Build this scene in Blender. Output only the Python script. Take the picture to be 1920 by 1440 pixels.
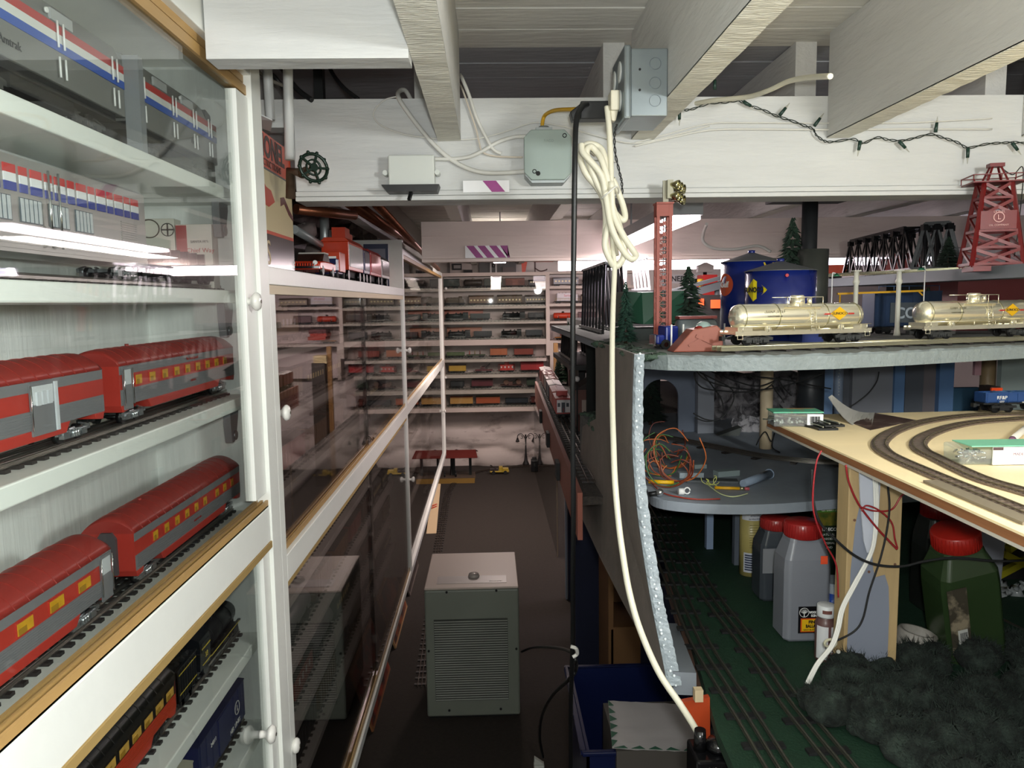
import bpy, bmesh, math, random
from mathutils import Vector, Matrix
random.seed(7)
R = math.radians
C = bpy.context.scene.collection
for _o in list(bpy.data.objects):
    bpy.data.objects.remove(_o)
sc = bpy.context.scene

# ---------------------------------------------------------------- camera
FPX = 1441.0
CAM = Vector((0, 0, 1.6))
YAW, PITCH, ROLL = -0.027510072, -0.105485963, R(0.8)
_f = Vector((-math.sin(YAW) * math.cos(PITCH), math.cos(YAW) * math.cos(PITCH), math.sin(PITCH)))
_r = Vector((math.cos(YAW), math.sin(YAW), 0))
_u = _r.cross(_f)
RT = math.cos(ROLL) * _r - math.sin(ROLL) * _u
UP = math.sin(ROLL) * _r + math.cos(ROLL) * _u
FW = _f
cd = bpy.data.cameras.new('camera')
cd.sensor_width = 36
cd.sensor_fit = 'HORIZONTAL'
cd.lens = FPX / 1920 * 36
cd.clip_start = 0.02
cd.clip_end = 60
cam = bpy.data.objects.new('camera', cd)
C.objects.link(cam)
cam.matrix_world = Matrix(((RT.x, UP.x, -FW.x, CAM.x), (RT.y, UP.y, -FW.y, CAM.y), (RT.z, UP.z, -FW.z, CAM.z), (0, 0, 0, 1)))
sc.camera = cam

# ---------------------------------------------------------------- colour management, world, lights
sc.view_settings.view_transform = 'Standard'
sc.view_settings.look = 'None'
sc.view_settings.gamma = 1
sc.view_settings.use_curve_mapping = False
sc.view_settings.exposure = 0.0
w = bpy.data.worlds.new('world')
sc.world = w
w.use_nodes = True
w.node_tree.nodes['Background'].inputs[0].default_value = (0.9, 0.93, 1.0, 1)
w.node_tree.nodes['Background'].inputs[1].default_value = 0.03

def lamp(name, kind, loc, energy, col=(1, 1, 1), aim=None, **kw):
    l = bpy.data.lights.new(name, kind)
    l.energy = energy
    l.color = col
    for k, v in kw.items():
        setattr(l, k, v)
    o = bpy.data.objects.new(name, l)
    o.location = loc
    if aim is not None:
        o.rotation_euler = (Vector(aim) - Vector(loc)).to_track_quat('-Z', 'Y').to_euler()
    C.objects.link(o)
    return o
# the photographer's flash, just above the lens
lamp('camera_flash', 'POINT', (0.02, -0.02, 1.64), 35, (0.97, 1.0, 0.98), shadow_soft_size=0.02)
# bare ceiling tubes of the room behind the photographer, to the right
lamp('ceiling_tube_light', 'POINT', (0.90, 0.15, 1.835), 46, (0.98, 1.0, 0.975), shadow_soft_size=0.08)
# fluorescent fixtures in the rear half of the basement
lamp('fixture_light', 'AREA', (0.585, 2.9, 1.815), 20, (1.0, 0.86, 0.83), aim=(0.585, 2.9, 0), shape='RECTANGLE', size=0.12, size_y=1.1)
lamp('aisle_fixture_light', 'AREA', (0.08, 5.25, 1.87), 30, (1.0, 0.83, 0.72), aim=(0.08, 5.6, 0), shape='RECTANGLE', size=0.12, size_y=1.1)
lamp('wall_fixture_light', 'AREA', (1.08, 5.62, 1.80), 13, (1.0, 0.86, 0.83), aim=(0.3, 7.2, 0.7), shape='RECTANGLE', size=1.2, size_y=0.1)
lamp('bridge_fixture_light', 'AREA', (2.75, 4.9, 1.86), 30, (0.95, 0.84, 1.0), aim=(2.6, 3.8, 0.9), shape='RECTANGLE', size=1.2, size_y=0.12)

# ---------------------------------------------------------------- pixel rays (photo frame 1920 x 1440) meeting a plane at a real distance
def ray(px, py):
    return FW + RT * ((px - 960) / FPX) - UP * ((py - 720) / FPX)
def _on(ax, v, px, py):
    d = ray(px, py)
    return CAM + d * ((v - CAM[ax]) / d[ax])
def onX(px, py, v): return _on(0, v, px, py)
def onY(px, py, v): return _on(1, v, px, py)
def onZ(px, py, v): return _on(2, v, px, py)

# ---------------------------------------------------------------- materials
def lin(c):
    if isinstance(c, str):
        c = tuple(int(c[i:i + 2], 16) / 255 for i in (0, 2, 4))
    return tuple(x / 12.92 if x <= 0.04045 else ((x + 0.055) / 1.055) ** 2.4 for x in c)
MATS = {}
def mat(name, col='808080', rough=0.5, metal=0.0, var=0.0, vs=8.0, bump=0.0, bs=40.0, st=(1, 1, 1), col2=None, cut=None, emit=None, estr=0, spec=0.5, coat=0):
    if name in MATS:
        return MATS[name]
    m = bpy.data.materials.new(name)
    m.use_nodes = True
    nt = m.node_tree
    b = nt.nodes['Principled BSDF']
    c = lin(col)
    b.inputs['Base Color'].default_value = (*c, 1)
    b.inputs['Roughness'].default_value = rough
    b.inputs['Metallic'].default_value = metal
    b.inputs['Specular IOR Level'].default_value = spec
    if coat:
        b.inputs['Coat Weight'].default_value = coat
        b.inputs['Coat Roughness'].default_value = 0.08
    if emit:
        b.inputs['Emission Color'].default_value = (*lin(emit), 1)
        b.inputs['Emission Strength'].default_value = estr
    m.diffuse_color = (*c, 1)
    if var or bump or col2:
        tc = nt.nodes.new('ShaderNodeTexCoord')
        mp = nt.nodes.new('ShaderNodeMapping')
        mp.inputs['Scale'].default_value = st
        nt.links.new(tc.outputs['Object'], mp.inputs[0])
    if var or col2:
        n = nt.nodes.new('ShaderNodeTexNoise')
        n.inputs['Scale'].default_value = vs
        n.inputs['Detail'].default_value = 6
        n.inputs['Roughness'].default_value = 0.6
        nt.links.new(mp.outputs[0], n.inputs['Vector'])
        cr = nt.nodes.new('ShaderNodeValToRGB')
        if col2:
            a, e = lin(col), lin(col2)
            lo, hi = cut if cut else (0.35, 0.65)
        else:
            a = tuple(x * (1 - var) for x in c)
            e = tuple(min(1, x * (1 + var)) for x in c)
            lo, hi = 0.3, 0.7
        cr.color_ramp.elements[0].position = lo
        cr.color_ramp.elements[1].position = hi
        cr.color_ramp.elements[0].color = (*a, 1)
        cr.color_ramp.elements[1].color = (*e, 1)
        nt.links.new(n.outputs['Fac'], cr.inputs[0])
        nt.links.new(cr.outputs[0], b.inputs['Base Color'])
    if bump:
        n2 = nt.nodes.new('ShaderNodeTexNoise')
        n2.inputs['Scale'].default_value = bs
        n2.inputs['Detail'].default_value = 5
        nt.links.new(mp.outputs[0], n2.inputs['Vector'])
        bp = nt.nodes.new('ShaderNodeBump')
        bp.inputs['Strength'].default_value = bump
        bp.inputs['Distance'].default_value = 0.004
        nt.links.new(n2.outputs['Fac'], bp.inputs['Height'])
        nt.links.new(bp.outputs[0], b.inputs['Normal'])
    MATS[name] = m
    return m
def glassmat(name, tint=(0.93, 0.95, 0.93), base=0.05, rough=0.02, haze=0.0, gain=0.9):
    if name in MATS:
        return MATS[name]
    m = bpy.data.materials.new(name)
    m.use_nodes = True
    nt = m.node_tree
    nt.nodes.clear()
    out = nt.nodes.new('ShaderNodeOutputMaterial')
    tr = nt.nodes.new('ShaderNodeBsdfTransparent')
    tr.inputs[0].default_value = (*tint, 1)
    gl = nt.nodes.new('ShaderNodeBsdfGlossy')
    gl.inputs['Roughness'].default_value = rough
    lw = nt.nodes.new('ShaderNodeLayerWeight')
    lw.inputs['Blend'].default_value = 0.5
    pw = nt.nodes.new('ShaderNodeMath')
    pw.operation = 'POWER'
    pw.inputs[1].default_value = 4.0
    nt.links.new(lw.outputs['Facing'], pw.inputs[0])
    mu = nt.nodes.new('ShaderNodeMath')
    mu.operation = 'MULTIPLY_ADD'
    mu.inputs[1].default_value = gain
    mu.inputs[2].default_value = base
    mu.use_clamp = True
    nt.links.new(pw.outputs[0], mu.inputs[0])
    mx = nt.nodes.new('ShaderNodeMixShader')
    nt.links.new(mu.outputs[0], mx.inputs[0])
    last = tr
    if haze:
        df = nt.nodes.new('ShaderNodeBsdfDiffuse')
        df.inputs[0].default_value = (0.8, 0.8, 0.8, 1)
        m2 = nt.nodes.new('ShaderNodeMixShader')
        m2.inputs[0].default_value = haze
        nt.links.new(tr.outputs[0], m2.inputs[1])
        nt.links.new(df.outputs[0], m2.inputs[2])
        last = m2
    nt.links.new(last.outputs[0], mx.inputs[1])
    nt.links.new(gl.outputs[0], mx.inputs[2])
    nt.links.new(mx.outputs[0], out.inputs[0])
    MATS[name] = m
    return m
W_PAINT = mat('white_paint', 'dcdfdd', 0.45, var=0.05, vs=3, bump=0.35, bs=60, st=(1, 1, 1))
W_WOOD = mat('white_painted_beam', 'cfd0ce', 0.6, var=0.07, vs=5, bump=0.8, bs=30, st=(.35, 1, 2))
W_JOIST = mat('white_painted_joist', 'cbcac6', 0.65, var=0.08, vs=5, bump=0.8, bs=40, st=(1.6, .35, 1.6))
W_ROUGH = mat('rough_sawn_lit_edge', 'e2e0d4', 0.7, var=0.10, vs=30, bump=1.0, bs=70, st=(.6, 3, 1))  # rough-sawn edge, paler than the sides: bounced light put into its colour
PLANK = mat('white_plank_ceiling', 'd6d4cc', 0.7, var=0.09, vs=5, bump=0.8, bs=25, st=(.4, 2, 1))
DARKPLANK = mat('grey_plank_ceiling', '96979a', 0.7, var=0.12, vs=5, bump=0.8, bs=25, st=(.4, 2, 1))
W_CAB = mat('white_cabinet_paint', 'eceee8', 0.35, var=0.03, vs=4, bump=0.15, bs=50)
W_STREAK = mat('streaky_white_paint', 'eceeea', 0.4, var=0.10, vs=14, bump=0.3, bs=40, st=(3, 3, .25))
OCHRE = mat('varnished_wood_strip', 'b08d58', 0.45, var=0.15, vs=20, st=(1, .1, 1))
OCHRE2 = mat('raw_edge_wood', 'a58a55', 0.6, var=0.15, vs=20, st=(1, .1, 1))
BLACK = mat('black_plastic', '151617', 0.4)
MBLACK = mat('matt_black', '101112', 0.7)
TIE = mat('tie_dark_brown', '2b2624', 0.6)
STEEL = mat('steel_rail', '8d8881', 0.3, 0.9)
CHROME = mat('chrome', 'd8dadb', 0.12, 1.0)
GLASS = glassmat('cabinet_glass', (0.93, 0.95, 0.94), 0.02)
GLASS2 = glassmat('dim_cabinet_glass', (0.88, 0.86, 0.85), 0.05, 0.01)
CLEAR = glassmat('clear_plastic', (0.9, 0.95, 0.93), 0.06, 0.1, 0.12)
PORC = mat('white_porcelain', 'eceae4', 0.1, coat=.5)
WIRE_W = mat('white_cable', 'dad9d2', 0.45)
WIRE_C = mat('cream_cable', 'd8d4c0', 0.4)
WIRE_Y = mat('yellow_cable', 'c79a1e', 0.45)
RED = mat('red', 'b3201c', 0.4)
WHITE = mat('white', 'e8e8e6', 0.5)
BLUE = mat('blue', '1a2f86', 0.4)
YEL = mat('yellow', 'd9b21c', 0.5)
GREY = mat('grey', '84878a', 0.5)

# ---------------------------------------------------------------- mesh builder
WM = {}
KIDS = {}
def reg(parent, o):
    KIDS.setdefault(parent.name, []).append(o)
class MB:
    def __init__(s):
        s.v = []; s.f = []; s.mi = []; s.sm = []
    def add(s, vs, fs, mi=0, smooth=False):
        k = len(s.v)
        s.v += [Vector(v) for v in vs]
        for f in fs:
            s.f.append([i + k for i in f]); s.mi.append(mi); s.sm.append(smooth)
        return s
    def box(s, x0, x1, y0, y1, z0, z1, mi=0):
        x0, x1 = min(x0, x1), max(x0, x1); y0, y1 = min(y0, y1), max(y0, y1); z0, z1 = min(z0, z1), max(z0, z1)
        return s.add([(x0, y0, z0), (x1, y0, z0), (x1, y1, z0), (x0, y1, z0), (x0, y0, z1), (x1, y0, z1), (x1, y1, z1), (x0, y1, z1)],
                     [(0, 3, 2, 1), (4, 5, 6, 7), (0, 1, 5, 4), (1, 2, 6, 5), (2, 3, 7, 6), (3, 0, 4, 7)], mi)
    def cbox(s, c, d, mi=0):
        return s.box(c[0] - d[0] / 2, c[0] + d[0] / 2, c[1] - d[1] / 2, c[1] + d[1] / 2, c[2] - d[2] / 2, c[2] + d[2] / 2, mi)
    def bar(s, p, q, wx, wz, mi=0, up=(0, 0, 1)):
        p, q = Vector(p), Vector(q); d = (q - p).normalized(); u = Vector(up)
        a = d.cross(u)
        if a.length < 1e-4: a = d.cross(Vector((0, 1, 0)))
        a.normalize(); b = a.cross(d).normalized()
        vs = [o + a * (i * wx / 2) + b * (j * wz / 2) for o in (p, q) for i, j in ((-1, -1), (1, -1), (1, 1), (-1, 1))]
        return s.add(vs, [(0, 1, 2, 3), (7, 6, 5, 4), (0, 4, 5, 1), (1, 5, 6, 2), (2, 6, 7, 3), (3, 7, 4, 0)], mi)
    def cyl(s, p, q, r, r2=None, n=14, mi=0, caps=True, smooth=True):
        r2 = r if r2 is None else r2
        p, q = Vector(p), Vector(q); d = (q - p).normalized()
        a = d.orthogonal().normalized(); b = d.cross(a)
        vs = []
        for o, rr in ((p, r), (q, r2)):
            for i in range(n):
                t = 2 * math.pi * i / n
                vs.append(o + a * (rr * math.cos(t)) + b * (rr * math.sin(t)))
        s.add(vs, [(i, (i + 1) % n, n + (i + 1) % n, n + i) for i in range(n)], mi, smooth)
        if caps:
            s.add(vs, [tuple(range(n))[::-1], tuple(range(n, 2 * n))], mi)
        return s
    def tube(s, pts, r, n=8, mi=0, caps=True):
        pts = [Vector(p) for p in pts]
        prev = None; vs = []
        for i, p in enumerate(pts):
            d = (pts[min(i + 1, len(pts) - 1)] - pts[max(i - 1, 0)])
            if d.length < 1e-9: d = Vector((0, 0, 1))
            d.normalize()
            if prev is None: a = d.orthogonal().normalized()
            else:
                a = prev - d * prev.dot(d)
                a = a.normalized() if a.length > 1e-6 else d.orthogonal().normalized()
            prev = a; b = d.cross(a)
            rr = r[i] if isinstance(r, (list, tuple)) else r
            for k in range(n):
                t = 2 * math.pi * k / n
                vs.append(p + a * (rr * math.cos(t)) + b * (rr * math.sin(t)))
        fs = []
        for i in range(len(pts) - 1):
            for k in range(n):
                fs.append((i * n + k, i * n + (k + 1) % n, (i + 1) * n + (k + 1) % n, (i + 1) * n + k))
        s.add(vs, fs, mi, True)
        if caps:
            m = (len(pts) - 1) * n
            s.add(vs, [tuple(range(n))[::-1], tuple(range(m, m + n))], mi)
        return s
    def prism(s, poly, ax, a, b, mi=0, smooth=False):
        n = len(poly); vs = []
        for t in (a, b):
            for u, v in poly:
                vs.append({'x': (t, u, v), 'y': (u, t, v), 'z': (u, v, t)}[ax])
        s.add(vs, [(i, (i + 1) % n, n + (i + 1) % n, n + i) for i in range(n)], mi, smooth)
        s.add(vs, [tuple(range(n))[::-1], tuple(range(n, 2 * n))], mi)
        return s
    def lathe(s, prof, c=(0, 0, 0), n=20, mi=0, axis='z', smooth=True):
        vs = []; c = Vector(c); prof = list(prof)
        if len(prof) == 4 and min(p[0] for p in prof) > 0: prof.append(prof[0])
        ring = prof[0] == prof[-1]
        for r_, h in prof:
            for k in range(n):
                t = 2 * math.pi * k / n; x, y = r_ * math.cos(t), r_ * math.sin(t)
                vs.append(c + Vector({'z': (x, y, h), 'x': (h, x, y), 'y': (x, h, y)}[axis]))
        fs = [(i * n + k, i * n + (k + 1) % n, (i + 1) * n + (k + 1) % n, (i + 1) * n + k) for i in range(len(prof) - 1) for k in range(n)]
        s.add(vs, fs, mi, smooth)
        if prof[0][0] > 1e-5 and not ring: s.add(vs, [tuple(range(n))[::-1]], mi)
        m = (len(prof) - 1) * n
        if prof[-1][0] > 1e-5 and not ring: s.add(vs, [tuple(range(m, m + n))], mi)
        return s
    def sph(s, c, r, n=12, mi=0, sz=1.0, top=1.0, bot=-1.0):
        pr = []
        k = max(4, n // 2)
        for i in range(k + 1):
            t = math.asin(bot) + (math.asin(top) - math.asin(bot)) * i / k
            pr.append((max(r * math.cos(t), 0.0), r * sz * math.sin(t)))
        return s.lathe(pr, c, n, mi)
    def T(s, M):
        s.v = [M @ v for v in s.v]; return s
    def jit(s, a):
        s.v = [v + Vector((random.uniform(-a, a), random.uniform(-a, a), random.uniform(-a, a))) for v in s.v]; return s
    def join(s, o, mi=None):
        k = len(s.v); s.v += o.v
        for f, m, q in zip(o.f, o.mi, o.sm):
            s.f.append([i + k for i in f]); s.mi.append(m if mi is None else mi); s.sm.append(q)
        return s
    def build(s, name, mats, parent=None, local=False, bevel=0.0, seg=2, weld=False):
        me = bpy.data.meshes.new(name)
        vs = s.v; loc = Vector((0, 0, 0))
        if parent is None:
            lo = Vector((min(v.x for v in vs), min(v.y for v in vs), min(v.z for v in vs)))
            hi = Vector((max(v.x for v in vs), max(v.y for v in vs), max(v.z for v in vs)))
            loc = Vector(((lo.x + hi.x) / 2, (lo.y + hi.y) / 2, lo.z))
            vs = [v - loc for v in vs]
        elif not local:
            Mi = WM[parent.name].inverted()
            vs = [Mi @ v for v in vs]
        me.from_pydata([tuple(v) for v in vs], [], s.f)
        if not isinstance(mats, (list, tuple)): mats = [mats]
        for m in mats: me.materials.append(m)
        for p, mi, q in zip(me.polygons, s.mi, s.sm):
            p.material_index = min(mi, len(mats) - 1); p.use_smooth = q
        me.validate()
        bm = bmesh.new(); bm.from_mesh(me)
        bmesh.ops.remove_doubles(bm, verts=bm.verts, dist=1e-6)
        bmesh.ops.recalc_face_normals(bm, faces=bm.faces)
        bm.to_mesh(me); bm.free()
        o = bpy.data.objects.new(name, me)
        C.objects.link(o)
        o.location = loc
        if parent is not None:
            o.parent = parent; WM[o.name] = WM[parent.name]; reg(parent, o)
        else:
            WM[o.name] = Matrix.Translation(loc)
        if bevel:
            b = o.modifiers.new('bevel', 'BEVEL'); b.width = bevel; b.segments = seg; b.limit_method = 'ANGLE'; b.angle_limit = R(40)
        return o
def tag(o, label, cat, group=None):
    o['label'] = label; o['category'] = cat
    if group: o['group'] = group
    return o
def struct(o):
    o['kind'] = 'structure'; return o
def stuff(o):
    o['kind'] = 'stuff'; return o
def thing(name, label, cat, loc=(0, 0, 0), rz=0.0, group=None, M=None):
    o = bpy.data.objects.new(name, None); C.objects.link(o)
    o.empty_display_size = 0.05
    if M is None:
        o.location = loc; o.rotation_euler = (0, 0, rz)
        M = Matrix.Translation(Vector(loc)) @ Matrix.Rotation(rz, 4, 'Z')
    else:
        o.matrix_world = M
    WM[o.name] = M
    return tag(o, label, cat, group)
def copy_tree(o, parent=None, depth=9):
    c = o.copy(); C.objects.link(c)
    if parent is not None:
        c.parent = parent; reg(parent, c)
    if depth:
        for ch in KIDS.get(o.name, []):
            copy_tree(ch, c, depth - 1)
    return c
def dup(o, loc, rz, label, group=None):
    c = copy_tree(o); c.location = loc; c.rotation_euler = (0, 0, rz); c['label'] = label
    if group: c['group'] = group
    elif 'group' in c: del c['group']
    WM[c.name] = Matrix.Translation(Vector(loc)) @ Matrix.Rotation(rz, 4, 'Z')
    return c
def smoothpts(P, n=8):
    P = [Vector(p) for p in P]
    out = []
    for i in range(len(P) - 1):
        p0 = P[max(i - 1, 0)]; p1 = P[i]; p2 = P[i + 1]; p3 = P[min(i + 2, len(P) - 1)]
        for k in range(n):
            t = k / n
            out.append(0.5 * ((2 * p1) + (p2 - p0) * t + (2 * p0 - 5 * p1 + 4 * p2 - p3) * t * t + (3 * p1 - p0 - 3 * p2 + p3) * t ** 3))
    out.append(P[-1])
    return out
def text(body, size, m, parent, o, xd=(1, 0, 0), yd=(0, 0, 1), name='lettering', ext=0.0003, align='CENTER', world=True, sx=1.0, bold=0.0):
    cu = bpy.data.curves.new('t', 'FONT')
    cu.body = body; cu.size = size; cu.extrude = ext; cu.align_x = align; cu.align_y = 'CENTER'; cu.resolution_u = 3
    cu.offset = bold
    t = bpy.data.objects.new('t', cu); C.objects.link(t)
    dg = bpy.context.evaluated_depsgraph_get()
    me = bpy.data.meshes.new_from_object(t.evaluated_get(dg))
    bpy.data.objects.remove(t)
    X = Vector(xd).normalized(); Yv = Vector(yd).normalized(); Z = X.cross(Yv)
    M = Matrix(((X.x, Yv.x, Z.x, o[0]), (X.y, Yv.y, Z.y, o[1]), (X.z, Yv.z, Z.z, o[2]), (0, 0, 0, 1))) @ Matrix.Diagonal((sx, 1, 1, 1))
    if world and parent is not None: M = WM[parent.name].inverted() @ M
    me.transform(M)
    me.materials.clear(); me.materials.append(m)
    ob = bpy.data.objects.new(name, me); C.objects.link(ob)
    if parent is not None:
        ob.parent = parent; WM[ob.name] = WM[parent.name]; reg(parent, ob)
    return ob
def wire(name, pts, r, m, label=None, cat='cable', group=None, parent=None, n=8, sn=8, smooth=True):
    o = MB().tube(smoothpts(pts, sn) if smooth else pts, r, n).build(name, m, parent)
    if label: tag(o, label, cat, group)
    return o

# ================================================================ room shell
FLOORM = mat('dark_carpet_floor', '2f2822', 1.0, var=0.16, vs=60, bump=0.5, bs=300)
MB().box(-1.0, 4.4, -1.4, 7.6, -0.05, 0).build('floor', FLOORM)
struct(bpy.data.objects['floor'])
STONE = mat('painted_rubble_wall', '8d8079', 0.75, col2='cbbfb8', vs=5, cut=(.33, .45), bump=1.0, bs=9, st=(.7, 1, 1.8))
WALLP = mat('pinkish_white_wall', 'cfc8c4', 0.8, var=0.05, vs=3, bump=0.3, bs=30)
# rubble wall at the far end: a displaced grid of rounded stones
_b = MB(); nx, nz = 90, 44
random.seed(3)
_st = [(random.uniform(-1, 2.6), random.uniform(0, 1.1), random.uniform(.10, .24), random.uniform(.05, .1)) for _ in range(70)]
_vs = []
for j in range(nz + 1):
    for i in range(nx + 1):
        x = -1.0 + 3.6 * i / nx; z = 1.15 * j / nz; h = 0
        for sx, sz, ra, rz_ in _st:
            d = ((x - sx) / ra) ** 2 + ((z - sz) / rz_) ** 2
            if d < 1: h = max(h, (1 - d) ** .4 * .05 * (rz_ / .08))
        _vs.append((x, 7.5 - h - random.uniform(0, .004), z))
_b.add(_vs, [(j * (nx + 1) + i, j * (nx + 1) + i + 1, (j + 1) * (nx + 1) + i + 1, (j + 1) * (nx + 1) + i) for j in range(nz) for i in range(nx)], 0, True)
_b.box(-1.0, 4.4, 7.5, 7.6, 0, 2.3, 1)
struct(_b.build('wall_back', [STONE, WALLP]))
struct(MB().box(-1.1, -1.0, -1.4, 7.6, 0, 2.3).build('wall_left', WALLP))
struct(MB().box(4.4, 4.5, -1.4, 7.6, 0, 2.3).build('wall_right', WALLP))
struct(MB().box(-1.0, 4.4, -1.5, -1.4, 0, 2.3).build('wall_front', WALLP))
# plank ceiling: boards run across the room
_b = MB(); y = -1.4; k = 0
random.seed(5)
while y < 7.58:
    wd = 0.118
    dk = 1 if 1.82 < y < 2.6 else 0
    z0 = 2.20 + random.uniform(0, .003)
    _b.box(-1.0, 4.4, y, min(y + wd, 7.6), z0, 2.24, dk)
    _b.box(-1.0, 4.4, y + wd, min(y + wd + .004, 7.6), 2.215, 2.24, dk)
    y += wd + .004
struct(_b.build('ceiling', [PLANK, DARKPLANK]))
# near joists, their ends meet the carrying beam
jx = [-0.085, 0.356, 0.809, 1.266, 1.72, 2.17, 2.62, 3.07, 3.52, 3.97]
def joist(x, y0, y1, zb, w_=0.052):
    b = MB().box(x - w_ / 2, x + w_ / 2, y0, y1, zb + .002, 2.2, 0)
    n = int((y1 - y0) / .03)
    # rough-sawn lower edge
    vs = []
    for i in range(n + 1):
        yy = y0 + (y1 - y0) * i / n; d = random.uniform(0, .003)
        vs += [(x - w_ / 2, yy, zb + random.uniform(0, .002)), (x + w_ / 2, yy, zb + random.uniform(0, .002))]
    vs2 = [(a[0], a[1], zb + .004) for a in vs]
    m = len(vs)
    fs = [(2 * i, 2 * i + 1, 2 * i + 3, 2 * i + 2) for i in range(n)]
    fs += [(2 * i, 2 * i + 2, m + 2 * i + 2, m + 2 * i) for i in range(n)] + [(2 * i + 1, m + 2 * i + 1, m + 2 * i + 3, 2 * i + 3) for i in range(n)]
    fs += [(0, m, m + 1, 1), (m - 2, m - 1, 2 * m - 1, 2 * m - 2)]
    b.add(vs + vs2, fs, 1)
    return struct(b.build('ceiling_joist', [W_JOIST, W_ROUGH], bevel=0))
for x in jx: joist(x, -1.4, 1.798, 1.966)
for x in [-.58, -.142, .300, .755, 1.213, 1.666, 2.12, 2.57, 3.02, 3.47, 3.92]: joist(x, 1.86, 7.5, 1.965, .05)
# trimmer across the left bay
struct(MB().box(-.402, -0.1115, 1.162, 1.212, 1.955, 2.2).build('ceiling_header', W_WOOD))
# carrying beam with its plates and the blocks above it
_b = MB().box(-.436, 4.4, 1.80, 1.858, 1.858, 2.060).box(-1.0, -.436, 1.80, 1.858, 2.0, 2.06)
_b.box(-.436, 4.4, 1.793, 1.88, 1.846, 1.857).box(-.436, 4.4, 1.790, 1.89, 1.835, 1.845)
struct(_b.build('carrying_beam', W_WOOD, bevel=.0015))
struct(MB().box(-.3, 4.4, 3.5, 3.55, 1.80, 1.964).box(-.3, 4.4, 3.492, 3.56, 1.785, 1.799).box(-.3, 4.4, 3.494, 3.5, 1.90, 1.964).build('rear_carrying_beam', mat('pinkish_white_beam', 'ecdcd4', 0.6, var=.05, vs=5, bump=.5, bs=30, st=(.3, 1, 2)), bevel=.001))

# ================================================================ left display cabinets
def track_piece(name, label, p0, p1, group=None, gauge=.032, tie=.05, step=.022, hi=0.010, wd=.009, detail=True, railm=None):
    """three-rail tubular track from p0 to p1 on its ties"""
    p0, p1 = Vector(p0), Vector(p1); d = (p1 - p0); L = d.length; rz = math.atan2(d.y, d.x)
    t = thing(name, label, 'train track', tuple(p0), rz, group)
    b = MB(); n = max(1, int(L / step))
    for i in range(n):
        xx = (i + .5) * L / n
        b.box(xx - wd / 2, xx + wd / 2, -tie / 2, tie / 2, 0, .0038)
    b.build('ties', TIE, t, local=True)
    for yy in (-gauge / 2, 0, gauge / 2):
        MB().box(0, L, yy - .003, yy + .003, .0038, .0052).box(0, L, yy - .0008, yy + .0008, .0052, hi - .0022).cyl((0, yy, hi - .0013), (L, yy, hi - .0013), .0015, n=6).build('rail', railm or STEEL, t, local=True)
    return t
def knob(parent, p, s=1.0):
    x, y, z = p
    b = MB().lathe([(.0075 * s, 0), (.0065 * s, .004), (.006 * s, .010), (.012 * s, .014), (.0155 * s, .018), (.016 * s, .021), (.013 * s, .0255), (.006 * s, .0275), (0.0, .028)], (x, y, z), 20, 0, axis='x')
    k = b.build('knob', PORC, parent)
    MB().cyl((x + .0272, y, z), (x + .0284, y, z), .0032, n=8).build('screw', mat('brass_screw', '4a4436', .4, .8), k)
    return k
# ---- nearest cabinet
cab = thing('display_cabinet', 'white glass-fronted display cabinet at left with silver and red trains on its shelves', 'cabinet', (-.51, .6, .25))
MB().box(-.64, -.62, -.35, 1.44, .25, 2.05).build('back_panel', W_STREAK, cab)
MB().box(-.62, -.432, 1.418, 1.44, .25, 2.05).build('side_panel', W_STREAK, cab)
MB().box(-.62, -.432, -.35, 1.418, 2.02, 2.05).build('top_panel', W_CAB, cab)
MB().box(-.432, -.405, 1.385, 1.44, .25, 2.05).box(-.43, -.412, 1.345, 1.3848, .25, 1.165).box(-.43, -.412, 1.322, 1.3848, 1.262, 1.958).build('stile', W_CAB, cab, bevel=.001)
MB().box(-.432, -.408, -.35, 1.3848, 1.172, 1.236).build('middle_rail', W_CAB, cab, bevel=.0015)
_b = MB()
for x in (-.433, -.4235, -.414): _b.box(x, x + .004, -.35, 1.3848, 1.236, 1.248)
_b.box(-.433, -.41, -.35, 1.3848, 1.236, 1.2385)
_b.build('sliding_track', OCHRE, cab)
MB().box(-.432, -.406, -.35, 1.3848, 1.160, 1.1718).build('wood_edge', OCHRE2, cab)
MB().box(-.432, -.405, -.35, 1.3848, 1.995, 2.05).build('top_rail', W_CAB, cab, bevel=.0015)
MB().box(-.434, -.414, -.35, 1.3848, 1.962, 1.978).box(-.434, -.424, -.35, 1.3848, 1.978, 1.995).box(-.424, -.418, -.35, 1.3848, 1.983, 1.995).build('sliding_track', OCHRE, cab)
MB().box(-.432, -.405, -.35, 1.3848, .25, .31).build('bottom_rail', W_CAB, cab, bevel=.0015)
for z in (1.780, 1.606, 1.418, 1.200, .963, .788, .56):
    xf = -.445
    s_ = MB().box(-.62, xf, -.35, 1.4175, z, z + .022).build('shelf', W_CAB, cab, bevel=.002)
for z in (1.780, 1.606, 1.418):
    b = MB()
    b.prism([(1.36, z), (1.405, z), (1.405, z - .012), (1.392, z - .045), (1.378, z - .06), (1.366, z - .06), (1.36, z - .03)], 'x', -.475, -.462)
    b.cyl((-.462, 1.38, z - .048), (-.459, 1.38, z - .048), .009, n=14, mi=1)
    b.build('shelf_bracket', [GREY, mat('screw_steel', '9a9fa3', .3, .9)], cab, bevel=.001)
MB().box(-.4215, -.4185, -.35, 1.345, 1.2395, 1.9615).build('glass_pane', GLASS, cab)
MB().box(-.4215, -.4185, -.35, 1.36, .3105, 1.1595).build('glass_pane', GLASS, cab)
knob(cab, (-.4185, 1.335, 1.608))
knob(cab, (-.4185, 1.30, .846))
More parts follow.
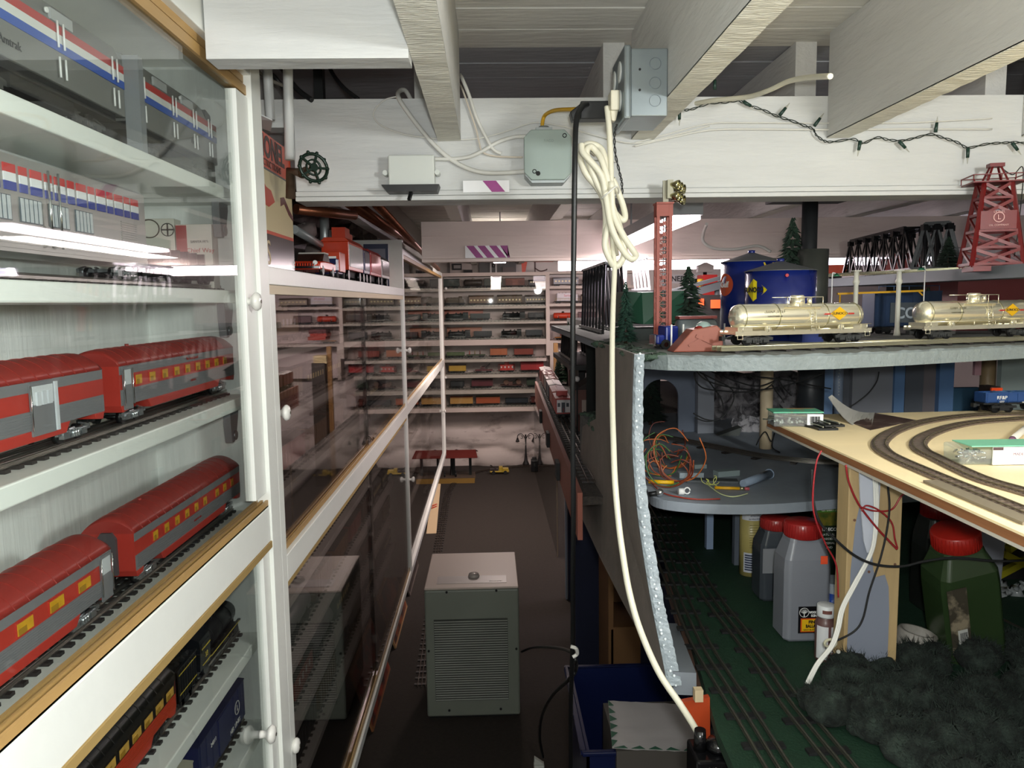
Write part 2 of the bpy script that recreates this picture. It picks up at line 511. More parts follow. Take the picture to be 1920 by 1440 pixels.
# ---- middle cabinet
cb2 = thing('display_cabinet', 'middle glass-fronted cabinet whose top shelf carries the red toy car and box', 'cabinet', (-.56, 2.6, .27))
INT = mat('dim_cabinet_interior', 'b5b0ab', .6, var=.08, vs=5, bump=.2, bs=30)
MB().box(-.74, -.72, 1.4402, 3.66, .27, 1.672).build('back_panel', INT, cb2)
MB().box(-.74, -.405, 1.4402, 3.66, 1.6395, 1.6725).build('top_shelf', W_CAB, cb2, bevel=.0015)
MB().box(-.432, -.407, 1.4402, 3.66, 1.622, 1.639).build('wood_edge', mat('tan_painted_strip', 'c8b896', .5), cb2)
MB().box(-.432, -.405, 1.4402, 1.474, .27, 1.6218).build('stile', W_CAB, cb2, bevel=.001)
MB().box(-.432, -.405, 1.4742, 3.66, 1.060, 1.114).box(-.436, -.4215, 1.4742, 3.66, 1.08, 1.118).build('middle_rail', W_CAB, cb2, bevel=.0015)
_b = MB()
for x in (-.434, -.425, -.416): _b.box(x, x + .004, 1.4742, 3.66, 1.1182, 1.129)
_b.build('sliding_track', OCHRE, cb2)
MB().box(-.432, -.407, 1.4742, 3.66, 1.048, 1.0598).build('wood_edge', OCHRE2, cb2)
MB().box(-.436, -.405, 1.4402, 3.66, .27, .30).build('bottom_rail', W_CAB, cb2, bevel=.001)
_b = MB()
for x in (-.434, -.425, -.416): _b.box(x, x + .004, 1.4742, 3.66, .3002, .318)
_b.build('sliding_track', OCHRE, cb2)
for z in (1.48, 1.33, 1.165, .90, .74, .585, .43):
    MB().box(-.72, -.475, 1.4744, 3.65, z, z + .02).build('shelf', INT, cb2, bevel=.0015)
MB().box(-.4235, -.4205, 1.476, 2.62, 1.1295, 1.6215).build('glass_pane', GLASS2, cb2)
MB().box(-.416, -.413, 2.56, 3.655, 1.1295, 1.6215).build('glass_pane', GLASS2, cb2)
MB().box(-.4235, -.4205, 1.476, 2.62, .3185, 1.0475).build('glass_pane', GLASS2, cb2)
MB().box(-.416, -.413, 2.56, 3.655, .3185, 1.0475).build('glass_pane', GLASS2, cb2)
PATT = mat('dark_edge_strip', '2c2a29', .5, col2='b9b4ae', vs=16, cut=(.56, .6))
MB().box(-.4204, -.417, 2.6, 2.625, 1.1295, 1.6215).box(-.4204, -.417, 2.6, 2.625, .3185, 1.0475).build('pane_edge', PATT, cb2)
knob(cb2, (-.4205, 1.50, 1.392))
knob(cb2, (-.4205, 1.46, .728), .95)
MB().box(-.74, -.405, 3.66, 3.70, .27, 1.90).build('stile', W_CAB, cb2, bevel=.001)
knob(cb2, (-.405, 3.68, 1.38), .9); knob(cb2, (-.405, 3.68, .752), .9)
# ---- far cabinet
cb3 = thing('display_cabinet', 'taller glass-fronted cabinet at the far end of the left row', 'cabinet', (-.56, 5.2, .27))
MB().box(-.74, -.72, 3.7002, 6.66, .27, 1.86).build('back_panel', INT, cb3)
MB().box(-.74, -.405, 3.7002, 6.66, 1.834, 1.862).build('top_panel', W_CAB, cb3, bevel=.0015)
MB().box(-.432, -.407, 3.7002, 6.66, 1.815, 1.8338).build('wood_edge', OCHRE, cb3)
MB().box(-.432, -.405, 3.7002, 6.66, 1.065, 1.118).build('middle_rail', W_CAB, cb3, bevel=.0015)
MB().box(-.434, -.42, 3.7002, 6.66, 1.1182, 1.13).build('sliding_track', OCHRE, cb3)
MB().box(-.432, -.405, 3.7002, 6.66, .27, .30).build('bottom_rail', W_CAB, cb3, bevel=.001)
MB().box(-.74, -.405, 6.66, 6.70, .27, 1.862).build('stile', W_CAB, cb3, bevel=.001)
MB().box(-.47, -.44, 5.12, 5.17, .301, 1.814).build('divider', PATT, cb3)
for z in (1.66, 1.5, 1.33, 1.165, .90, .74, .585, .43):
    MB().box(-.72, -.475, 3.705, 6.655, z, z + .02).build('shelf', INT, cb3, bevel=.0015)
for y0, y1 in ((3.705, 5.14), (5.15, 6.655)):
    MB().box(-.4235, -.4205, y0, y1, 1.1305, 1.8145).build('glass_pane', GLASS2, cb3)
    MB().box(-.4235, -.4205, y0, y1, .3005, 1.0645).build('glass_pane', GLASS2, cb3)
knob(cb3, (-.4205, 6.60, .675), .9)
MB().box(-.70, -.60, 1.6, 1.75, 0, .2699).build('foot', MBLACK, cb2)
MB().box(-.70, -.60, 3.4, 3.55, 0, .2699).build('foot', MBLACK, cb2)
MB().box(-.70, -.60, 5.2, 5.35, 0, .2699).build('foot', MBLACK, cb3)
MB().box(-.62, -.5, -.2, 1.3, 0, .2499).build('plinth', MBLACK, cab)

# ================================================================ rolling stock
M_RED = mat('train_red', 'b0352a', 0.45, var=.04, vs=20)
M_RROOF = mat('train_roof_red', '963029', 0.42, var=.06, vs=10)
M_BAND = mat('train_grey_band', '78787a', 0.5, 0.1)
M_SILV = mat('silver_truck', 'b9bdc0', 0.25, 0.9)
M_WIN = mat('yellow_window', 'c8961f', 0.5, var=.15, vs=60)
M_WHEEL = mat('wheel_black', '1c1c1d', 0.35, 0.4)
def cm(col, rough=.45, metal=0.0):
    return mat('paint_%s_%d_%d' % (col, int(rough * 100), int(metal * 10)), col, rough, metal)
def truck(t, x, m, gauge=.032, wl=.034, r=.0088, det=True, name='truck'):
    b = MB()
    for s in (-1, 1):
        y = s * (gauge / 2 + .007)
        b.box(x - wl, x + wl, y - .0018, y + .0018, .010, .015)
        b.box(x - .010, x + .010, y - .0028, y + .0028, .005, .013)
        if det:
            for dx in (-wl * .55, wl * .55):
                b.box(x + dx - .006, x + dx + .006, y - .003, y + .003, .0055, .013)
            for dx in (-.005, 0, .005):
                b.cyl((x + dx, y + s * .003, .006), (x + dx, y + s * .003, .014), .0016, n=6)
            b.bar((x - wl, y, .014), (x - wl * .4, y, .019), .003, .002); b.bar((x + wl, y, .014), (x + wl * .4, y, .019), .003, .002)
    b.box(x - .006, x + .006, -gauge / 2 - .006, gauge / 2 + .006, .010, .016)
    o = b.build(name, m, t, local=True)
    for dx in (-wl * .55, wl * .55):
        w_ = MB().cyl((x + dx, -gauge / 2 - .003, r), (x + dx, -gauge / 2 + .003, r), r, n=14).cyl((x + dx, gauge / 2 - .003, r), (x + dx, gauge / 2 + .003, r), r, n=14).cyl((x + dx, -gauge / 2, r), (x + dx, gauge / 2, r), .0018, n=6)
        if det:
            w_.cyl((x + dx, -gauge / 2 - .0042, r), (x + dx, -gauge / 2 - .003, r), r * .45, n=10)
        w_.build('wheels', M_WHEEL, o, local=True)
    return o
def coupler(t, x, s):
    MB().box(min(x, x + s * .012), max(x, x + s * .012), -.002, .002, .012, .016).box(x + s * .012 - .003, x + s * .012 + .003, -.005, .005, .010, .018).build('coupler', MBLACK, t, local=True)
def arc(W, h, z, n=10, shoulder=.0):
    return [(-W / 2 + W * i / n, z + h * math.sin(math.pi * i / n) ** .7) for i in range(n + 1)]

def passenger(label, loc, rz, L=.43, W=.068, group=None, wins=(), door=None, dome=None, c_roof=M_RROOF, c_skirt=M_RED, c_band=M_BAND, c_win=M_RED, c_letter=M_BAND, letters=None, lcol='9c2a22', seats=True, truckm=M_SILV, name='passenger_car', pane=M_WIN, H=.098, endm=M_RED):
    t = thing(name, label, 'model train car', loc, rz, group)
    hl = L / 2; hw = W / 2
    z0, z1, z2, z3, z4 = .018, .027, .047, .066, .077
    b = MB()
    # fluted lower band, window band, letterboard
    b.box(-hl, hl, -hw, hw, z1, z2, 1)
    for k in range(7):
        zz = z1 + .0018 + k * .0027
        b.box(-hl + .004, hl - .004, -hw - .0007, hw + .0007, zz, zz + .0014, 1)
    b.box(-hl, hl, -hw + .0005, hw - .0005, z2, z3, 2)
    b.box(-hl, hl, -hw, hw, z3, z4, 3)
    for s in (-1, 1):
        b.box(s * hl - .001, s * hl + .001, -hw + .0006, hw - .0006, z1, z4, 4)
    b.build('body', [c_skirt, c_band, c_win, c_letter, endm], t, local=True)
    b = MB()
    xs = hl - .075
    b.prism([(-hl, z1), (-hl + .022, z1), (-hl + .02, z0 + .002), (-hl + .004, z0), ], 'y', -hw, hw)
    b.prism([(hl, z1), (hl - .022, z1), (hl - .02, z0 + .002), (hl - .004, z0)], 'y', -hw, hw)
    b.prism([(-xs, z1), (xs, z1), (xs - .01, z0 - .003), (-xs + .01, z0 - .003)], 'y', -hw, hw)
    b.build('skirt', c_skirt, t, local=True, bevel=.001)
    # barrel roof with seams and rounded ends
    b = MB()
    prof = arc(W + .001, H - z4, z4, 14)
    sl = [(-hl - .001, .80), (-hl + .004, .97), (-hl + .012, 1.0), (hl - .012, 1), (hl - .004, .97), (hl + .001, .80)]
    vs = []
    for x, k in sl:
        for (y, z) in prof: vs.append((x, y * (1 if k == 1 else .985 + .015 * k), z4 + (z - z4) * k))
    n = len(prof)
    fs = [(i * n + j, i * n + j + 1, (i + 1) * n + j + 1, (i + 1) * n + j) for i in range(len(sl) - 1) for j in range(n - 1)]
    fs += [(i * n, (i + 1) * n, (i + 1) * n + n - 1, i * n + n - 1) for i in range(len(sl) - 1)]
    b.add(vs, fs, 0, True)
    b.add(vs, [tuple(range(n))[::-1], tuple(range(len(vs) - n, len(vs)))], 0)
    for k in range(1, int(L / .024)):
        x = -hl + k * .024
        pr = [(y * 1.004, z + .0006) for y, z in prof]
        b.prism(pr + [(y * .99, z - .001) for y, z in pr[::-1]], 'x', x - .0006, x + .0006)
    b.build('roof', c_roof, t, local=True)
    MB().cyl((-hl * .55, 0, H - .0015), (-hl * .55, 0, H + .003), .0028, n=8).build('roof_vent', c_roof, t, local=True)
    for (x, w_) in wins:
        b = MB().box(x - w_ / 2 - .0012, x + w_ / 2 + .0012, -hw - .0008, -hw + .0006, z2 + .0022, z3 - .0022, 1)
        b.box(x - w_ / 2, x + w_ / 2, -hw - .0013, -hw + .0006, z2 + .0035, z3 - .0035, 0)
        if seats:
            b.box(x - w_ / 2 + .001, x + w_ * .05, -hw - .0017, -hw - .0012, z2 + .0035, z3 - .009, 2)
        b.build('window', [pane, c_win, mat('seat_gold', '9c7418', .6)], t, local=True)
    for s in (-1, 1):
        MB().prism([(-hw * .36, z1 - .004), (hw * .36, z1 - .004), (hw * .36, z4 - .006), (hw * .2, z4 + .002), (-hw * .2, z4 + .002), (-hw * .36, z4 - .006)], 'x', s * (hl + .001), s * (hl + .006)).build('vestibule', mat('rubber_grey', '4b4547', .6), t, local=True)
        coupler(t, s * (hl + .002), s)
        truck(t, s * (hl - .052), truckm)
    if door is not None:
        x, w_ = door
        b = MB().box(x - w_ / 2, x + w_ / 2, -hw - .002, -hw, z1 - .006, z4 - .001, 0)
        b.box(x - w_ / 2 + .003, x + w_ / 2 - .003, -hw - .0026, -hw - .0018, z2 + .006, z4 - .005, 1)
        for s in (-1, 1): b.cyl((x + s * (w_ / 2 + .001), -hw - .003, z1), (x + s * (w_ / 2 + .001), -hw - .003, z4 - .004), .0009, n=6, mi=2)
        b.build('door', [c_band, mat('pale_pane', 'c9ccce', .2), CHROME], t, local=True)
    if letters:
        for (tx, x, z, s) in letters:
            text(tx, s, cm(lcol), t, (x, -hw - .0012, z), (1, 0, 0), (0, 0, 1), world=False)
    return t

def steamer(label, loc, rz, L=.22, col='17181a', group=None, det=True, name='steam_locomotive', stripe=None, num=None, side=-1):
    m = cm(col, .35, .2)
    t = thing(name, label, 'model locomotive', loc, rz, group)
    hl = L / 2; r = .021; zc = .045
    b = MB().cyl((-hl + .01, 0, zc), (hl * .45, 0, zc), r, n=18).cyl((-hl + .004, 0, zc), (-hl + .01, 0, zc), r * .9, r, n=18)
    b.cyl((-hl + .001, 0, zc), (-hl + .004, 0, zc), r * .5, n=12)
    for k in range(3): b.cyl((-hl * .7 + k * hl * .42, 0, zc), (-hl * .7 + k * hl * .42 + .002, 0, zc), r * 1.03, n=18)
    b.build('boiler', m, t, local=True)
    MB().prism([(-.026, .022), (.026, .022), (.028, .06), (.026, .072), (.012, .079), (-.012, .079), (-.026, .072), (-.028, .06)], 'x', hl * .45, hl - .015).box(hl * .5, hl - .02, -.0285, .0285, .052, .066).build('cab', m, t, local=True)
    MB().cyl((-hl + .025, 0, zc + r * .8), (-hl + .025, 0, zc + r + .014), .006, .008, n=12).build('smokestack', m, t, local=True)
    for xx in (-.012, hl * .25):
        MB().sph((xx, 0, zc + r + .001), .009, 12, sz=1.1).build('dome', m, t, local=True)
    b = MB().box(-hl + .005, hl - .01, -.020, .020, .014, .024)
    b.box(-hl + .002, hl * .45, -.027, -.022, .026, .0285).box(-hl + .002, hl * .45, .022, .027, .026, .0285)
    b.prism([(-hl - .012, .004), (-hl + .01, .004), (-hl + .01, .02), (-hl, .02)], 'y', -.018, .018)
    for s in (-1, 1): b.box(-hl + .02, -hl + .045, s * .022 - .006, s * .022 + .006, .012, .026)
    b.build('frame', m, t, local=True)
    for k in range(4):
        x = -hl * .35 + k * .03
        MB().cyl((x, -.021, .0145), (x, -.015, .0145), .0142, n=16).cyl((x, .015, .0145), (x, .021, .0145), .0142, n=16).build('driving_wheel', M_WHEEL, t, local=True)
    for s in (-1, 1):
        MB().bar((-hl * .35, s * .0235, .0135), (-hl * .35 + .09, s * .0235, .0135), .002, .004).bar((-hl + .04, s * .026, .018), (-hl * .35 + .03, s * .0245, .013), .002, .003).build('side_rod', STEEL, t, local=True)
    if stripe:
        MB().box(-hl + .01, hl * .42, side * .0268, side * .0275, .0265, .028).box(hl * .48, hl - .02, side * .0285, side * .0292, .056, .058).box(hl * .48, hl - .02, side * .0285, side * .0292, .030, .0315).build('stripe', cm(stripe), t, local=True)
    if num: text(num, .012, cm(stripe or 'd8c34a'), t, (hl * .45 + (hl * .55 - .015) / 2, side * .0293, .043), (-side, 0, 0), world=False)
    if det:
        MB().tube([(-hl + .01, -.023, zc + .004), (hl * .45, -.023, zc + .008)], .0008, 6).build('handrail', STEEL, t, local=True)
    coupler(t, -hl - .008, -1)
    return t

def freight(kind, label, loc, rz=0, L=.235, W=.058, H=.078, c='8a2a20', c2='3a2f2a', group=None, det=False, name=None, txt=None, tcol='e4e0d8', logo=False):
    nm = name or {'box': 'boxcar', 'reefer': 'refrigerator_car', 'tank': 'tank_car', 'flat': 'flat_car', 'gon': 'gondola_car', 'hop': 'hopper_car', 'cab': 'caboose', 'tender': 'tender', 'pass': 'passenger_car', 'diesel': 'diesel_locomotive', 'crane': 'crane_car', 'stock': 'stock_car'}[kind]
    t = thing(nm, label, 'model locomotive' if kind in ('diesel',) else 'model train car', loc, rz, group)
    hl = L / 2; hw = W / 2; m = cm(c); m2 = cm(c2); z0 = .018
    MB().box(-hl, hl, -hw * .8, hw * .8, .016, z0 + .002).build('frame', MBLACK, t, local=True)
    for s in (-1, 1):
        truck(t, s * (hl - .036), MBLACK, det=det, wl=.026)
        coupler(t, s * hl, s)
    if kind in ('box', 'reefer', 'stock'):
        b = MB().box(-hl, hl, -hw, hw, z0 + .002, H - .006, 0)
        for k in range(9):
            x = -hl + .008 + k * (L - .016) / 8
            if abs(x) > .03: b.box(x - .0008, x + .0008, -hw - .0008, hw + .0008, z0 + .003, H - .007, 0)
        if kind == 'stock':
            for k in range(5): b.box(-hl + .003, hl - .003, -hw - .0009, -hw, z0 + .007 + k * .009, z0 + .010 + k * .009, 1)
        b.build('body', [m, MBLACK], t, local=True)
        MB().prism([(-hw - .001, H - .006), (hw + .001, H - .006), (hw + .001, H - .004), (0, H), (-hw - .001, H - .004)], 'x', -hl - .001, hl + .001).box(-hl, hl, -.005, .005, H, H + .0015).build('roof', m2, t, local=True)
        MB().box(-.026, .026, -hw - .002, -hw, z0 + .003, H - .008).box(-.03, .03, -hw - .0025, -hw, H - .009, H - .0075).build('door', m, t, local=True)
        if logo:
            MB().lathe([(.011, -hw - .0012), (.0125, -hw - .0012), (.0125, -hw - .0004), (.011, -hw - .0004), (.011, -hw - .0012)], (0, 0, 0), 24, axis='y').T(Matrix.Translation((hl * .62, 0, .056))).build('emblem_ring', cm(tcol), t, local=True)
            text('L', .016, cm(tcol), t, (hl * .62, -hw - .0012, .056), world=False, name='emblem_letter')
    elif kind == 'tank':
        r = (H - .022) / 2; zc = z0 + .003 + r
        MB().cyl((-hl + .006, 0, zc), (hl - .006, 0, zc), r, n=20).sph((0, 0, 0), r, 20).build('tank', m, t, local=True) if False else MB().lathe([(.0, -hl + .001), (r * .7, -hl + .004), (r, -hl + .012), (r, hl - .012), (r * .7, hl - .004), (0, hl - .001)], (0, 0, zc), 20, axis='x').build('tank', m, t, local=True)
        MB().cyl((0, 0, zc + r * .8), (0, 0, zc + r + .010), .012, n=14).cyl((0, 0, zc + r + .010), (0, 0, zc + r + .013), .0085, n=12).build('dome', m2, t, local=True)
        for s in (-1, 1): MB().box(s * hl * .45 - .002, s * hl * .45 + .002, -r - .001, r + .001, z0, zc).build('strap', MBLACK, t, local=True)
    elif kind == 'flat':
        MB().box(-hl, hl, -hw, hw, z0 + .002, z0 + .010).build('deck', m, t, local=True)
    elif kind in ('gon', 'tender', 'hop'):
        b = MB().box(-hl, hl, -hw, -hw + .002, z0 + .002, H).box(-hl, hl, hw - .002, hw, z0 + .002, H).box(-hl, -hl + .002, -hw, hw, z0 + .002, H).box(hl - .002, hl, -hw, hw, z0 + .002, H).box(-hl, hl, -hw, hw, z0 + .002, z0 + .004)
        for k in range(8):
            x = -hl + .006 + k * (L - .012) / 7
            b.box(x - .001, x + .001, -hw - .0012, -hw, z0 + .002, H)
        b.box(-hl - .0005, hl + .0005, -hw - .0015, -hw + .0025, H - .002, H + .001)
        b.build('body', m, t, local=True)
        lb = MB(); nx_ = 14; vs = []
        for i in range(nx_ + 1):
            for j in range(6):
                vs.append((-hl + .002 + (L - .004) * i / nx_, -hw + .002 + (W - .004) * j / 5, H - .006 + random.uniform(0, .008) * (0 < j < 5)))
        lb.add(vs, [(i * 6 + j, i * 6 + j + 1, (i + 1) * 6 + j + 1, (i + 1) * 6 + j) for i in range(nx_) for j in range(5)])
        lb.build('load', m2, t, local=True)
    elif kind == 'cab':
        MB().box(-hl + .018, hl - .018, -hw, hw, z0 + .002, H - .008).build('body', m, t, local=True)
        MB().prism([(-hw - .002, H - .008), (hw + .002, H - .008), (hw + .002, H - .006), (0, H - .001), (-hw - .002, H - .006)], 'x', -hl + .002, hl - .002).build('roof', m2, t, local=True)
        MB().box(-.02, .022, -hw * .75, hw * .75, H - .004, H + .014).box(-.023, .025, -hw * .8, hw * .8, H + .014, H + .016).build('cupola', m, t, local=True)
        for s in (-1, 1):
            b = MB().box(s * hl - .018 if s > 0 else -hl, s * hl if s > 0 else -hl + .018, -hw, hw, z0 + .002, z0 + .005)
            for y in (-hw + .002, 0, hw - .002): b.cyl((s * (hl - .002), y, z0 + .004), (s * (hl - .002), y, H - .008 if y else z0 + .025), .001, n=6)
            b.build('platform', m2, t, local=True)
        for x in (-.05, -.015, .02, .055)[:4]:
            if abs(x) < hl - .02: MB().box(x - .006, x + .006, -hw - .001, -hw, .042, .058).build('window', cm('c8c9c6', .2), t, local=True)
    elif kind == 'pass':
        MB().box(-hl, hl, -hw, hw, z0 + .002, H - .018).build('body', m, t, local=True)
        MB().prism(arc(W + .003, .018, H - .018, 10), 'x', -hl - .003, hl + .003, smooth=True).build('roof', m2, t, local=True)
        for k in range(7):
            x = -hl + .022 + k * (L - .044) / 6
            MB().box(x - .007, x + .007, -hw - .001, -hw, .040, .054).build('window', cm('d8c48a' if det is not None else '222222', .3), t, local=True)
    elif kind == 'diesel':
        MB().box(-hl, hl, -hw * .98, hw * .98, z0, z0 + .006).build('walkway', MBLACK, t, local=True)
        MB().box(-hl + .02, hl * .4, -hw * .62, hw * .62, z0 + .006, H - .012).box(hl * .72, hl - .014, -hw * .62, hw * .62, z0 + .006, H - .026).build('hood', m, t, local=True, bevel=.002)
        MB().prism([(-hw * .9, z0 + .006), (hw * .9, z0 + .006), (hw * .9, H - .006), (hw * .5, H), (-hw * .5, H), (-hw * .9, H - .006)], 'x', hl * .4, hl * .72).build('cab', m, t, local=True)
        b = MB()
        for k in range(6):
            x = -hl + .01 + k * (L - .02) / 5
            b.cyl((x, -hw * .95, z0 + .006), (x, -hw * .95, z0 + .026), .0008, n=6)
        b.tube([(-hl + .01, -hw * .95, z0 + .026), (hl - .01, -hw * .95, z0 + .026)], .0008, 6)
        b.build('handrail', m2, t, local=True)
        for k in range(3): MB().cyl((-hl * .6 + k * .03, 0, H - .0125), (-hl * .6 + k * .03, 0, H - .009), .008, n=12).build('fan', MBLACK, t, local=True)
    elif kind == 'crane':
        MB().box(-hl, hl, -hw, hw, z0 + .002, z0 + .010).build('deck', m, t, local=True)
        MB().box(-.03, .012, -hw * .7, hw * .7, z0 + .010, z0 + .038).build('cab', m2, t, local=True)
        MB().bar((.01, 0, z0 + .02), (.06, 0, H), .010, .006).bar((-.01, 0, z0 + .038), (.055, 0, H), .002, .002).build('boom', MBLACK, t, local=True)
    if txt:
        for (s_, x, z, sz) in txt:
            text(s_, sz, cm(tcol), t, (x, -hw - .0026 if kind == 'box' and abs(x) < .03 else -hw - .0012, z), world=False)
    return t

# ================================================================ trains in the nearest cabinet
P90 = R(90)
XC = -.500
for z, lb in ((1.802, 'black three-rail track on the top shelf of the nearest cabinet'), (1.628, 'black three-rail track on the second shelf of the nearest cabinet'),
              (1.440, 'three-rail track under the upper pair of red and grey cars'), (1.222, 'three-rail track under the lower pair of red and grey cars'),
              (.985, 'three-rail track under the black and orange train behind the lower glass'), (.810, 'three-rail track under the dark blue boxcar')):
    track_piece('train_track', lb, (XC, -.1, z), (XC, 1.41, z))
# --- dark grey road diesels with tricolour stripe
def stripe_diesel(label, y0, y1, nose=True):
    L = y1 - y0; hl = L / 2
    t = thing('diesel_locomotive', label, 'model locomotive', (-.505, (y0 + y1) / 2, 1.812), P90, None)
    DG = mat('dark_silver_paint', '7c7c79', .5, .15); hw = .036
    prof = [(-hw, .034), (hw, .034), (hw, .098), (hw * .72, .122), (-hw * .72, .122), (-hw, .098)]
    b = MB()
    secs = [(-hl, 1, 0)] + ([(hl - .075, 1, 0), (hl - .035, .96, 0), (hl - .012, .85, .0), (hl, .62, 0)] if nose else [(hl, 1, 0)])
    vs = []
    for x, k, _ in secs:
        for (y, z) in prof: vs.append((x, y * (.75 + .25 * k), .034 + (z - .034) * (k if z > .07 else 1)))
    n = 6
    b.add(vs, [(i * n + j, i * n + (j + 1) % n, (i + 1) * n + (j + 1) % n, (i + 1) * n + j) for i in range(len(secs) - 1) for j in range(n)])
    b.add(vs, [tuple(range(n))[::-1], tuple(range(len(vs) - n, len(vs)))])
    b.build('body', DG, t, local=True, bevel=.0015)
    xe = hl - (.012 if nose else .001)
    for z, c, nm in ((.088, 'b5322f', 'red'), (.0785, 'dcdcd8', 'white'), (.069, '2b55ae', 'blue')):
        MB().box(-hl + .001, xe, -hw - .0012, -hw + .003, z, z + .0095).build('stripe', cm(c), t, local=True)['label'] = nm + ' stripe'
    MB().box(-hl, hl - .02, -hw + .004, hw - .004, .024, .034).box(-.06, .06, -hw + .008, hw - .008, .010, .024).build('underframe', MBLACK, t, local=True)
    for x in (-hl + .03, -.03, .05, hl - .05) if nose else (-hl + .03, .02, hl - .03):
        b = MB()
        for dx in (-.006, .006): b.cyl((x + dx, -hw - .004, .040), (x + dx, -hw - .004, .062), .0012, n=6).cyl((x + dx, -hw - .004, .072), (x + dx, -hw - .004, .1), .0012, n=6)
        b.build('grab_rail', WHITE, t, local=True)
    for x in (-.07, .03): MB().box(x - .022, x + .022, -hw - .001, -hw + .002, .1, .112).build('grille', cm('a9abab', .4), t, local=True)
    MB().cyl((.0, -hw - .002, .106), (.0, -hw, .106), .003).build('marker_light', WHITE, t, local=True)
    if nose:
        MB().prism([(hl - .052, .10), (hl - .024, .097), (hl - .028, .112), (hl - .05, .117)], 'y', -hw * .93, hw * .93).build('windshield', cm('202427', .15), t, local=True)
        MB().box(hl - .02, hl - .004, -hw * .8, hw * .8, .002, .032).build('pilot', DG, t, local=True)
        MB().bar((hl - .016, -hw * .9, .078), (hl + .006, -hw * .5, .078), .005, .006).build('anti_climber', DG, t, local=True)
    for s in (-1, 1):
        truck(t, s * (hl - .075), cm('4a4a48', .5, .3), wl=.042, r=.014)
    text('Amtrak', .012, BLACK, t, (.055 if nose else -.07, -hw - .001, .05), world=False)
    return t
stripe_diesel('dark grey diesel with tricolour stripe, nose at right, on the top shelf', 1.062, 1.395)
stripe_diesel('dark grey diesel unit behind the nosed one, cut by the left edge', .70, 1.045, False)
MB().box(-.485, -.463, 1.046, 1.061, 1.838, 1.925)
tag(MB().box(-.470, -.450, 1.0462, 1.0608, 1.803, 1.925).build('grey_divider_strip', GREY), 'grey upright strip between the two striped diesels', 'strip')
# --- silver bilevel car with tricolour window bars
def bilevel(label, yc, L=.42):
    t = thing('passenger_car', label, 'model train car', (-.528, yc, 1.638), P90)
    hl = L / 2; hw = .034; S = mat('brushed_silver', 'a4a19d', .35, .6)
    b = MB().box(-hl, hl, -hw, hw, .022, .122)
    for k in range(6): b.box(-hl, hl, -hw - .001, -hw, .026 + k * .005, .0285 + k * .005)
    for k in range(10): b.box(hl - .075, hl - .03, -hw - .0012, -hw, .050 + k * .003, .0515 + k * .003)
    b.build('body', S, t, local=True)
    MB().prism(arc(2 * hw, .010, .122, 8), 'x', -hl, hl, smooth=True).build('roof', cm('8f8f8d', .5), t, local=True)
    for k in range(17):
        x = -hl + .012 + k * .0235; w_ = .0065 if k % 2 else .010
        b = MB()
        for j, zz in enumerate((.085, .094, .103)): b.box(x - w_, x + w_, -hw - .0015, -hw, zz, zz + .009, j)
        b.build('window_panel', [cm('2a3a92'), cm('e4e4e6'), cm('c2302e')], t, local=True)
    for k in range(5):
        x = -hl + .03 + k * .055
        b = MB().box(x - .02, x + .02, -hw - .0012, -hw, .054, .08)
        for j in range(5): b.box(x - .019 + j * .008, x - .014 + j * .008, -hw - .002, -hw, .055, .079, 1)
        b.build('window', [cm('4d565e', .2), cm('b9bec1', .3)], t, local=True)
    for s in (-1, 1): truck(t, s * (hl - .05), cm('7d7f80', .3, .7))
    for x in (-.04, -.02): MB().cyl((x, -hw - .005, .03), (x, -hw - .005, .115), .0014, n=8).build('grab_rail', CHROME, t, local=True)
    return t
bilevel('silver ribbed car with red white and blue window bars on second shelf', .93)
# boxes at the right end of the second shelf
b = thing('train_set_box', 'cream box with an oval picture and cross emblem standing behind the second shelf train', 'box', (-.56, 1.38, 1.6285))
MB().box(-.603, -.541, 1.3605, 1.392, 1.6285, 1.752).build('box_body', cm('cfccc0', .5), b, bevel=.001)
MB().lathe([(.016, 1.3597), (.018, 1.3597), (.018, 1.3604), (.016, 1.3604)], (0, 0, 0), 20, axis='y').T(Matrix.Translation((-.583, 0, 1.735)) @ Matrix.Diagonal((1, 1, .9, 1))).build('oval_picture', cm('4b4035'), b)
MB().lathe([(.010, 1.3597), (.0115, 1.3597), (.0115, 1.3604), (.010, 1.3604)], (0, 0, 0), 20, axis='y').T(Matrix.Translation((-.552, 0, 1.733))).bar((-.552, 1.36, 1.723), (-.552, 1.36, 1.743), .0025, .0006, up=(0, 1, 0)).bar((-.562, 1.36, 1.733), (-.542, 1.36, 1.733), .0025, .0006, up=(0, 1, 0)).build('cross_emblem', cm('3a3835'), b)
b = thing('train_set_box', 'cream and red box lettered Chief Way at the right end of the second shelf', 'box', (-.51, 1.38, 1.6285))
MB().box(-.539, -.478, 1.3605, 1.392, 1.6285, 1.742).build('box_body', cm('cfc9bf', .5), b, bevel=.001)
MB().box(-.538, -.520, 1.3595, 1.3604, 1.665, 1.740).build('red_panel', cm('a23330', .5), b)
text("SANTA FE'S", .006, BLACK, b, (-.499, 1.3601, 1.712))
text('Chief Way', .011, cm('b23a30'), b, (-.498, 1.3601, 1.697))
t = freight('flat', 'black flat car with dark machinery at the right of the second shelf', (XC, 1.265, 1.638), P90, L=.20, c='191817', det=True)
b = MB()
random.seed(11)
for k in range(7): b.cyl((-.085 + k * .026, 0, .034), (-.085 + k * .026 + .016, 0, .034), random.uniform(.007, .014), n=12)
for k in range(5): b.box(-.08 + k * .035, -.075 + k * .035, -.02, .02, .028, .05)
b.build('machinery_load', cm('26221f', .25, .6), t, local=True)
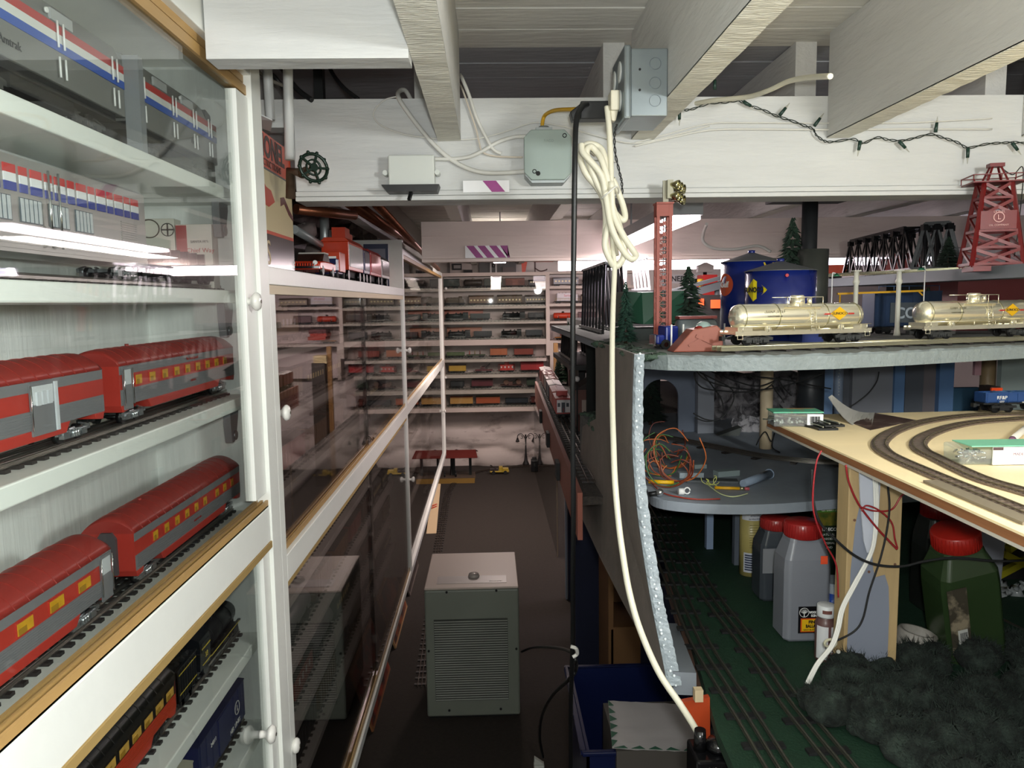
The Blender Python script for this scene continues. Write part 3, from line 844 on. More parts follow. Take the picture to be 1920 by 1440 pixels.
# --- red and grey streamliners
wn = [(-.165 + k * .0415, .017) for k in range(9)]
passenger('upper red and grey streamlined coach nearer the cabinet end wall', (XC, 1.190, 1.450), P90, L=.43, wins=[w_ for w_ in wn if w_[0] > -.17], door=(-.198, .022), letters=[('The Texan Special', .02, .0715, .0065), ('CAR NO. 1', .02, .037, .0045)])
t = passenger('upper red and grey baggage car with sliding door, at left edge of the photo', (XC, .722, 1.450), P90, L=.42, wins=[], door=(.082, .042), letters=[('MAIL', -.02, .0715, .007)])
b = MB()
for k in range(3): b.box(.068 + k * .010, .075 + k * .010, -.0385, -.0365, .052, .066)
b.box(.101, .106, -.0385, -.0365, .022, .074)
b.build('door_bars', cm('c9ccd0', .3), t, local=True)
wn2 = [(-.15 + k * .037, .014) for k in range(6)] + [(.09, .014), (.128, .014), (.165, .012)]
passenger('lower red and grey streamlined coach nearer the cabinet end wall', (XC, 1.195, 1.232), P90, L=.42, wins=wn2, letters=[('SPIRIT OF CAR', .0, .037, .0045)])
passenger('lower red and grey coach with yellow windows, cut by the left edge', (XC, .708, 1.232), P90, L=.43, wins=[(-.13 + k * .056, .026) for k in range(6)], door=(.198, .024), letters=[('CAR NO. 7', -.02, .037, .005)])
# --- black and orange train behind the lower glass
steamer('black steam engine with yellow stripes at the right end of the lower shelf', (XC, 1.285, .995), -P90, L=.215, stripe='c9b23c', num='33', side=1)
t = freight('tender', 'black tender coupled between engine and orange car on the lower shelf', (XC, 1.135, .995), P90, L=.075, H=.07, c='161617', c2='131313', det=True)
MB().box(-.033, .033, -.0305, -.0300, .03, .0315).box(-.033, .033, -.0305, -.03, .060, .0615).build('stripe', cm('c9b23c'), t, local=True)
passenger('orange-red coach with black roof and glowing yellow windows on the lower shelf', (XC, .868, .995), P90, L=.42, c_roof=cm('15140f', .4), c_skirt=cm('b8361c'), c_band=cm('b33a1e'), c_win=cm('17140f', .5), c_letter=cm('1a1610'), wins=[(-.19 + k * .0345, .024) for k in range(12)], seats=True, truckm=MBLACK, pane=mat('amber_window', 'c79b45', .5, var=.2, vs=80))
freight('box', 'dark blue boxcar with circled letter on the shelf below the orange car', (XC, 1.27, .820), P90, L=.225, H=.094, c='1b2350', c2='171d40', det=True, txt=[('24311', -.05, .062, .010), ('LIONEL LINES', .045, .030, .012)], logo=True)
freight('stock', 'pale grey slatted stock car left of the dark blue boxcar', (XC, 1.03, .820), P90, L=.21, H=.086, c='b5b09c', c2='a9a593', det=True)

# ================================================================ on the top shelf of the middle cabinet
SB = thing('toy_train_box', 'upright orange, cream and black box with bold lettering beside the nearest cabinet', 'box', (-.50, 1.66, 1.673))
b = MB()
def bx4(z0, z1, mi): b.box(-.60, -.444, 1.50, 1.79, z0, z1, mi)
bx4(1.673, 1.745, 2); bx4(1.7451, 1.752, 0); bx4(1.7521, 1.872, 1); bx4(1.8721, 1.876, 2); bx4(1.8761, 1.945, 0)
b.build('box_body', [cm('c4401a', .3), cm('c9b98f', .35), cm('2e2a2c', .2)], SB)
text('LIONEL', .058, cm('3a2420'), SB, (-.4437, 1.542, 1.917), (0, 1, 0), name='lettering', bold=.002, align='LEFT')
text('ELECTRIC TRAINS', .020, cm('3a2420'), SB, (-.4437, 1.545, 1.886), (0, 1, 0), align='LEFT')
text('S', .07, cm('b9a47a'), SB, (-.4437, 1.585, 1.705), (0, 1, 0), name='numeral')
b = MB().prism([(1.52, 1.805), (1.60, 1.80), (1.645, 1.815), (1.62, 1.835), (1.585, 1.838), (1.56, 1.85), (1.53, 1.848)], 'x', -.4438, -.4432).prism([(1.69, 1.83), (1.72, 1.835), (1.76, 1.812), (1.79, 1.80), (1.79, 1.79), (1.755, 1.80), (1.72, 1.82), (1.69, 1.812)], 'x', -.4438, -.4432, 1)
b.build('printed_picture', [cm('b53a1c'), cm('5a2420')], SB)
MB().box(-.61, -.46, 1.50, 1.80, 1.9455, 1.9475).prism([(1.50, 1.9476), (1.79, 1.9476), (1.74, 1.965), (1.56, 1.962)], 'x', -.60, -.598).build('open_flap', cm('cbc7bd', .6), SB)
tag(MB().add([(-.50, 1.52, 1.975), (-.42, 1.56, 1.955), (-.40, 1.50, 1.962), (-.455, 1.47, 1.985), (-.50, 1.52, 1.977), (-.42, 1.56, 1.957), (-.40, 1.50, 1.964), (-.455, 1.47, 1.987)], [(0, 1, 2, 3), (7, 6, 5, 4), (0, 4, 5, 1), (1, 5, 6, 2), (2, 6, 7, 3), (3, 7, 4, 0)]).T(Matrix.Translation((-.01, .03, -.009))).build('folded_card', cm('b9bcba', .6)), 'grey folded card lying on top of the lettered box', 'card')
# red and white toy coupe
t = thing('toy_car', 'red toy car with white roof on top of the middle cabinet', 'toy car', (-.447, 1.99, 1.673), P90)
hw = .038
b = MB().prism([(-.095, .014), (.095, .014), (.097, .030), (.085, .036), (.05, .037), (-.04, .037), (-.088, .034), (-.098, .028)], 'y', -hw, hw)
b.build('body', cm('c4371c', .2), t, local=True, bevel=.004)
MB().prism([(-.035, .0372), (.05, .0372), (.035, .056), (-.015, .056)], 'y', -hw + .006, hw - .006).build('window_glass', cm('2d1a16', .1), t, local=True)
MB().prism([(-.018, .0562), (.038, .0562), (.032, .060), (-.012, .060)], 'y', -hw + .005, hw - .005).build('roof', cm('d9d5cc', .25), t, local=True, bevel=.001)
b = MB().box(-.102, -.097, -hw, hw, .016, .022)
for k in range(9): b.box(-.1005, -.097, -hw + .012 + k * .006, -hw + .0145 + k * .006, .0225, .029)
b.build('bumper', CHROME, t, local=True)
for y in (-.027, .027): MB().cyl((-.1, y, .030), (-.095, y, .030), .0055, n=14).build('headlight', WHITE, t, local=True)
for x in (-.06, .06):
    for y in (-hw, hw - .008): MB().cyl((x, y, .0125), (x, y + .008, .0125), .0125, n=18).build('wheel', BLACK, t, local=True)
    MB().lathe([(.006, -hw - .0006), (.0095, -hw - .0006), (.0095, -hw), (.006, -hw)], (x, 0, .0125), 18, axis='y').build('whitewall', WHITE, t, local=True)
# dark blue toy truck right behind
t = thing('toy_truck', 'dark blue and orange toy truck right behind the red toy car', 'toy truck', (-.447, 2.20, 1.673), P90)
MB().box(-.07, .07, -.028, .028, .012, .02).box(-.065, -.045, -.026, .026, .0201, .04).box(-.044, -.015, -.028, .028, .0201, .055).build('cab', cm('1a2350', .25), t, local=True, bevel=.003)
MB().box(-.01, .07, -.03, .03, .0202, .075).build('box_body', cm('bf3f1f', .3), t, local=True, bevel=.001)
for k in range(3): MB().box(-.0112, -.0101, -.02, .02, .03 + k * .013, .037 + k * .013).build('white_panel', WHITE, t, local=True)
for x in (-.045, .045):
    for y in (-.03, .022): MB().cyl((x, y, .010), (x, y + .008, .010), .010, n=16).build('wheel', MBLACK, t, local=True)
# big tinplate train
def tin(label, y0, y1, h, c, c2, side=None, box=False, grp='tinplate_car'):
    L = y1 - y0
    t = thing(grp, label, 'toy train car', (-.452, (y0 + y1) / 2, 1.673), P90)
    hl = L / 2; hw = .04
    MB().box(-hl + .004, hl - .004, -hw, hw, .03, h - .012).build('body', cm(c, .25), t, local=True, bevel=.0015)
    MB().prism([(-hw - .003, h - .012), (hw + .003, h - .012), (hw - .01, h), (-hw + .01, h)], 'x', -hl, hl).build('roof', cm(c2, .3), t, local=True, bevel=.001)
    if side: MB().box(-hl + .012, hl - .012, -hw - .002, -hw, .04, h - .02).build('side_panel', cm(side, .15, .3), t, local=True)
    for x in (-hl + .03, hl - .03):
        for y in (-.034, .022): MB().cyl((x, y, .015), (x, y + .012, .015), .015, n=18).build('wheel', cm('1a1a1b', .3, .5), t, local=True)
    MB().box(-hl, hl, -.02, .02, .012, .03).build('underframe', MBLACK, t, local=True)
    if box: MB().box(-hl * .5, hl * .1, -.02, .02, h, h + .035).box(hl * .2, hl * .55, -.018, .018, h, h + .022).build('cupola', cm(c, .3), t, local=True)
    return t
tin('tall orange-red toy caboose with box cupola and silver side panel on the cabinet', 2.30, 2.56, .125, 'b8371a', 'b4391d', 'c0c4c6', True)
tin('dark blue toy wagon just behind the orange-red caboose', 2.575, 2.70, .118, '1c2250', 'a4281f', '2b2f55')
tin('bright red toy wagon with slatted door on top of the middle cabinet', 2.715, 2.98, .120, 'a82226', 'a02024', 'b03034')
tin('white and black toy wagon at the rear of the row on the middle cabinet', 3.0, 3.22, .112, 'b5b1ad', '3a3432', '45403e')
b = thing('framed_sign', 'tall dark blue framed board leaning at the rear of the cabinet-top row', 'sign', (-.45, 3.30, 1.673))
MB().box(-.52, -.418, 3.25, 3.262, 1.673, 1.85).build('board', cm('262b48', .3), b)
MB().box(-.505, -.43, 3.248, 3.2498, 1.69, 1.83).build('panel', cm('6d6a78', .4), b)
tag(MB().box(-.56, -.50, 3.45, 3.65, 1.673, 1.80).build('orange_box', cm('b8361c', .4)), 'orange-red box behind the framed board on the middle cabinet', 'box')

# ================================================================ dark trains inside the middle and far cabinets
random.seed(21)
protos = {}
def proto(key, *a, **k):
    if key not in protos:
        t = freight(*a, loc=(0, 0, -5), **k) if a[0] != 'steam' else None
        protos[key] = [t, False]
    return protos[key]
cols = {'box': ['5a2a22', '6b4a2a', '3a3c40', '7a2620'], 'pass': ['1c1f20', '2a2f2a', '3c2c24'], 'tank': ['1e1f22', '5c5c5e'], 'gon': ['23262a', '4a2c22'], 'hop': ['2a2b2e', '5c4a2a'], 'cab': ['7c2a1e', '6a5a22'], 'diesel': ['20242c', '5a2a20']}
ords = ['nearest', 'second', 'third', 'fourth', 'fifth', 'sixth', 'seventh', 'eighth', 'ninth']
kn = {'box': 'boxcar', 'pass': 'coach', 'tank': 'tanker', 'gon': 'gondola', 'hop': 'hopper', 'cab': 'caboose', 'diesel': 'diesel'}
def colword(c):
    r_, g_, b_ = (int(c[i:i + 2], 16) for i in (0, 2, 4))
    if max(r_, g_, b_) < 66: return 'black'
    if r_ > 1.6 * g_: return 'dark red'
    if r_ > 1.25 * b_: return 'brown'
    return 'grey'
SH = ['top', 'second', 'third', 'fourth']
def fill(cabn, ys, zlist, upper, n):
    for si, z in enumerate(zlist):
        tr = track_piece('train_track', 'dark track on the %s shelf in the %s half of the %s cabinet' % (SH[si], upper, cabn), (-.52, ys[0], z), (-.52, ys[1], z), step=.03)
        step = (ys[1] - ys[0]) / n
        for k in range(n):
            kd = random.choice(['box', 'pass', 'pass', 'tank', 'gon', 'hop', 'cab', 'diesel', 'box'])
            ci = random.randrange(len(cols[kd])); c = cols[kd][ci]
            lb = '%s %s, %s on %s shelf in the %s half of the %s cabinet' % (colword(c), kn[kd], ords[k], SH[si], upper, cabn)
            key = (kd, ci)
            loc = (-.52, ys[0] + step * (k + .5), z + .0102)
            if key not in protos:
                protos[key] = freight(kd, lb, loc, P90, L=.225, H=.082, c=c, c2='1c1a19')
            else:
                dup(protos[key], loc, P90, lb)
fill('middle', (1.50, 3.62), (1.5, 1.35, 1.185), 'upper', 8)
fill('middle', (1.50, 3.62), (.92, .76, .605, .45), 'lower', 8)
fill('far', (3.75, 6.6), (1.68, 1.52, 1.35, 1.185), 'upper', 6)
fill('far', (3.75, 6.6), (.92, .76, .605, .45), 'lower', 5)

# ================================================================ shelving on the far wall
FS = mat('pinkish_shelf_paint', 'bcaea5', .55, var=.04, vs=4)
YF = 7.22
def zy(py, Y=YF, px=925): return onY(px, py, Y).z
def xx(px, py=640, Y=YF): return onY(px, py, Y).x
fcab = thing('wall_shelf_cabinet', 'wide white shelf cabinet full of trains hanging on the far wall', 'cabinet', (.0, 7.0, .6))
XL, XR = xx(826), xx(1031)
MB().box(XL, XR, 7.42, 7.46, .62, 1.84).build('back_panel', mat('pinkish_back', 'b9aaa5', .7), fcab)
MB().box(XL, XL + .035, YF - .01, 7.42, .60, 1.86).build('stile', FS, fcab)
MB().box(XR - .035, XR, YF - .01, 7.42, zy(668), 1.86).build('stile', FS, fcab)
MB().box(XL, XR, YF - .02, 7.42, zy(517.5), zy(511)).build('top_panel', FS, fcab)
shelf_px = [(541, 545.5), (574, 579), (603, 607.5), (636.5, 647), (673, 678.5), (702, 708), (731, 738), (764, 772)]
SZ = []
for a, b_ in shelf_px:
    z1, z0 = zy(a), zy(b_); SZ.append(z1)
    MB().box(XL + .035, XR - .035 if a < 700 else xx(1008), YF, 7.42, z0, z1).build('shelf', FS, fcab)
MB().box(XL + .035, XR - .035, YF - .006, YF - .003, SZ[3] + .002, zy(518)).build('glass_pane', GLASS, fcab)
MB().box(XL + .035, xx(1005), YF - .006, YF - .003, SZ[7] + .002, zy(648)).build('glass_pane', GLASS, fcab)
for (p, si) in (((835, 708), 0), ((836, 541), 0)):
    MB().sph(tuple(onY(p[0], p[1], YF - .02)), .014, 10).build('knob', PORC, fcab)
# cars on the far wall: kind, left px, right px, height, colour, second colour, label
def on_shelf(si, kind, a, b_, H, c, c2, label, **k):
    xa, xb = xx(a, 600, 7.33), xx(b_, 600, 7.33)
    L = xb - xa
    loc = ((xa + xb) / 2, 7.33, SZ[si] + .0102)
    if kind == 'steam':
        return steamer(label, loc, 0, L=L, col=c, det=False)
    return freight(kind, label, loc, 0, L=L, H=H, c=c, c2=c2, **k)
for i in range(8):
    track_piece('train_track', 'dark track on the %s shelf of the far wall cabinet' % (['top', 'second', 'third', 'fourth', 'fifth', 'sixth', 'seventh', 'lowest'][i]), (XL + .04, 7.33, SZ[i]), ((XR - .04) if i < 6 else xx(1004), 7.33, SZ[i]), step=.035)
FW_ = [
 (0, 'box', 832, 863, .085, '24302c', '2a3834', 'dark green boxcar at the left end of the far cabinet top shelf'),
 (0, 'tank', 871, 906, .080, '3a332c', '8c8478', 'dark tank car with bright dome on the far cabinet top shelf'),
 (0, 'box', 909, 943, .085, '363a30', '2b2f27', 'olive boxcar in the middle of the far cabinet top shelf'),
 (0, 'stock', 949, 984, .086, '7d3b26', '6b3020', 'rust brown slatted car on the far cabinet top shelf'),
 (0, 'pass', 992, 1026, .07, '4a4448', '3a3638', 'low grey car at the right end of the far cabinet top shelf'),
 (1, 'diesel', 833, 873, .085, '4b3a22', '6a5430', 'brown electric engine at the left end of the far second shelf'),
 (1, 'pass', 880, 926, .095, '6b4a2c', '5a3c22', 'brown passenger coach second from left on the far second shelf'),
 (1, 'pass', 933, 979, .095, '5f4a34', '4c3c2a', 'bronze passenger coach third from left on the far second shelf'),
 (1, 'pass', 985, 1026, .090, '77706a', '5c554f', 'silver-brown coach at the right end of the far second shelf'),
 (2, 'steam', 835, 881, 0, '15201f', '', 'dark green steam engine at the left end of the far third shelf'),
 (2, 'tender', 882, 919, .066, '16211f', '101515', 'tender behind the left steam engine on the far third shelf'),
 (2, 'steam', 942, 987, 0, '1a1c1c', '', 'black steam engine right of centre on the far third shelf'),
 (2, 'tender', 990, 1020, .068, '211f20', '151515', 'dark tender at the right end of the far third shelf'),
 (3, 'steam', 839, 884, 0, '16181a', '', 'black steam engine at the left end of the far fourth shelf'),
 (3, 'tender', 888, 922, .066, '1c1e22', '131415', 'black tender second from left on the far fourth shelf'),
 (3, 'steam', 939, 980, 0, '141515', '', 'black steam engine third from left on the far fourth shelf'),
 (3, 'tender', 985, 1016, .070, '22262b', '17191b', 'dark grey tender at the right end of the far fourth shelf'),
 (4, 'gon', 836, 870, .052, '4a5a30', '39462a', 'low green gondola at the left end of the far fifth shelf'),
 (4, 'flat', 873, 909, .07, '3c4a26', '6e3a24', 'green flat car with small workmen on the far fifth shelf'),
 (4, 'box', 918, 950, .085, 'a65424', '8f4620', 'orange boxcar on the far fifth shelf'),
 (4, 'hop', 963, 999, .075, '7c2b18', '5e1f14', 'rust red hopper car on the far fifth shelf'),
 (5, 'reefer', 840, 872, .078, 'b8902c', '5c3b22', 'yellow boxcar at the left end of the far sixth shelf'),
 (5, 'crane', 889, 922, .085, '6b1e26', '4b1c1e', 'maroon crane car on the far sixth shelf'),
 (5, 'cab', 933, 964, .080, 'b3241c', 'a32018', 'bright red caboose on the far sixth shelf'),
 (5, 'box', 975, 1018, .098, '9c1c1e', '8a181a', 'large red boxcar at the right end of the far sixth shelf'),
 (6, 'hop', 842, 868, .068, '26282a', '1c1c1c', 'short black hopper at the left end of the far seventh shelf'),
 (6, 'box', 882, 922, .085, '5a1c26', '4c1822', 'maroon boxcar on the far seventh shelf'),
 (6, 'crane', 936, 978, .080, '4c2622', '5c3b34', 'brown flat car with reels on the far seventh shelf'),
 (6, 'box', 986, 1003, .085, '33402e', '2a3426', 'short green boxcar at the right end of the far seventh shelf'),
 (7, 'reefer', 841, 884, .088, 'b98a4a', 'a5502a', 'yellow reefer with orange roof at the left of the far lowest shelf'),
 (7, 'reefer', 890, 935, .088, 'a04a24', '3f4f2b', 'orange reefer with green roof on the far lowest shelf'),
 (7, 'hop', 945, 988, .062, '20262e', '17191c', 'dark blue hopper on the far lowest shelf'),
 (7, 'cab', 991, 1004, .060, '5a2018', '481a14', 'short brown caboose at the right end of the far lowest shelf'),
]
for si, kind, a, b_, H, c, c2, lb in FW_:
    t = on_shelf(si, kind, a, b_, H, c, c2, lb)
    if 'workmen' in lb:
        for k in range(3): MB().cyl((-.06 + k * .05, 0, .028), (-.06 + k * .05, 0, .055), .006, .004, n=8).sph((-.06 + k * .05, 0, .060), .005, 8).build('figure', cm(['a23a24', '8a7a50', '6a3028'][k]), t, local=True)
    if 'reels' in lb:
        for x in (-.05, .07): MB().cyl((x, -.02, .052), (x, .02, .052), .024, n=16).build('reel', cm('6b4a3a'), t, local=True)
# reddish streamliners standing behind the steam engines
for (a, b_, si, c, lb) in ((834, 906, 2, 'a8604c', 'pale red streamlined coach behind the engines of the far third shelf'), (838, 903, 3, 'a5705a', 'faded orange coach behind the engines of the far fourth shelf')):
    xa, xb = xx(a, 600, 7.385), xx(b_, 600, 7.385)
    freight('pass', lb, ((xa + xb) / 2, 7.385, SZ[si] + .0003), 0, L=xb - xa, H=.115, c=c, c2=c)
# top of the far cabinet: dark pictures, lantern, orange bracket
zt = zy(511) + .0003
def yb(name, a, b_, p1, p0, Y0, Y1, m): # px box standing at depth Y0..Y1
    xa, xb = onY(a, (p0 + p1) / 2, Y0).x, onY(b_, (p0 + p1) / 2, Y0).x
    return MB().box(xa, xb, Y0, Y1, zy(p0, Y0, (a + b_) / 2), zy(p1, Y0, (a + b_) / 2))
b = thing('model_garage', 'small dark framed window display at the left on top of the far cabinet', 'model building', (xx(855), 7.28, zt))
MB().box(xx(846), xx(886), 7.31, 7.325, zt, zt + .115).build('back_board', cm('8b817c'), b)
MB().box(xx(850), xx(868), 7.295, 7.309, zt + .03, zt + .09).build('frame', MBLACK, b)
MB().box(xx(853), xx(866), 7.29, 7.2945, zt + .045, zt + .075).build('panel', cm('6d6a67'), b)
MB().box(xx(872), xx(888), 7.26, 7.294, zt, zt + .03).build('base', MBLACK, b)
b = thing('model_bridge', 'dark arched bridge portal in the middle on top of the far cabinet', 'model building', (xx(935), 7.28, zt))
MB().box(xx(901), xx(970), 7.32, 7.33, zt, zt + .118).build('back_wall', cm('201f21'), b)
MB().box(xx(921), xx(924), 7.28, 7.29, zt, zt + .1).box(xx(931), xx(934), 7.28, 7.29, zt, zt + .1).box(xx(921), xx(934), 7.28, 7.29, zt + .09, zt + .1).build('doorway', cm('6f6a6b', .3), b)
MB().cyl((xx(927.5), 7.29, zt + .05), (xx(927.5), 7.29, zt + .085), .012, n=10).build('lamp', cm('4c4a4a', .2, .5), b)
MB().box(xx(945), xx(968), 7.26, 7.31, zt, zt + .05).build('base', cm('2d1c1c'), b)
tag(MB().prism([(xx(981), zt), (xx(987), zt), (xx(992), zt + .12), (xx(980), zt + .12)], 'y', 7.29, 7.31).build('orange_board', cm('b5391c')), 'narrow orange board standing on top of the far cabinet', 'board')
b = thing('wall_hook_rack', 'orange and black rack with hanging hooks right of the orange board', 'rack', (xx(1018), 7.31, zt))
MB().box(xx(1003), xx(1040), 7.30, 7.32, zt + .095, zt + .118).build('rail', cm('a33a20'), b)
MB().box(xx(1004), xx(1007), 7.30, 7.31, zt, zt + .1).tube(smoothpts([(xx(1005), 7.29, zt + .04), (xx(1015), 7.29, zt + .01), (xx(1026), 7.29, zt + .02), (xx(1028), 7.29, zt + .03)]), .005).build('hook', cm('3a1614'), b)
# ---- second shelf unit on the far wall, right
f2 = thing('wall_shelf_unit', 'open white train shelves right of the far cabinet, partly behind the black cord', 'shelf', (.8, 7.0, .9))
XA, XB = XR + .001, xx(1190)
MB().box(XA, XB, 7.42, 7.46, .9, 1.84).build('back_panel', mat('pinkish_back2', 'c9bab6', .7), f2)
S2 = []
for a, b_ in ((511, 515), (538, 543), (571, 576), (604, 608), (640, 645)):
    z1, z0 = zy(a), zy(b_); S2.append(z1)
    MB().box(XA, XB, YF, 7.42, z0, z1).build('shelf', FS, f2)
MB().box(XA, XA + .03, YF, 7.42, .9, zy(645)).build('stile', FS, f2)
for si, kind, a, b_, H, c, c2, lb, ex in [
 (1, 'pass', 1038, 1084, .085, '8e8f96', '9a9ba2', 'silver streamlined coach on the upper right far shelf', {}),
 (1, 'steam', 1092, 1135, .0, '1c1c1f', '', 'black steam engine beside the silver coach on the upper right far shelf', {}),
 (2, 'diesel', 1040, 1086, .11, 'c9c3c8', 'c9b63a', 'white and red diesel lettered Santa Fe on the right far shelf', {}),
 (2, 'pass', 1090, 1140, .085, '8a7c6c', '6d6258', 'tan coach right of the white diesel on the right far shelf', {}),
 (3, 'tank', 1037, 1074, .078, 'b5371c', '2a1a18', 'orange tank car with a round emblem on the right far shelf', {}),
 (3, 'box', 1084, 1116, .082, '4c1c22', '3c161a', 'maroon boxcar right of the orange tank car', {}),
]:
    xa, xb = xx(a, 600, 7.33), xx(b_, 600, 7.33); loc = ((xa + xb) / 2, 7.33, S2[si] + .0003)
    t = steamer(lb, loc, 0, L=xb - xa, col=c, det=False) if kind == 'steam' else freight(kind, lb, loc, 0, L=xb - xa, H=H, c=c, c2=c2)
    if 'Santa' in lb:
        MB().box(-.09, .085, -.031, -.0265, .055, .098).build('side_panel', cm('cfc9ce'), t, local=True)
        text('Santa Fe', .03, cm('b01c3c'), t, (.02, -.0315, .075), world=False)
    if 'emblem' in lb:
        MB().lathe([(.009, -.026), (.012, -.026), (.012, -.0245), (.009, -.0245)], (-.05, 0, .048), 16, axis='y').build('emblem_ring', WHITE, t, local=True)
for k, (a, b_, p1, p0, c, lb) in enumerate([(1049, 1080, 610, 616, '5c1c1c', 'flat maroon train box on top of the small far stack'), (1048, 1078, 617, 622, 'a8301e', 'flat red train box in the middle of the small far stack'), (1050, 1082, 623, 628, 'a8321f', 'flat orange-red train box at the bottom of the small far stack')]):
    tag(yb('b', a, b_, p1, p0 + .9, 7.28, 7.08, None).build('train_box', cm(c)), lb, 'box')
freight('flat', 'small yellow-orange car low on the right far shelf', (onY(1053, 632, 7.30).x, 7.30, S2[4] + .0003), 0, L=.13, c='c07a20', H=.05)
for k in range(3):
    tag(yb('b', 1046, 1070, 660 + k * 5, 664.5 + k * 5, 6.75, 6.9, None).build('pale_plank', cm('c9b78a')), ['top', 'middle', 'bottom'][k] + ' one of three pale wooden strips beneath the right far shelves', 'wood strip')
tag(MB().box(onY(1046, 660, 6.9).x, onY(1070, 660, 6.9).x, 6.74, 6.91, .0, zy(675.5, 6.75)).build('wood_stack_support', cm('3a332d')), 'dark support beneath the pale wooden strips at the far wall', 'support')
tag(MB().box(onY(1038, 640, 6.8).x, onY(1046, 640, 6.8).x, 6.8, 6.84, 0, zy(645, 6.8)).build('wooden_post', cm('8f6a3c')), 'brown wooden post under the right far shelves', 'post')

# ================================================================ on the far floor
def loop_track(name, label, pts, gauge=.032, tie=.062, step=.055, z=0.0, railm=None, tw=.014, tiem=None, rh=.010, rails=3, rr=.0018, closed=False):
    P = smoothpts([(p[0], p[1], z) for p in pts], 14)
    t = thing(name, label, 'train track', tuple(P[0]))
    def off(d, h):
        out = []
        for i, p in enumerate(P):
            a = P[min(i + 1, len(P) - 1)] - P[max(i - 1, 0)]; a.normalize()
            out.append(p + Vector((-a.y, a.x, 0)) * d + Vector((0, 0, h)))
        return out
    b = MB(); acc = step / 2; run = 0
    for i in range(len(P) - 1):
        seg = (P[i + 1] - P[i]); L = seg.length; d = seg / L if L else seg
        while run + L >= acc:
            c = P[i] + d * (acc - run); n = Vector((-d.y, d.x, 0))
            b.bar(c - n * tie / 2 + Vector((0, 0, .002)), c + n * tie / 2 + Vector((0, 0, .002)), tw, .0038)
            acc += step
        run += L
    if len(b.v): b.build('ties', tiem or TIE, t)
    ds = (-gauge / 2, 0, gauge / 2) if rails == 3 else (-gauge / 2, gauge / 2)
    for d in ds:
        o_ = off(d, rh - rr); m = MB().tube(o_, rr, 6)
        lo_ = off(d, .0045)
        vs = []
        for a_, c_ in zip(o_, lo_): vs += [a_, c_]
        m2 = MB()
        for i in range(len(lo_) - 1): m2.bar(lo_[i], lo_[i + 1], .0045 if rails == 3 else .002, .0012)
        m.join(m2)
        for i in range(len(lo_) - 1): m.bar((o_[i] + lo_[i]) / 2, (o_[i + 1] + lo_[i + 1]) / 2, .0012, max(.002, (o_[i] - lo_[i]).length))
        m.build('rail', railm or STEEL, t)
    return t
DSTEEL = mat('dull_rail', '4a4038', .4, .6)
fp = [onZ(*p, 0) for p in ((790, 1290), (800, 1210), (812, 1120), (820, 1040), (830, 980), (840, 925), (856, 903), (880, 890), (920, 881), (970, 876), (1035, 873))]
loop_track('floor_track', 'dark three-rail track running along the floor and curving at the far wall', [(p.x, p.y) for p in fp], z=.0005, railm=DSTEEL)
FB = .066
# station platform with red roof
pl = thing('station_platform', 'model station platform with dark red roof on the far floor', 'model building', (-.36, 6.9, 0))
MB().box(-.54, -.16, 6.75, 7.0, 0, .045).build('platform', cm('8a6a2c', .6), pl)
MB().box(-.54, -.16, 6.75, 7.0, .0452, .049).build('deck', cm('4a3c30', .7), pl)
for x in (-.50, -.35, -.2): MB().box(x - .012, x + .012, 6.86, 6.89, .049, .24).prism([(x - .03, .24), (x + .03, .24), (x + .012, .2), (x - .012, .2)], 'y', 6.86, 6.89).build('post', cm('141a18'), pl)
A, B_, C_, D_ = onY(838, 838, 6.80), onY(851, 855, 6.72), onY(916, 838, 6.75), onY(902, 827, 7.0)
for k in (0,):
    z0 = .245
    MB().add([(-.57, 6.72, z0 - .012), (-.13, 6.72, z0 - .012), (-.15, 6.87, z0 + .03), (-.55, 6.87, z0 + .03), (-.57, 6.72, z0 - .006), (-.13, 6.72, z0 - .006), (-.15, 6.87, z0 + .036), (-.55, 6.87, z0 + .036)], [(0, 3, 2, 1), (4, 5, 6, 7), (0, 1, 5, 4), (1, 2, 6, 5), (2, 3, 7, 6), (3, 0, 4, 7)]).add([(-.55, 6.871, z0 + .03), (-.15, 6.871, z0 + .03), (-.13, 7.02, z0 - .012), (-.57, 7.02, z0 - .012), (-.55, 6.871, z0 + .036), (-.15, 6.871, z0 + .036), (-.13, 7.02, z0 - .006), (-.57, 7.02, z0 - .006)], [(0, 3, 2, 1), (4, 5, 6, 7), (0, 1, 5, 4), (1, 2, 6, 5), (2, 3, 7, 6), (3, 0, 4, 7)]).build('roof', cm('5e1c16', .5), pl)
MB().cyl((-.33, 6.8, .049), (-.33, 6.8, .09), .008, n=8).sph((-.33, 6.8, .098), .009, 8).build('figure', MBLACK, pl)
MB().cyl((-.43, 6.8, .049), (-.43, 6.8, .08), .008, n=8).sph((-.43, 6.8, .088), .009, 8).build('figure', MBLACK, pl)
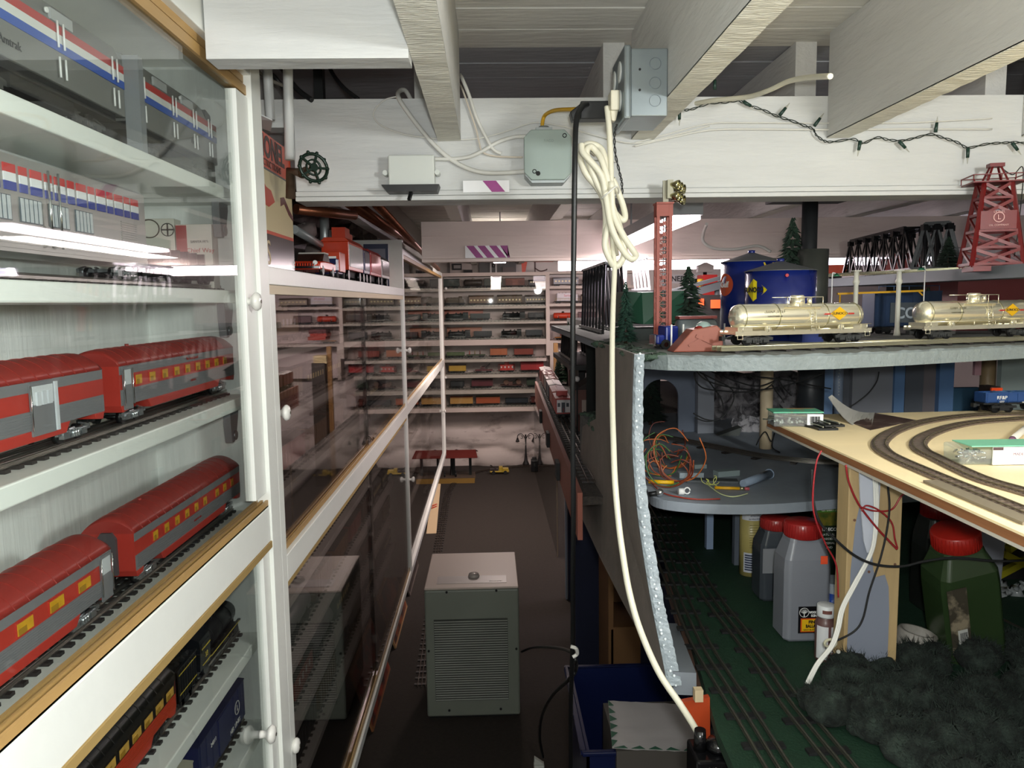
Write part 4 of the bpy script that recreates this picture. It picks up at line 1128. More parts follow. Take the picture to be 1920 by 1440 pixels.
def lamp_post(label, x, y, h):
    t = thing('double_street_lamp', label, 'model lamp', (x, y, 0))
    MB().lathe([(.035, 0), (.033, .02), (.018, .05), (.012, .10), (.009, .12), (.008, h)], (0, 0, 0), 10).build('pole', cm('1b1716'), t, local=True)
    for s in (-1, 1):
        P = [(0, 0, h - .06), (s * .015, 0, h - .02), (s * .045, 0, h + .01), (s * .075, 0, h - .005), (s * .08, 0, h - .03)]
        Q = [(s * .045, 0, h - .012), (s * .03, 0, h - .02), (s * .035, 0, h - .04), (s * .05, 0, h - .035)]
        MB().tube(smoothpts(P), .0035, 6).tube(smoothpts(Q), .0025, 6).build('bracket', cm('1b1716'), t, local=True)
        MB().lathe([(.006, h - .03), (.016, h - .055), (.022, h - .065), (.020, h - .068)], (s * .08, 0, 0), 10).build('lamp_shade', cm('231d1b'), t, local=True)
    return t
lamp_post('dark double street lamp standing at the right by the far rubble wall', onZ(986, 872, 0).x, onZ(986, 872, 0).y - .02, .31)
_p = onZ(847, 900, 0)
lamp_post('dark double street lamp in front of the red-roofed station', _p.x, _p.y, .27)
_p = onZ(936, 879, 0)
t = thing('toy_truck', 'small yellow toy tow truck on the far floor by the curved track', 'toy truck', (_p.x, 7.1, 0))
MB().box(-.09, .09, -.03, .03, .02, .035).box(-.005, .03, -.03, .03, .035, .072).box(.03, .085, -.03, .03, .035, .058).build('body', cm('b0942c', .35), t, local=True, bevel=.004)
MB().box(-.088, -.01, -.028, .028, .036, .05).bar((-.03, 0, .05), (-.085, 0, .085), .01, .01).build('tow_crane', cm('2c2220'), t, local=True)
for x in (-.055, .055):
    for y in (-.036, .024): MB().cyl((x, y, .018), (x, y + .012, .018), .018, n=14).build('wheel', MBLACK, t, local=True)
_p = onZ(999, 873, 0)
b = thing('toy_stove', 'small black toy engine front standing beside the right street lamp', 'toy', (_p.x + .02, 7.2, 0))
MB().box(_p.x - .03, _p.x + .07, 7.15, 7.25, 0, .11).build('body', BLACK, b, bevel=.006)
MB().cyl((_p.x + .02, 7.149, .07), (_p.x + .02, 7.14, .07), .025, n=14).box(_p.x - .02, _p.x + .06, 7.18, 7.22, .1102, .135).build('door', cm('4a4a4a', .3, .5), b)
# pale panel with striped tape leaning under the far cabinet, and leaning pictures
_p = onZ(815, 1000, 0)
b = thing('leaning_panel', 'cream panel with a small red striped sticker beside the floor track', 'panel', (-.43, 5.6, 0))
_b = MB(); a0 = onZ(807, 1000, 0); a1 = onZ(824, 990, 0)
_b.add([(-.47, 5.25, .002), (-.40, 5.25, .002), (-.41, 5.95, .19), (-.47, 5.95, .19), (-.47, 5.26, .0), (-.40, 5.26, .0), (-.41, 5.97, .18), (-.47, 5.97, .18)], [(0, 1, 2, 3), (7, 6, 5, 4), (0, 4, 5, 1), (1, 5, 6, 2), (2, 6, 7, 3), (3, 7, 4, 0)])
_b.build('board', cm('c9b08c', .5), b)
for k in range(2):
    MB().bar((-.455, 5.58 + k * .03, .095 + k * .008), (-.42, 5.61 + k * .03, .102 + k * .008), .012, .002).build('red_stripe', cm('c83a2a'), b)
def lean(label, y0, y1, c, c2, h=.24, x=-.50):
    b = thing('framed_picture', label, 'picture', (x, (y0 + y1) / 2, 0))
    M = Matrix.Translation((x, 0, 0)) @ Matrix.Rotation(R(-18), 4, 'Y')
    MB().box(0, .008, y0, y1, 0.001, h).T(M).build('frame', cm(c), b)
    MB().box(.0081, .0095, y0 + .015, y1 - .015, .016, h - .015).T(M).build('picture', mat('picture_' + c2, c2, .5, col2='2a201c', vs=9, cut=(.45, .6)), b)
lean('orange and dark framed picture leaning under the middle cabinet, nearer one', 2.75, 3.25, '8a5a3a', '9a3a24', .25, -.47)
lean('brown framed picture leaning under the middle cabinet joint, farther one', 3.45, 3.95, 'a8835a', '8a4a2a', .26, -.47)
lean('grey framed picture leaning behind the brown one below the far cabinet', 4.1, 4.6, '6a5f58', '3f342e', .25, -.47)
# ---- dehumidifier
DH = mat('dehumidifier_shaded_enamel', '7d8278', .45, var=.03, vs=6)  # beige enamel darkened, the shade on the front is in the colour
DT = mat('dehumidifier_lit_top', 'bdada0', .45)  # same casing, lighter and pinker: lamp light from above painted in
dh = thing('dehumidifier', 'beige box-shaped dehumidifier with louvred grille on the aisle floor', 'dehumidifier', (-.085, 2.97, 0))
x0, x1, y0, y1, h = -.266, .092, 2.81, 3.22, .527
MB().box(x0 + .01, x1 - .01, y0 + .01, y1 - .01, .012, .03).build('base', MBLACK, dh)
MB().box(x0, x1, y0 + .003, y1, .018, h - .004).build('body', DH, dh, bevel=.008, seg=3)
MB().box(x0, x1, y0, y1 + .001, h - .0035, h + .004).build('top_cover', DT, dh, bevel=.004)
_b = MB(); gx0, gx1, gz0, gz1 = x0 + .035, x1 - .045, .085, .405
n = 34
for k in range(n):
    z = gz0 + (gz1 - gz0) * k / n
    _b.prism([(y0 + .003, z), (y0 - .001, z + .001), (y0 + .003, z + .0075)], 'x', gx0, gx1)
_b.build('louvre_grille', mat('grille_grey', '75796f', .5), dh)
MB().box(gx0 - .001, gx1 + .001, y0 + .0015, y0 + .0035, gz0 - .002, gz1 + .003).build('grille_backing', cm('3f423c', .7), dh)
for (x, z) in ((x0 + .085, h - .012), (x1 - .085, h - .010), (x0 + .012, .285), (x1 - .012, .285), (x0 + .085, .045), (x1 - .075, .045)):
    MB().cyl((x, y0 + .0035, z), (x, y0 - .001, z), .0045, n=10).build('screw', MBLACK, dh)
MB().box(x0 + .045, x1 - .045, y0 + .045, y0 + .125, h + .0042, h + .0052).build('control_plate', cm('b9b0ab', .35), dh, bevel=.0004)
MB().lathe([(.021, h + .0053), (.0225, h + .008), (.019, h + .018), (0, h + .019)], (-.08, y0 + .115, 0), 24).build('dial', cm('a8a09a', .25), dh)
MB().box(-.082, -.078, y0 + .1, y0 + .128, h + .0192, h + .0205).build('dial_pointer', cm('6a6460', .3), dh)
text('dehumidifier', .010, cm('6a605c'), dh, (.005, y0 + .062, h + .0056), (1, 0, 0), (0, 1, 0))
for x in (x0 + .03, x1 - .03):
    for y in (y0 + .04, y1 - .04): MB().cyl((x - .008, y, .0125), (x + .008, y, .0125), .012, n=12).build('castor', MBLACK, dh)
# glass panel standing on the floor at the right of the aisle, with its dark edge
gx = .405
gp = thing('glass_display_panel', 'clear glass pane standing on the far floor at the right side of the aisle', 'glass panel', (gx, 6.0, 0))
MB().box(.40, .404, 4.7, 7.2, 0, .62).build('pane', GLASS, gp)
MB().box(.398, .406, 4.695, 4.6998, 0, .62).build('edge', cm('b9a690', .2), gp)

# ================================================================ beam and ceiling fittings
KB = 1.161   # the beam stands 16 percent farther back than first paced out
BF = 1.79   # a hair in front of the beam plates; beam face itself is at 1.55
FY = 1.799
b = thing('wall_box', 'white square cover box with black tray screwed to the beam at left', 'electrical box', (-.171, 1.78, 1.85))
WE = mat('white_enamel', 'd6dad3', .35)
MB().box(-.2205, -.1180, 1.757, FY, 1.863, 1.930).build('cover', WE, b, bevel=.003)
for x in (-.229, -.1125): MB().cyl((x, 1.766, 1.893), (x, FY, 1.893), .0058, n=10).build('lug', WE, b)
MB().prism([(-.2345, 1.8625), (-.107, 1.8625), (-.1125, 1.8475), (-.223, 1.8475)], 'y', 1.737, 1.788).build('tray', BLACK, b)
MB().bar((-.170, 1.749, 1.847), (-.174, 1.738, 1.829), .007, .006).build('catch', BLACK, b)
oc = thing('junction_box', 'grey-green octagonal junction box on the beam with a yellow cable on top', 'electrical box', (.135, 1.77, 1.867))
def octo(cx, cz, rx, rz_, k=.30):
    return [(cx - rx, cz - rz_ * (1 - k)), (cx - rx * (1 - k), cz - rz_), (cx + rx * (1 - k), cz - rz_), (cx + rx, cz - rz_ * (1 - k)), (cx + rx, cz + rz_ * (1 - k)), (cx + rx * (1 - k), cz + rz_), (cx - rx * (1 - k), cz + rz_), (cx - rx, cz + rz_ * (1 - k))]
OG = mat('grey_green_enamel', '9aa9a3', .4, var=.03, vs=10)
GV = mat('galvanised', '9ba1a1', .4, .6)
MB().prism(octo(.135, 1.9205, .051, .056), 'y', 1.752, FY).build('box_body', GV, oc, bevel=.001)
MB().prism(octo(.135, 1.925, .053, .0545), 'y', 1.744, 1.7518).build('cover', OG, oc, bevel=.002)
for (x, z) in ((.172, 1.966), (.1045, 1.889)): MB().lathe([(.0032, 1.743), (.0049, 1.743), (.0049, 1.744), (.0032, 1.744)], (0, 0, 0), 14, axis='y').T(Matrix.Translation((x, 0, z))).build('screw', MBLACK, oc)
MB().cyl((.1125, 1.7428, 1.8845), (.1125, 1.7439, 1.8845), .0052, n=10).build('knockout', MBLACK, oc)
text('RACO', .008, cm('87968f'), oc, (.137, 1.7434, 1.955))
MB().box(.109, .146, 1.755, 1.782, 1.9795, 1.9865).cyl((.128, 1.769, 1.976), (.128, 1.769, 1.991), .0115, n=12).build('clamp', GV, oc)
def W(pts, Y=1.542):
    out = []
    for p in pts:
        out.append(onY(p[0], p[1], (p[2] if len(p) > 2 else Y) * KB))
    return out
wire('electrical_cable', W([(1018, 246, 1.524), (1017, 232, 1.524), (1022, 216, 1.52), (1040, 207, 1.48), (1070, 205, 1.42), (1100, 203, 1.38), (1135, 196, 1.33), (1150, 190, 1.29)]), .0042, WIRE_Y, 'yellow cable bending from the octagonal box towards the outlet box')
wire('electrical_cable', W([(772, 190, 1.62), (760, 170, 1.6), (748, 172, 1.575), (748, 185, 1.54), (770, 218), (795, 250), (820, 278), (850, 302), (880, 317), (910, 324), (950, 324), (990, 321, 1.53)]), .0052, WIRE_W, 'thick white cable drooping across the beam into the octagonal box')
wire('electrical_cable', W([(815, 298), (850, 298), (880, 294), (905, 283), (935, 266), (965, 257), (990, 256, 1.53)]), .0045, WIRE_W, 'white cable rising from the square white box to the octagonal box')
wire('electrical_cable', W([(745, 181, 1.545), (722, 187), (703, 205), (702, 222), (720, 238), (760, 252), (800, 258), (850, 262), (900, 259), (950, 246), (985, 234), (1010, 230), (1060, 238), (1110, 252), (1180, 268), (1230, 262), (1330, 236)]), .0016, WIRE_W, 'thin white wire looping left and running along the whole beam')
wire('electrical_cable', W([(863, 140, 1.60), (868, 150, 1.545), (880, 180), (893, 220), (910, 255), (925, 280), (940, 288)]), .0042, WIRE_W, 'white cable coming down beside the first joist')
wire('electrical_cable', W([(862, 158, 1.60), (868, 170, 1.545), (880, 205), (892, 240), (898, 265), (905, 285), (930, 293), (980, 295, 1.53)]), .0022, cm('d3c8b8'), 'thin cream wire beside the white joist cable')
wire('electrical_cable', W([(1066, 290, 1.535), (1100, 296), (1130, 300), (1160, 303)]), .0022, WIRE_W, 'short thin wire leaving the right side of octagonal box')
for k, (py, r_) in enumerate(((228, .0016), (240, .0022))):
    wire('electrical_cable', W([(1190, 268 - k * -6), (1250, 252 + k * 8), (1330, py + 4), (1420, py + 2), (1540, py + 3), (1700, py + 2), (1860, py - 6 + k * 8)]), r_, WIRE_W, ['upper', 'lower'][k] + ' thin white wire stapled along the right part of the beam')
wire('electrical_cable', W([(1300, 195, 1.56), (1340, 188, 1.5), (1400, 182, 1.44), (1440, 170, 1.38), (1480, 152, 1.33), (1520, 145, 1.26), (1557, 143, 1.17)]), .0052, WIRE_C, 'thick cream cable running from the bay into a joist hole')
MB()
# reflective tapes
for (p0, p1, Y, st_, lb) in (((868, 339), (955, 360), 1.7885, [(905, 930)], 'white reflective tape with one magenta stripe on the near beam edge'), ((872, 461), (952, 483), 3.4915, [(872, 886), (893, 907), (915, 929), (936, 950)], 'white reflective tape with several magenta stripes on the rear beam')):
    a = onY(*p0, Y); c = onY(*p1, Y)
    b = thing('reflective_tape', lb, 'tape', ((a.x + c.x) / 2, Y, c.z))
    MB().box(a.x, c.x, Y - .0008, Y, c.z, a.z).build('tape', mat('reflective_white', 'fdfdff', .3), b)
    for (u, v) in st_:
        xu, xv = onY(u, 350, Y).x, onY(v, 350, Y).x; sh = (a.z - c.z) * .8
        MB().add([(xu, Y - .0014, a.z - .0005), (xv, Y - .0014, a.z - .0005), (min(xv + sh, c.x), Y - .0014, c.z + .0005), (xu + sh, Y - .0014, c.z + .0005), (xu, Y - .0009, a.z - .0005), (xv, Y - .0009, a.z - .0005), (min(xv + sh, c.x), Y - .0009, c.z + .0005), (xu + sh, Y - .0009, c.z + .0005)], [(0, 1, 2, 3), (7, 6, 5, 4), (0, 4, 5, 1), (1, 5, 6, 2), (2, 6, 7, 3), (3, 7, 4, 0)]).build('magenta_stripe', cm('a02a86', .4), b)
# white pipes, valve wheel and dark cables in the left bay
def pipe(name, label, pts, r, m, cat='pipe', sm=False):
    return wire(name, pts, r, m, label, cat, smooth=sm, n=14)
PP = mat('white_painted_pipe', 'd4d6d3', .4)
pipe('water_pipe', 'white vertical pipe in front of the beam, the right one of two', [onY(541, 95, 1.62) + Vector((0, 0, .09)), onY(543, 300, 1.62)], .0098, PP)
pipe('water_pipe', 'white vertical pipe beside the cabinet, the left one of two', [onY(500, 120, 1.66) + Vector((0, 0, .08)), onY(507, 225, 1.66)], .0098, PP)
vw = thing('valve', 'dark green valve handwheel sticking out in front of the beam', 'valve', tuple(onY(588, 315, 1.55)))
vc = onY(588, 314, 1.55); ax = Vector((.80, -1.0, .12)).normalized()
Mv = Matrix.Translation(vc) @ ax.to_track_quat('Z', 'Y').to_matrix().to_4x4()
VG = mat('dark_green_iron', '15291f', .35, .3)
b = MB(); ring = [(.029 * math.cos(t * math.pi / 12), .0265 * math.sin(t * math.pi / 12), 0) for t in range(25)]
b.tube(ring, .0034, 8)
for k in range(10): b.sph((.030 * math.cos(k * math.pi / 5), .030 * math.sin(k * math.pi / 5), 0), .0038, 8)
b.T(Mv).build('handwheel_rim', VG, vw)
b = MB().cyl((0, 0, -.004), (0, 0, .004), .008, n=14)
b.lathe([(.0135, -.002), (.0165, -.002), (.0165, .002), (.0135, .002), (.0135, -.002)], (0, 0, 0), 24)
for k in range(5):
    t = k * 2 * math.pi / 5; b.bar((0, 0, 0), (.0285 * math.cos(t), .0285 * math.sin(t), 0), .004, .005)
b.T(Mv).build('handwheel_spokes', VG, vw)
b = MB().cyl((0, 0, -.05), (0, 0, 0), .004, n=10).cyl((0, 0, -.052), (0, 0, -.035), .010, n=12).T(Mv)
b.tube([Mv @ Vector((0, 0, -.05)), onY(545, 320, 1.62), onY(545, 372, 1.62)], .010, 12)
b.build('valve_body', cm('5a4a3c', .5, .4), vw)
DC = mat('dark_sheathed_cable', '1c1c1e', .5)
for k, (P, r_, lb) in enumerate([
    ([(612, 105, 1.70), (622, 135, 1.66), (645, 165, 1.62), (672, 186, 1.6)], .005, 'dark cable crossing the left bay, the rightmost one'),
    ([(505, 105, 1.60), (530, 130, 1.58), (555, 165, 1.56), (585, 188, 1.545)], .006, 'thick dark cable behind the white pipe in the left bay'),
    ([(480, 105, 1.55), (500, 130, 1.52), (520, 150, 1.5), (545, 186, 1.53)], .005, 'dark cable between the two white pipes'),
    ([(463, 100, 1.5), (490, 140, 1.48), (530, 160, 1.5)], .004, 'grey-brown wire at the left end of the left bay')]):
    wire('ceiling_cable', [onY(p[0], p[1], p[2] * KB) for p in P], r_, DC if k < 3 else cm('6b665e'), lb)
tag(MB().box(onY(588, 160, 1.93).x, onY(605, 160, 1.93).x, 1.93, 1.96, 2.09, 2.198).build('ceiling_bracket', MBLACK), 'small dark bracket hanging from the planks in the left bay', 'bracket')
b = MB(); random.seed(9)
pc = onY(425, 60, 1.30)
for k in range(9): b.sph((pc.x + (k - 4) * .006, 1.30 + k * .012, pc.z - .005 - k * .0005), .014 + random.uniform(-.003, .003), 8, sz=.7)
tag(b.jit(.002).build('plaster_lump', mat('crumbly_plaster', 'a39e95', .9, bump=1, bs=60)), 'crumbly grey plaster lump on top of the nearest cabinet edge', 'plaster')
# copper and iron pipes beyond the beam above the middle cabinet
CU = mat('copper_pipe', '7a4a34', .35, .8, var=.2, vs=10)
def P2(px, py, Y): return onY(px, py, Y)
def between(name, lb, pa, pb, r, m): return pipe(name, lb, [onY(*pa), onY(*pb)], r, m)
between('copper_pipe', 'thick copper pipe running back along the ceiling over the cabinets', (655, 378, 2.3), (790, 470, 5.2), .020, CU)
between('copper_pipe', 'thinner copper pipe to the right of the thick copper pipe', (703, 380, 2.3), (822, 505, 5.6), .014, CU)
between('copper_pipe', 'short copper pipe crossing just behind the beam at left', (555, 392, 1.95), (665, 404, 2.1), .013, CU)
between('steel_pipe', 'grey vertical steel pipe behind the toys on the cabinet', (607, 380, 2.4), (610, 500, 2.4), .014, mat('galvanised', '9ba1a1', .4, .6))
between('steel_pipe', 'slanting bright pipe behind the red toy car', (552, 430, 2.0), (615, 468, 2.42), .011, mat('galvanised', '9ba1a1', .4, .6))
pw_ = MB(); random.seed(14)
_g = [[None] * 13 for _ in range(9)]
for j in range(9):
    for i in range(13):
        y = 2.2 + i * .28; z = 1.68 + j * .055
        _g[j][i] = (-.80 + random.uniform(-.05, .05), y + random.uniform(-.05, .05), z)
_vs = [v for r_ in _g for v in r_]
pw_.add(_vs, [(j * 13 + i, j * 13 + i + 1, (j + 1) * 13 + i + 1, (j + 1) * 13 + i) for j in range(8) for i in range(12)], 0)
tag(pw_.build('insulation_sheet', mat('foil_insulation', '8b7e78', .35, .4, col2='4a3e3a', vs=4, cut=(.4, .6))), 'crumpled foil insulation sheet against the left wall above the cabinets', 'insulation')
b = MB(); random.seed(15)
for k in range(14):
    y = 2.75 + k * .12; b.sph((-.64 + random.uniform(-.04, .05), y, 1.80 + random.uniform(-.03, .07)), random.uniform(.04, .07), 8, sz=.7)
stuff(tag(b.jit(.012).build('crumpled_bags', mat('pale_crumpled_plastic', 'a59793', .6, bump=1, bs=20)), 'pale crumpled bags stuffed between pipes above the middle cabinet', 'bags'))
b = MB()
for k in range(4): b.tube([(-.60 + math.cos(t * .52) * (.035 + .006 * k), 4.3, 1.90 + math.sin(t * .52) * (.035 + .006 * k)) for t in range(13)], .003, 6)
tag(b.build('cable_coil', BLUE), 'small blue coil of wire hanging by the copper pipes', 'cable coil')
b = MB(); random.seed(16)
for k in range(7):
    x, y = -.52 + random.uniform(-.05, .05), 5.1 + k * .17
    b.box(x - .03, x + .03, y, y + .09, 1.8625, 1.89 + random.uniform(0, .04))
stuff(tag(b.build('dark_clutter', MBLACK), 'dark scraps heaped on top of the far cabinet', 'clutter'))
tag(MB().box(-.62, -.5, 3.85, 4.4, 1.8625, 1.90).build('orange_box', cm('b8361c')), 'flat orange box on top of the far cabinet', 'box')

# ---- outlet box on the second joist with plugs and cords
GALV = mat('galvanised_box', '9aa4a8', .32, .75, var=.08, vs=12)
ob = thing('outlet_box', 'galvanised square outlet box on the joist with two plugs in it', 'electrical box', (.29, 1.46, 1.935))
MB().box(.2625, .3295, 1.434, 1.556, 1.934, 2.053).build('box_body', GALV, ob, bevel=.002)
MB().box(.249, .262, 1.428, 1.562, 1.9285, 2.0585).build('cover', GALV, ob, bevel=.004)
for z in (2.026, 1.992, 1.961):
    MB().lathe([(.0098, 1.4330), (.0107, 1.4330), (.0107, 1.4342), (.0098, 1.4342)], (0, 0, 0), 20, axis='y').T(Matrix.Translation((.3065, 0, z))).build('knockout', cm('7d878b', .4, .7), ob)
for z in (2.016, 1.980): MB().cyl((.2785, 1.4342, z), (.2785, 1.4330, z), .0023, n=8).build('screw_hole', MBLACK, ob)
for (y, z) in ((1.465, 2.02), (1.465, 1.969), (1.527, 2.02), (1.527, 1.969)):
    MB().lathe([(.017, .2488), (.019, .2478), (.019, .246), (.0115, .245), (0, .2448)], (0, 0, 0), 18, axis='x').T(Matrix.Translation((0, y, z))).build('receptacle', cm('c9ccc9', .3), ob)
# black plug and cord
b = thing('power_cord', 'black power cord hanging straight down from the outlet box to the floor', 'cord', (.135, 1.3, 0))
MB().box(.180, .2445, 1.510, 1.544, 1.948, 1.981).prism([(.180, 1.977), (.180, 1.952), (.165, 1.945), (.160, 1.962)], 'y', 1.514, 1.540).build('plug', BLACK, b, bevel=.002)
P = [onY(1104, 196, 1.52), onY(1092, 200, 1.49), onY(1081, 225, 1.45), onY(1078, 300, 1.42), onY(1076, 450, 1.42), onY(1074, 620, 1.42), onY(1074, 800, 1.44), onY(1075, 950, 1.46), onY(1074, 1080, 1.50), onY(1074, 1180, 1.55), onY(1072, 1260, 1.60), onY(1070, 1350, 1.68), onY(1070, 1438, 1.74), onY(1068, 1560, 1.8)]
MB().tube(smoothpts(P), .0052, 10).build('cord', BLACK, b)
b = thing('power_cord', 'black cord running from the dehumidifier to a knot and down to a small white plug', 'cord', (.2, 2.4, 0))
P = [onY(978, 1222, 2.95), onY(1000, 1214, 2.8), onY(1040, 1214, 2.2), onY(1070, 1222, 1.72), onY(1078, 1235, 1.62), onY(1080, 1255, 1.66), onY(1066, 1275, 1.7), onY(1035, 1305, 2.1), onY(1017, 1340, 2.35), onY(1012, 1380, 2.42), onY(1018, 1420, 2.44)]
MB().tube(smoothpts(P), .0045, 8).build('cord', BLACK, b)
_q = onY(1012, 1428, 2.44)
MB().box(_q.x - .02, _q.x + .015, 2.43, 2.46, .001, .05).prism([(_q.x - .02, .05), (_q.x + .015, .05), (_q.x - .018, .075)], 'y', 2.435, 2.455).build('plug', cm('c9cbc2'), b, bevel=.003)
b = MB().tube(smoothpts([onY(1070, 1212, 1.55), onY(1080, 1216, 1.55), onY(1082, 1226, 1.56), onY(1074, 1232, 1.56)]), .004, 8)
tag(b.build('twist_tie', WIRE_W), 'small pale tie knotting the black cords together', 'tie')
# cream extension cord with hank of loops
EC = WIRE_C
ec = thing('extension_cord', 'cream extension cord bundled in loops and hanging over the grey fascia', 'cord', (.2, 1.25, 1.0))
MB().box(.228, .2445, 1.448, 1.482, 1.949, 1.985).prism([(.228, 1.954), (.2445, 1.954), (.239, 1.931), (.231, 1.931)], 'y', 1.456, 1.474).build('plug', cm('d8d2bd', .4), ec, bevel=.003)
Pa = [onY(1138, 200, 1.463), onY(1142, 240, 1.455), onY(1145, 300, 1.45), onY(1146, 345, 1.445)]
MB().tube(smoothpts(Pa), .0055, 10).build('cord', EC, ec)
Y0 = 1.445
loops = [
 [(1146, 340), (1150, 400), (1168, 440), (1186, 468), (1192, 480), (1182, 485), (1165, 465), (1146, 425), (1136, 370), (1128, 330), (1105, 300), (1092, 285), (1090, 270)],
 [(1146, 370), (1140, 420), (1134, 460), (1145, 490), (1155, 500), (1168, 485), (1170, 460), (1160, 420), (1148, 385), (1140, 340), (1128, 300), (1118, 285), (1108, 275), (1100, 283), (1104, 305), (1120, 345), (1134, 370)],
 [(1090, 285), (1088, 298), (1098, 325), (1118, 350), (1132, 375), (1136, 410), (1135, 450), (1143, 480), (1152, 497)],
 [(1090, 285), (1092, 276), (1105, 270), (1122, 275), (1132, 290), (1138, 330), (1144, 375), (1150, 395), (1165, 412), (1172, 408), (1168, 385), (1155, 350), (1148, 335)],
 [(1110, 290), (1118, 282), (1128, 290), (1134, 320), (1138, 350), (1144, 400), (1150, 440), (1155, 480)],
]
for k, lp in enumerate(loops):
    MB().tube(smoothpts([onY(a, b_, Y0 - .012 + k * .007 + .003 * math.sin(i * 1.7 + k)) for i, (a, b_) in enumerate(lp)], 6), .0060, 10).build('cord_loop', EC, ec)
P = [(1143, 372, 1.44), (1148, 450, 1.45), (1152, 500, 1.44), (1150, 560, 1.42), (1148, 640, 1.38), (1148, 740, 1.31), (1150, 820, 1.24), (1153, 900, 1.19), (1160, 980, 1.17), (1168, 1040, 1.15), (1180, 1110, 1.12), (1200, 1180, 1.10), (1235, 1260, 1.08), (1275, 1320, 1.06), (1305, 1368, 1.05), (1318, 1400, 1.05)]
MB().tube(smoothpts([onY(*p) for p in P]), .0050, 10).build('cord', EC, ec)
MB().tube(smoothpts([onY(1128, 372, 1.425), onY(1140, 362, 1.412), onY(1156, 350, 1.42), onY(1160, 362, 1.45), onY(1150, 372, 1.47)]), .0016, 6).build('cable_tie', WIRE_W, ec)
# thin twisted black wire from the box
for k in (0, 1):
    P = [(1157, 233, 1.46), (1152, 255, 1.46), (1154, 290, 1.47), (1162, 325, 1.48), (1166, 345, 1.49), (1165, 375, 1.50), (1152, 410, 1.50)]
    if k == 0: tw = thing('twisted_wire', 'thin black twisted wire hanging from the bottom of the outlet box', 'wire', tuple(onY(1150, 410, 1.3)))
    S_ = smoothpts([onY(*p) for p in P], 10)
    MB().tube([p + Vector((.0016 * math.cos(i * .7 + k * math.pi), .0016 * math.sin(i * .7 + k * math.pi), 0)) for i, p in enumerate(S_)], .0011, 6).build('strand', BLACK, tw)
# ---- string lights along the beam
GW = mat('green_wire', '16241c', .5); BULB = glassmat('clear_bulb', (.9, .9, .85), .15, .05)
sl = thing('string_lights', 'dark green string of miniature lights draped along the right of the beam', 'string lights', (1.0, 1.52, 1.85))
P = [(1283, 207), (1300, 204), (1330, 194), (1360, 192), (1385, 189), (1400, 196), (1430, 206), (1455, 217), (1480, 225), (1510, 236), (1525, 243), (1530, 253), (1545, 264), (1560, 266), (1600, 261), (1617, 269), (1645, 258), (1665, 262), (1690, 264), (1715, 259), (1745, 252), (1770, 259), (1795, 267), (1815, 277), (1850, 270), (1880, 268), (1905, 267), (1935, 270)]
S_ = smoothpts([onY(p[0], p[1], 1.785) for p in P], 6)
for k in (0, 1):
    MB().tube([p + Vector((0, .0022 * math.cos(i * .8 + k * math.pi), .0022 * math.sin(i * .8 + k * math.pi))) for i, p in enumerate(S_)], .0011, 6).build('wire_strand', GW, sl)
for (a, b_, dx, dz) in ((1274, 206, 0, -1), (1340, 168, 0, 1), (1393, 190, .7, -.4), (1462, 216, .75, .9), (1527, 236, .6, .8), (1613, 264, -.15, -1), (1686, 265, .6, -.6), (1754, 248, .1, 1), (1815, 278, 0, -1), (1898, 268, .5, -.6)):
    p = onY(a, b_, 1.780); d = Vector((dx, 0, dz)).normalized()
    s_ = MB().cyl(p, p + d * .021, .0042, .0035, n=10).build('lamp_socket', mat('socket_green', '1f3a30', .4), sl)
    MB().cyl(p + d * .021, p + d * .035, .0026, .0006, n=8).build('bulb', BULB, s_)
# ---- fluorescent fixtures in the rear half
TUBE = mat('fluorescent_tube', 'ffffff', .3, emit='ffe9ee', estr=16)
TUBE2 = mat('fluorescent_tube_cool', 'ffffff', .3, emit='efe6ff', estr=9)
FIX = mat('fixture_enamel', '9fa3a6', .4)
def fixture(label, x0, x1, y0, y1, zt, along, tm=TUBE):
    t = thing('fluorescent_fixture', label, 'ceiling light', ((x0 + x1) / 2, (y0 + y1) / 2, zt - .05))
    MB().box(x0, x1, y0, y1, zt - .038, zt).build('housing', FIX, t)
    if along == 'y':
        MB().box(x0 + .004, x1 - .004, y0 + .01, y1 - .01, zt - .052, zt - .0382).build('diffuser', tm, t, bevel=.004)
    else:
        MB().box(x0 + .01, x1 - .01, y0 + .004, y1 - .004, zt - .11, zt - .0382).build('diffuser', tm, t, bevel=.004)
    return t
fixture('white fluorescent fixture seen end-on below the joists behind the orange tower', .54, .637, 2.30, 3.42, 1.889, 'y')
for y in (2.5, 3.2): MB().box(.585, .592, y, y + .007, 1.889, 2.2).build('hanger', FIX, bpy.data.objects['fluorescent_fixture'])
_a = onY(1045, 492, 5.6); _c = onY(1368, 492, 5.6)
fixture('long fluorescent tube light on the far side, left of the blue tanks', _a.x, _c.x, 5.56, 5.66, onY(1200, 505, 5.56).z + .11, 'x')
MB().box(1.0, 1.03, 5.6, 5.63, onY(1200, 505, 5.56).z + .11, 2.2).build('hanger', FIX, bpy.data.objects['fluorescent_fixture.001'])
_a = onY(1545, 480, 5.0); _c = onY(1775, 480, 5.0)
fixture('bright violet-white tube light behind the black truss bridge', _a.x, _c.x, 4.95, 5.05, _a.z + .05, 'x', TUBE2)
MB().box(2.7, 2.73, 5.0, 5.03, _a.z + .05, 2.2).build('hanger', FIX, bpy.data.objects['fluorescent_fixture.002'])
fixture('fluorescent fixture on the joists behind the photographer', .84, .96, -.95, .30, 1.964, 'y', mat('tube_front', 'ffffff', .3, emit='f4faff', estr=5))
fixture('hidden aisle fluorescent fixture between the joists behind the rear beam', .03, .13, 4.7, 5.8, 1.945, 'y')
MB().box(.075, .082, 5.2, 5.207, 1.945, 2.2).build('hanger', FIX, bpy.data.objects['fluorescent_fixture.004'])
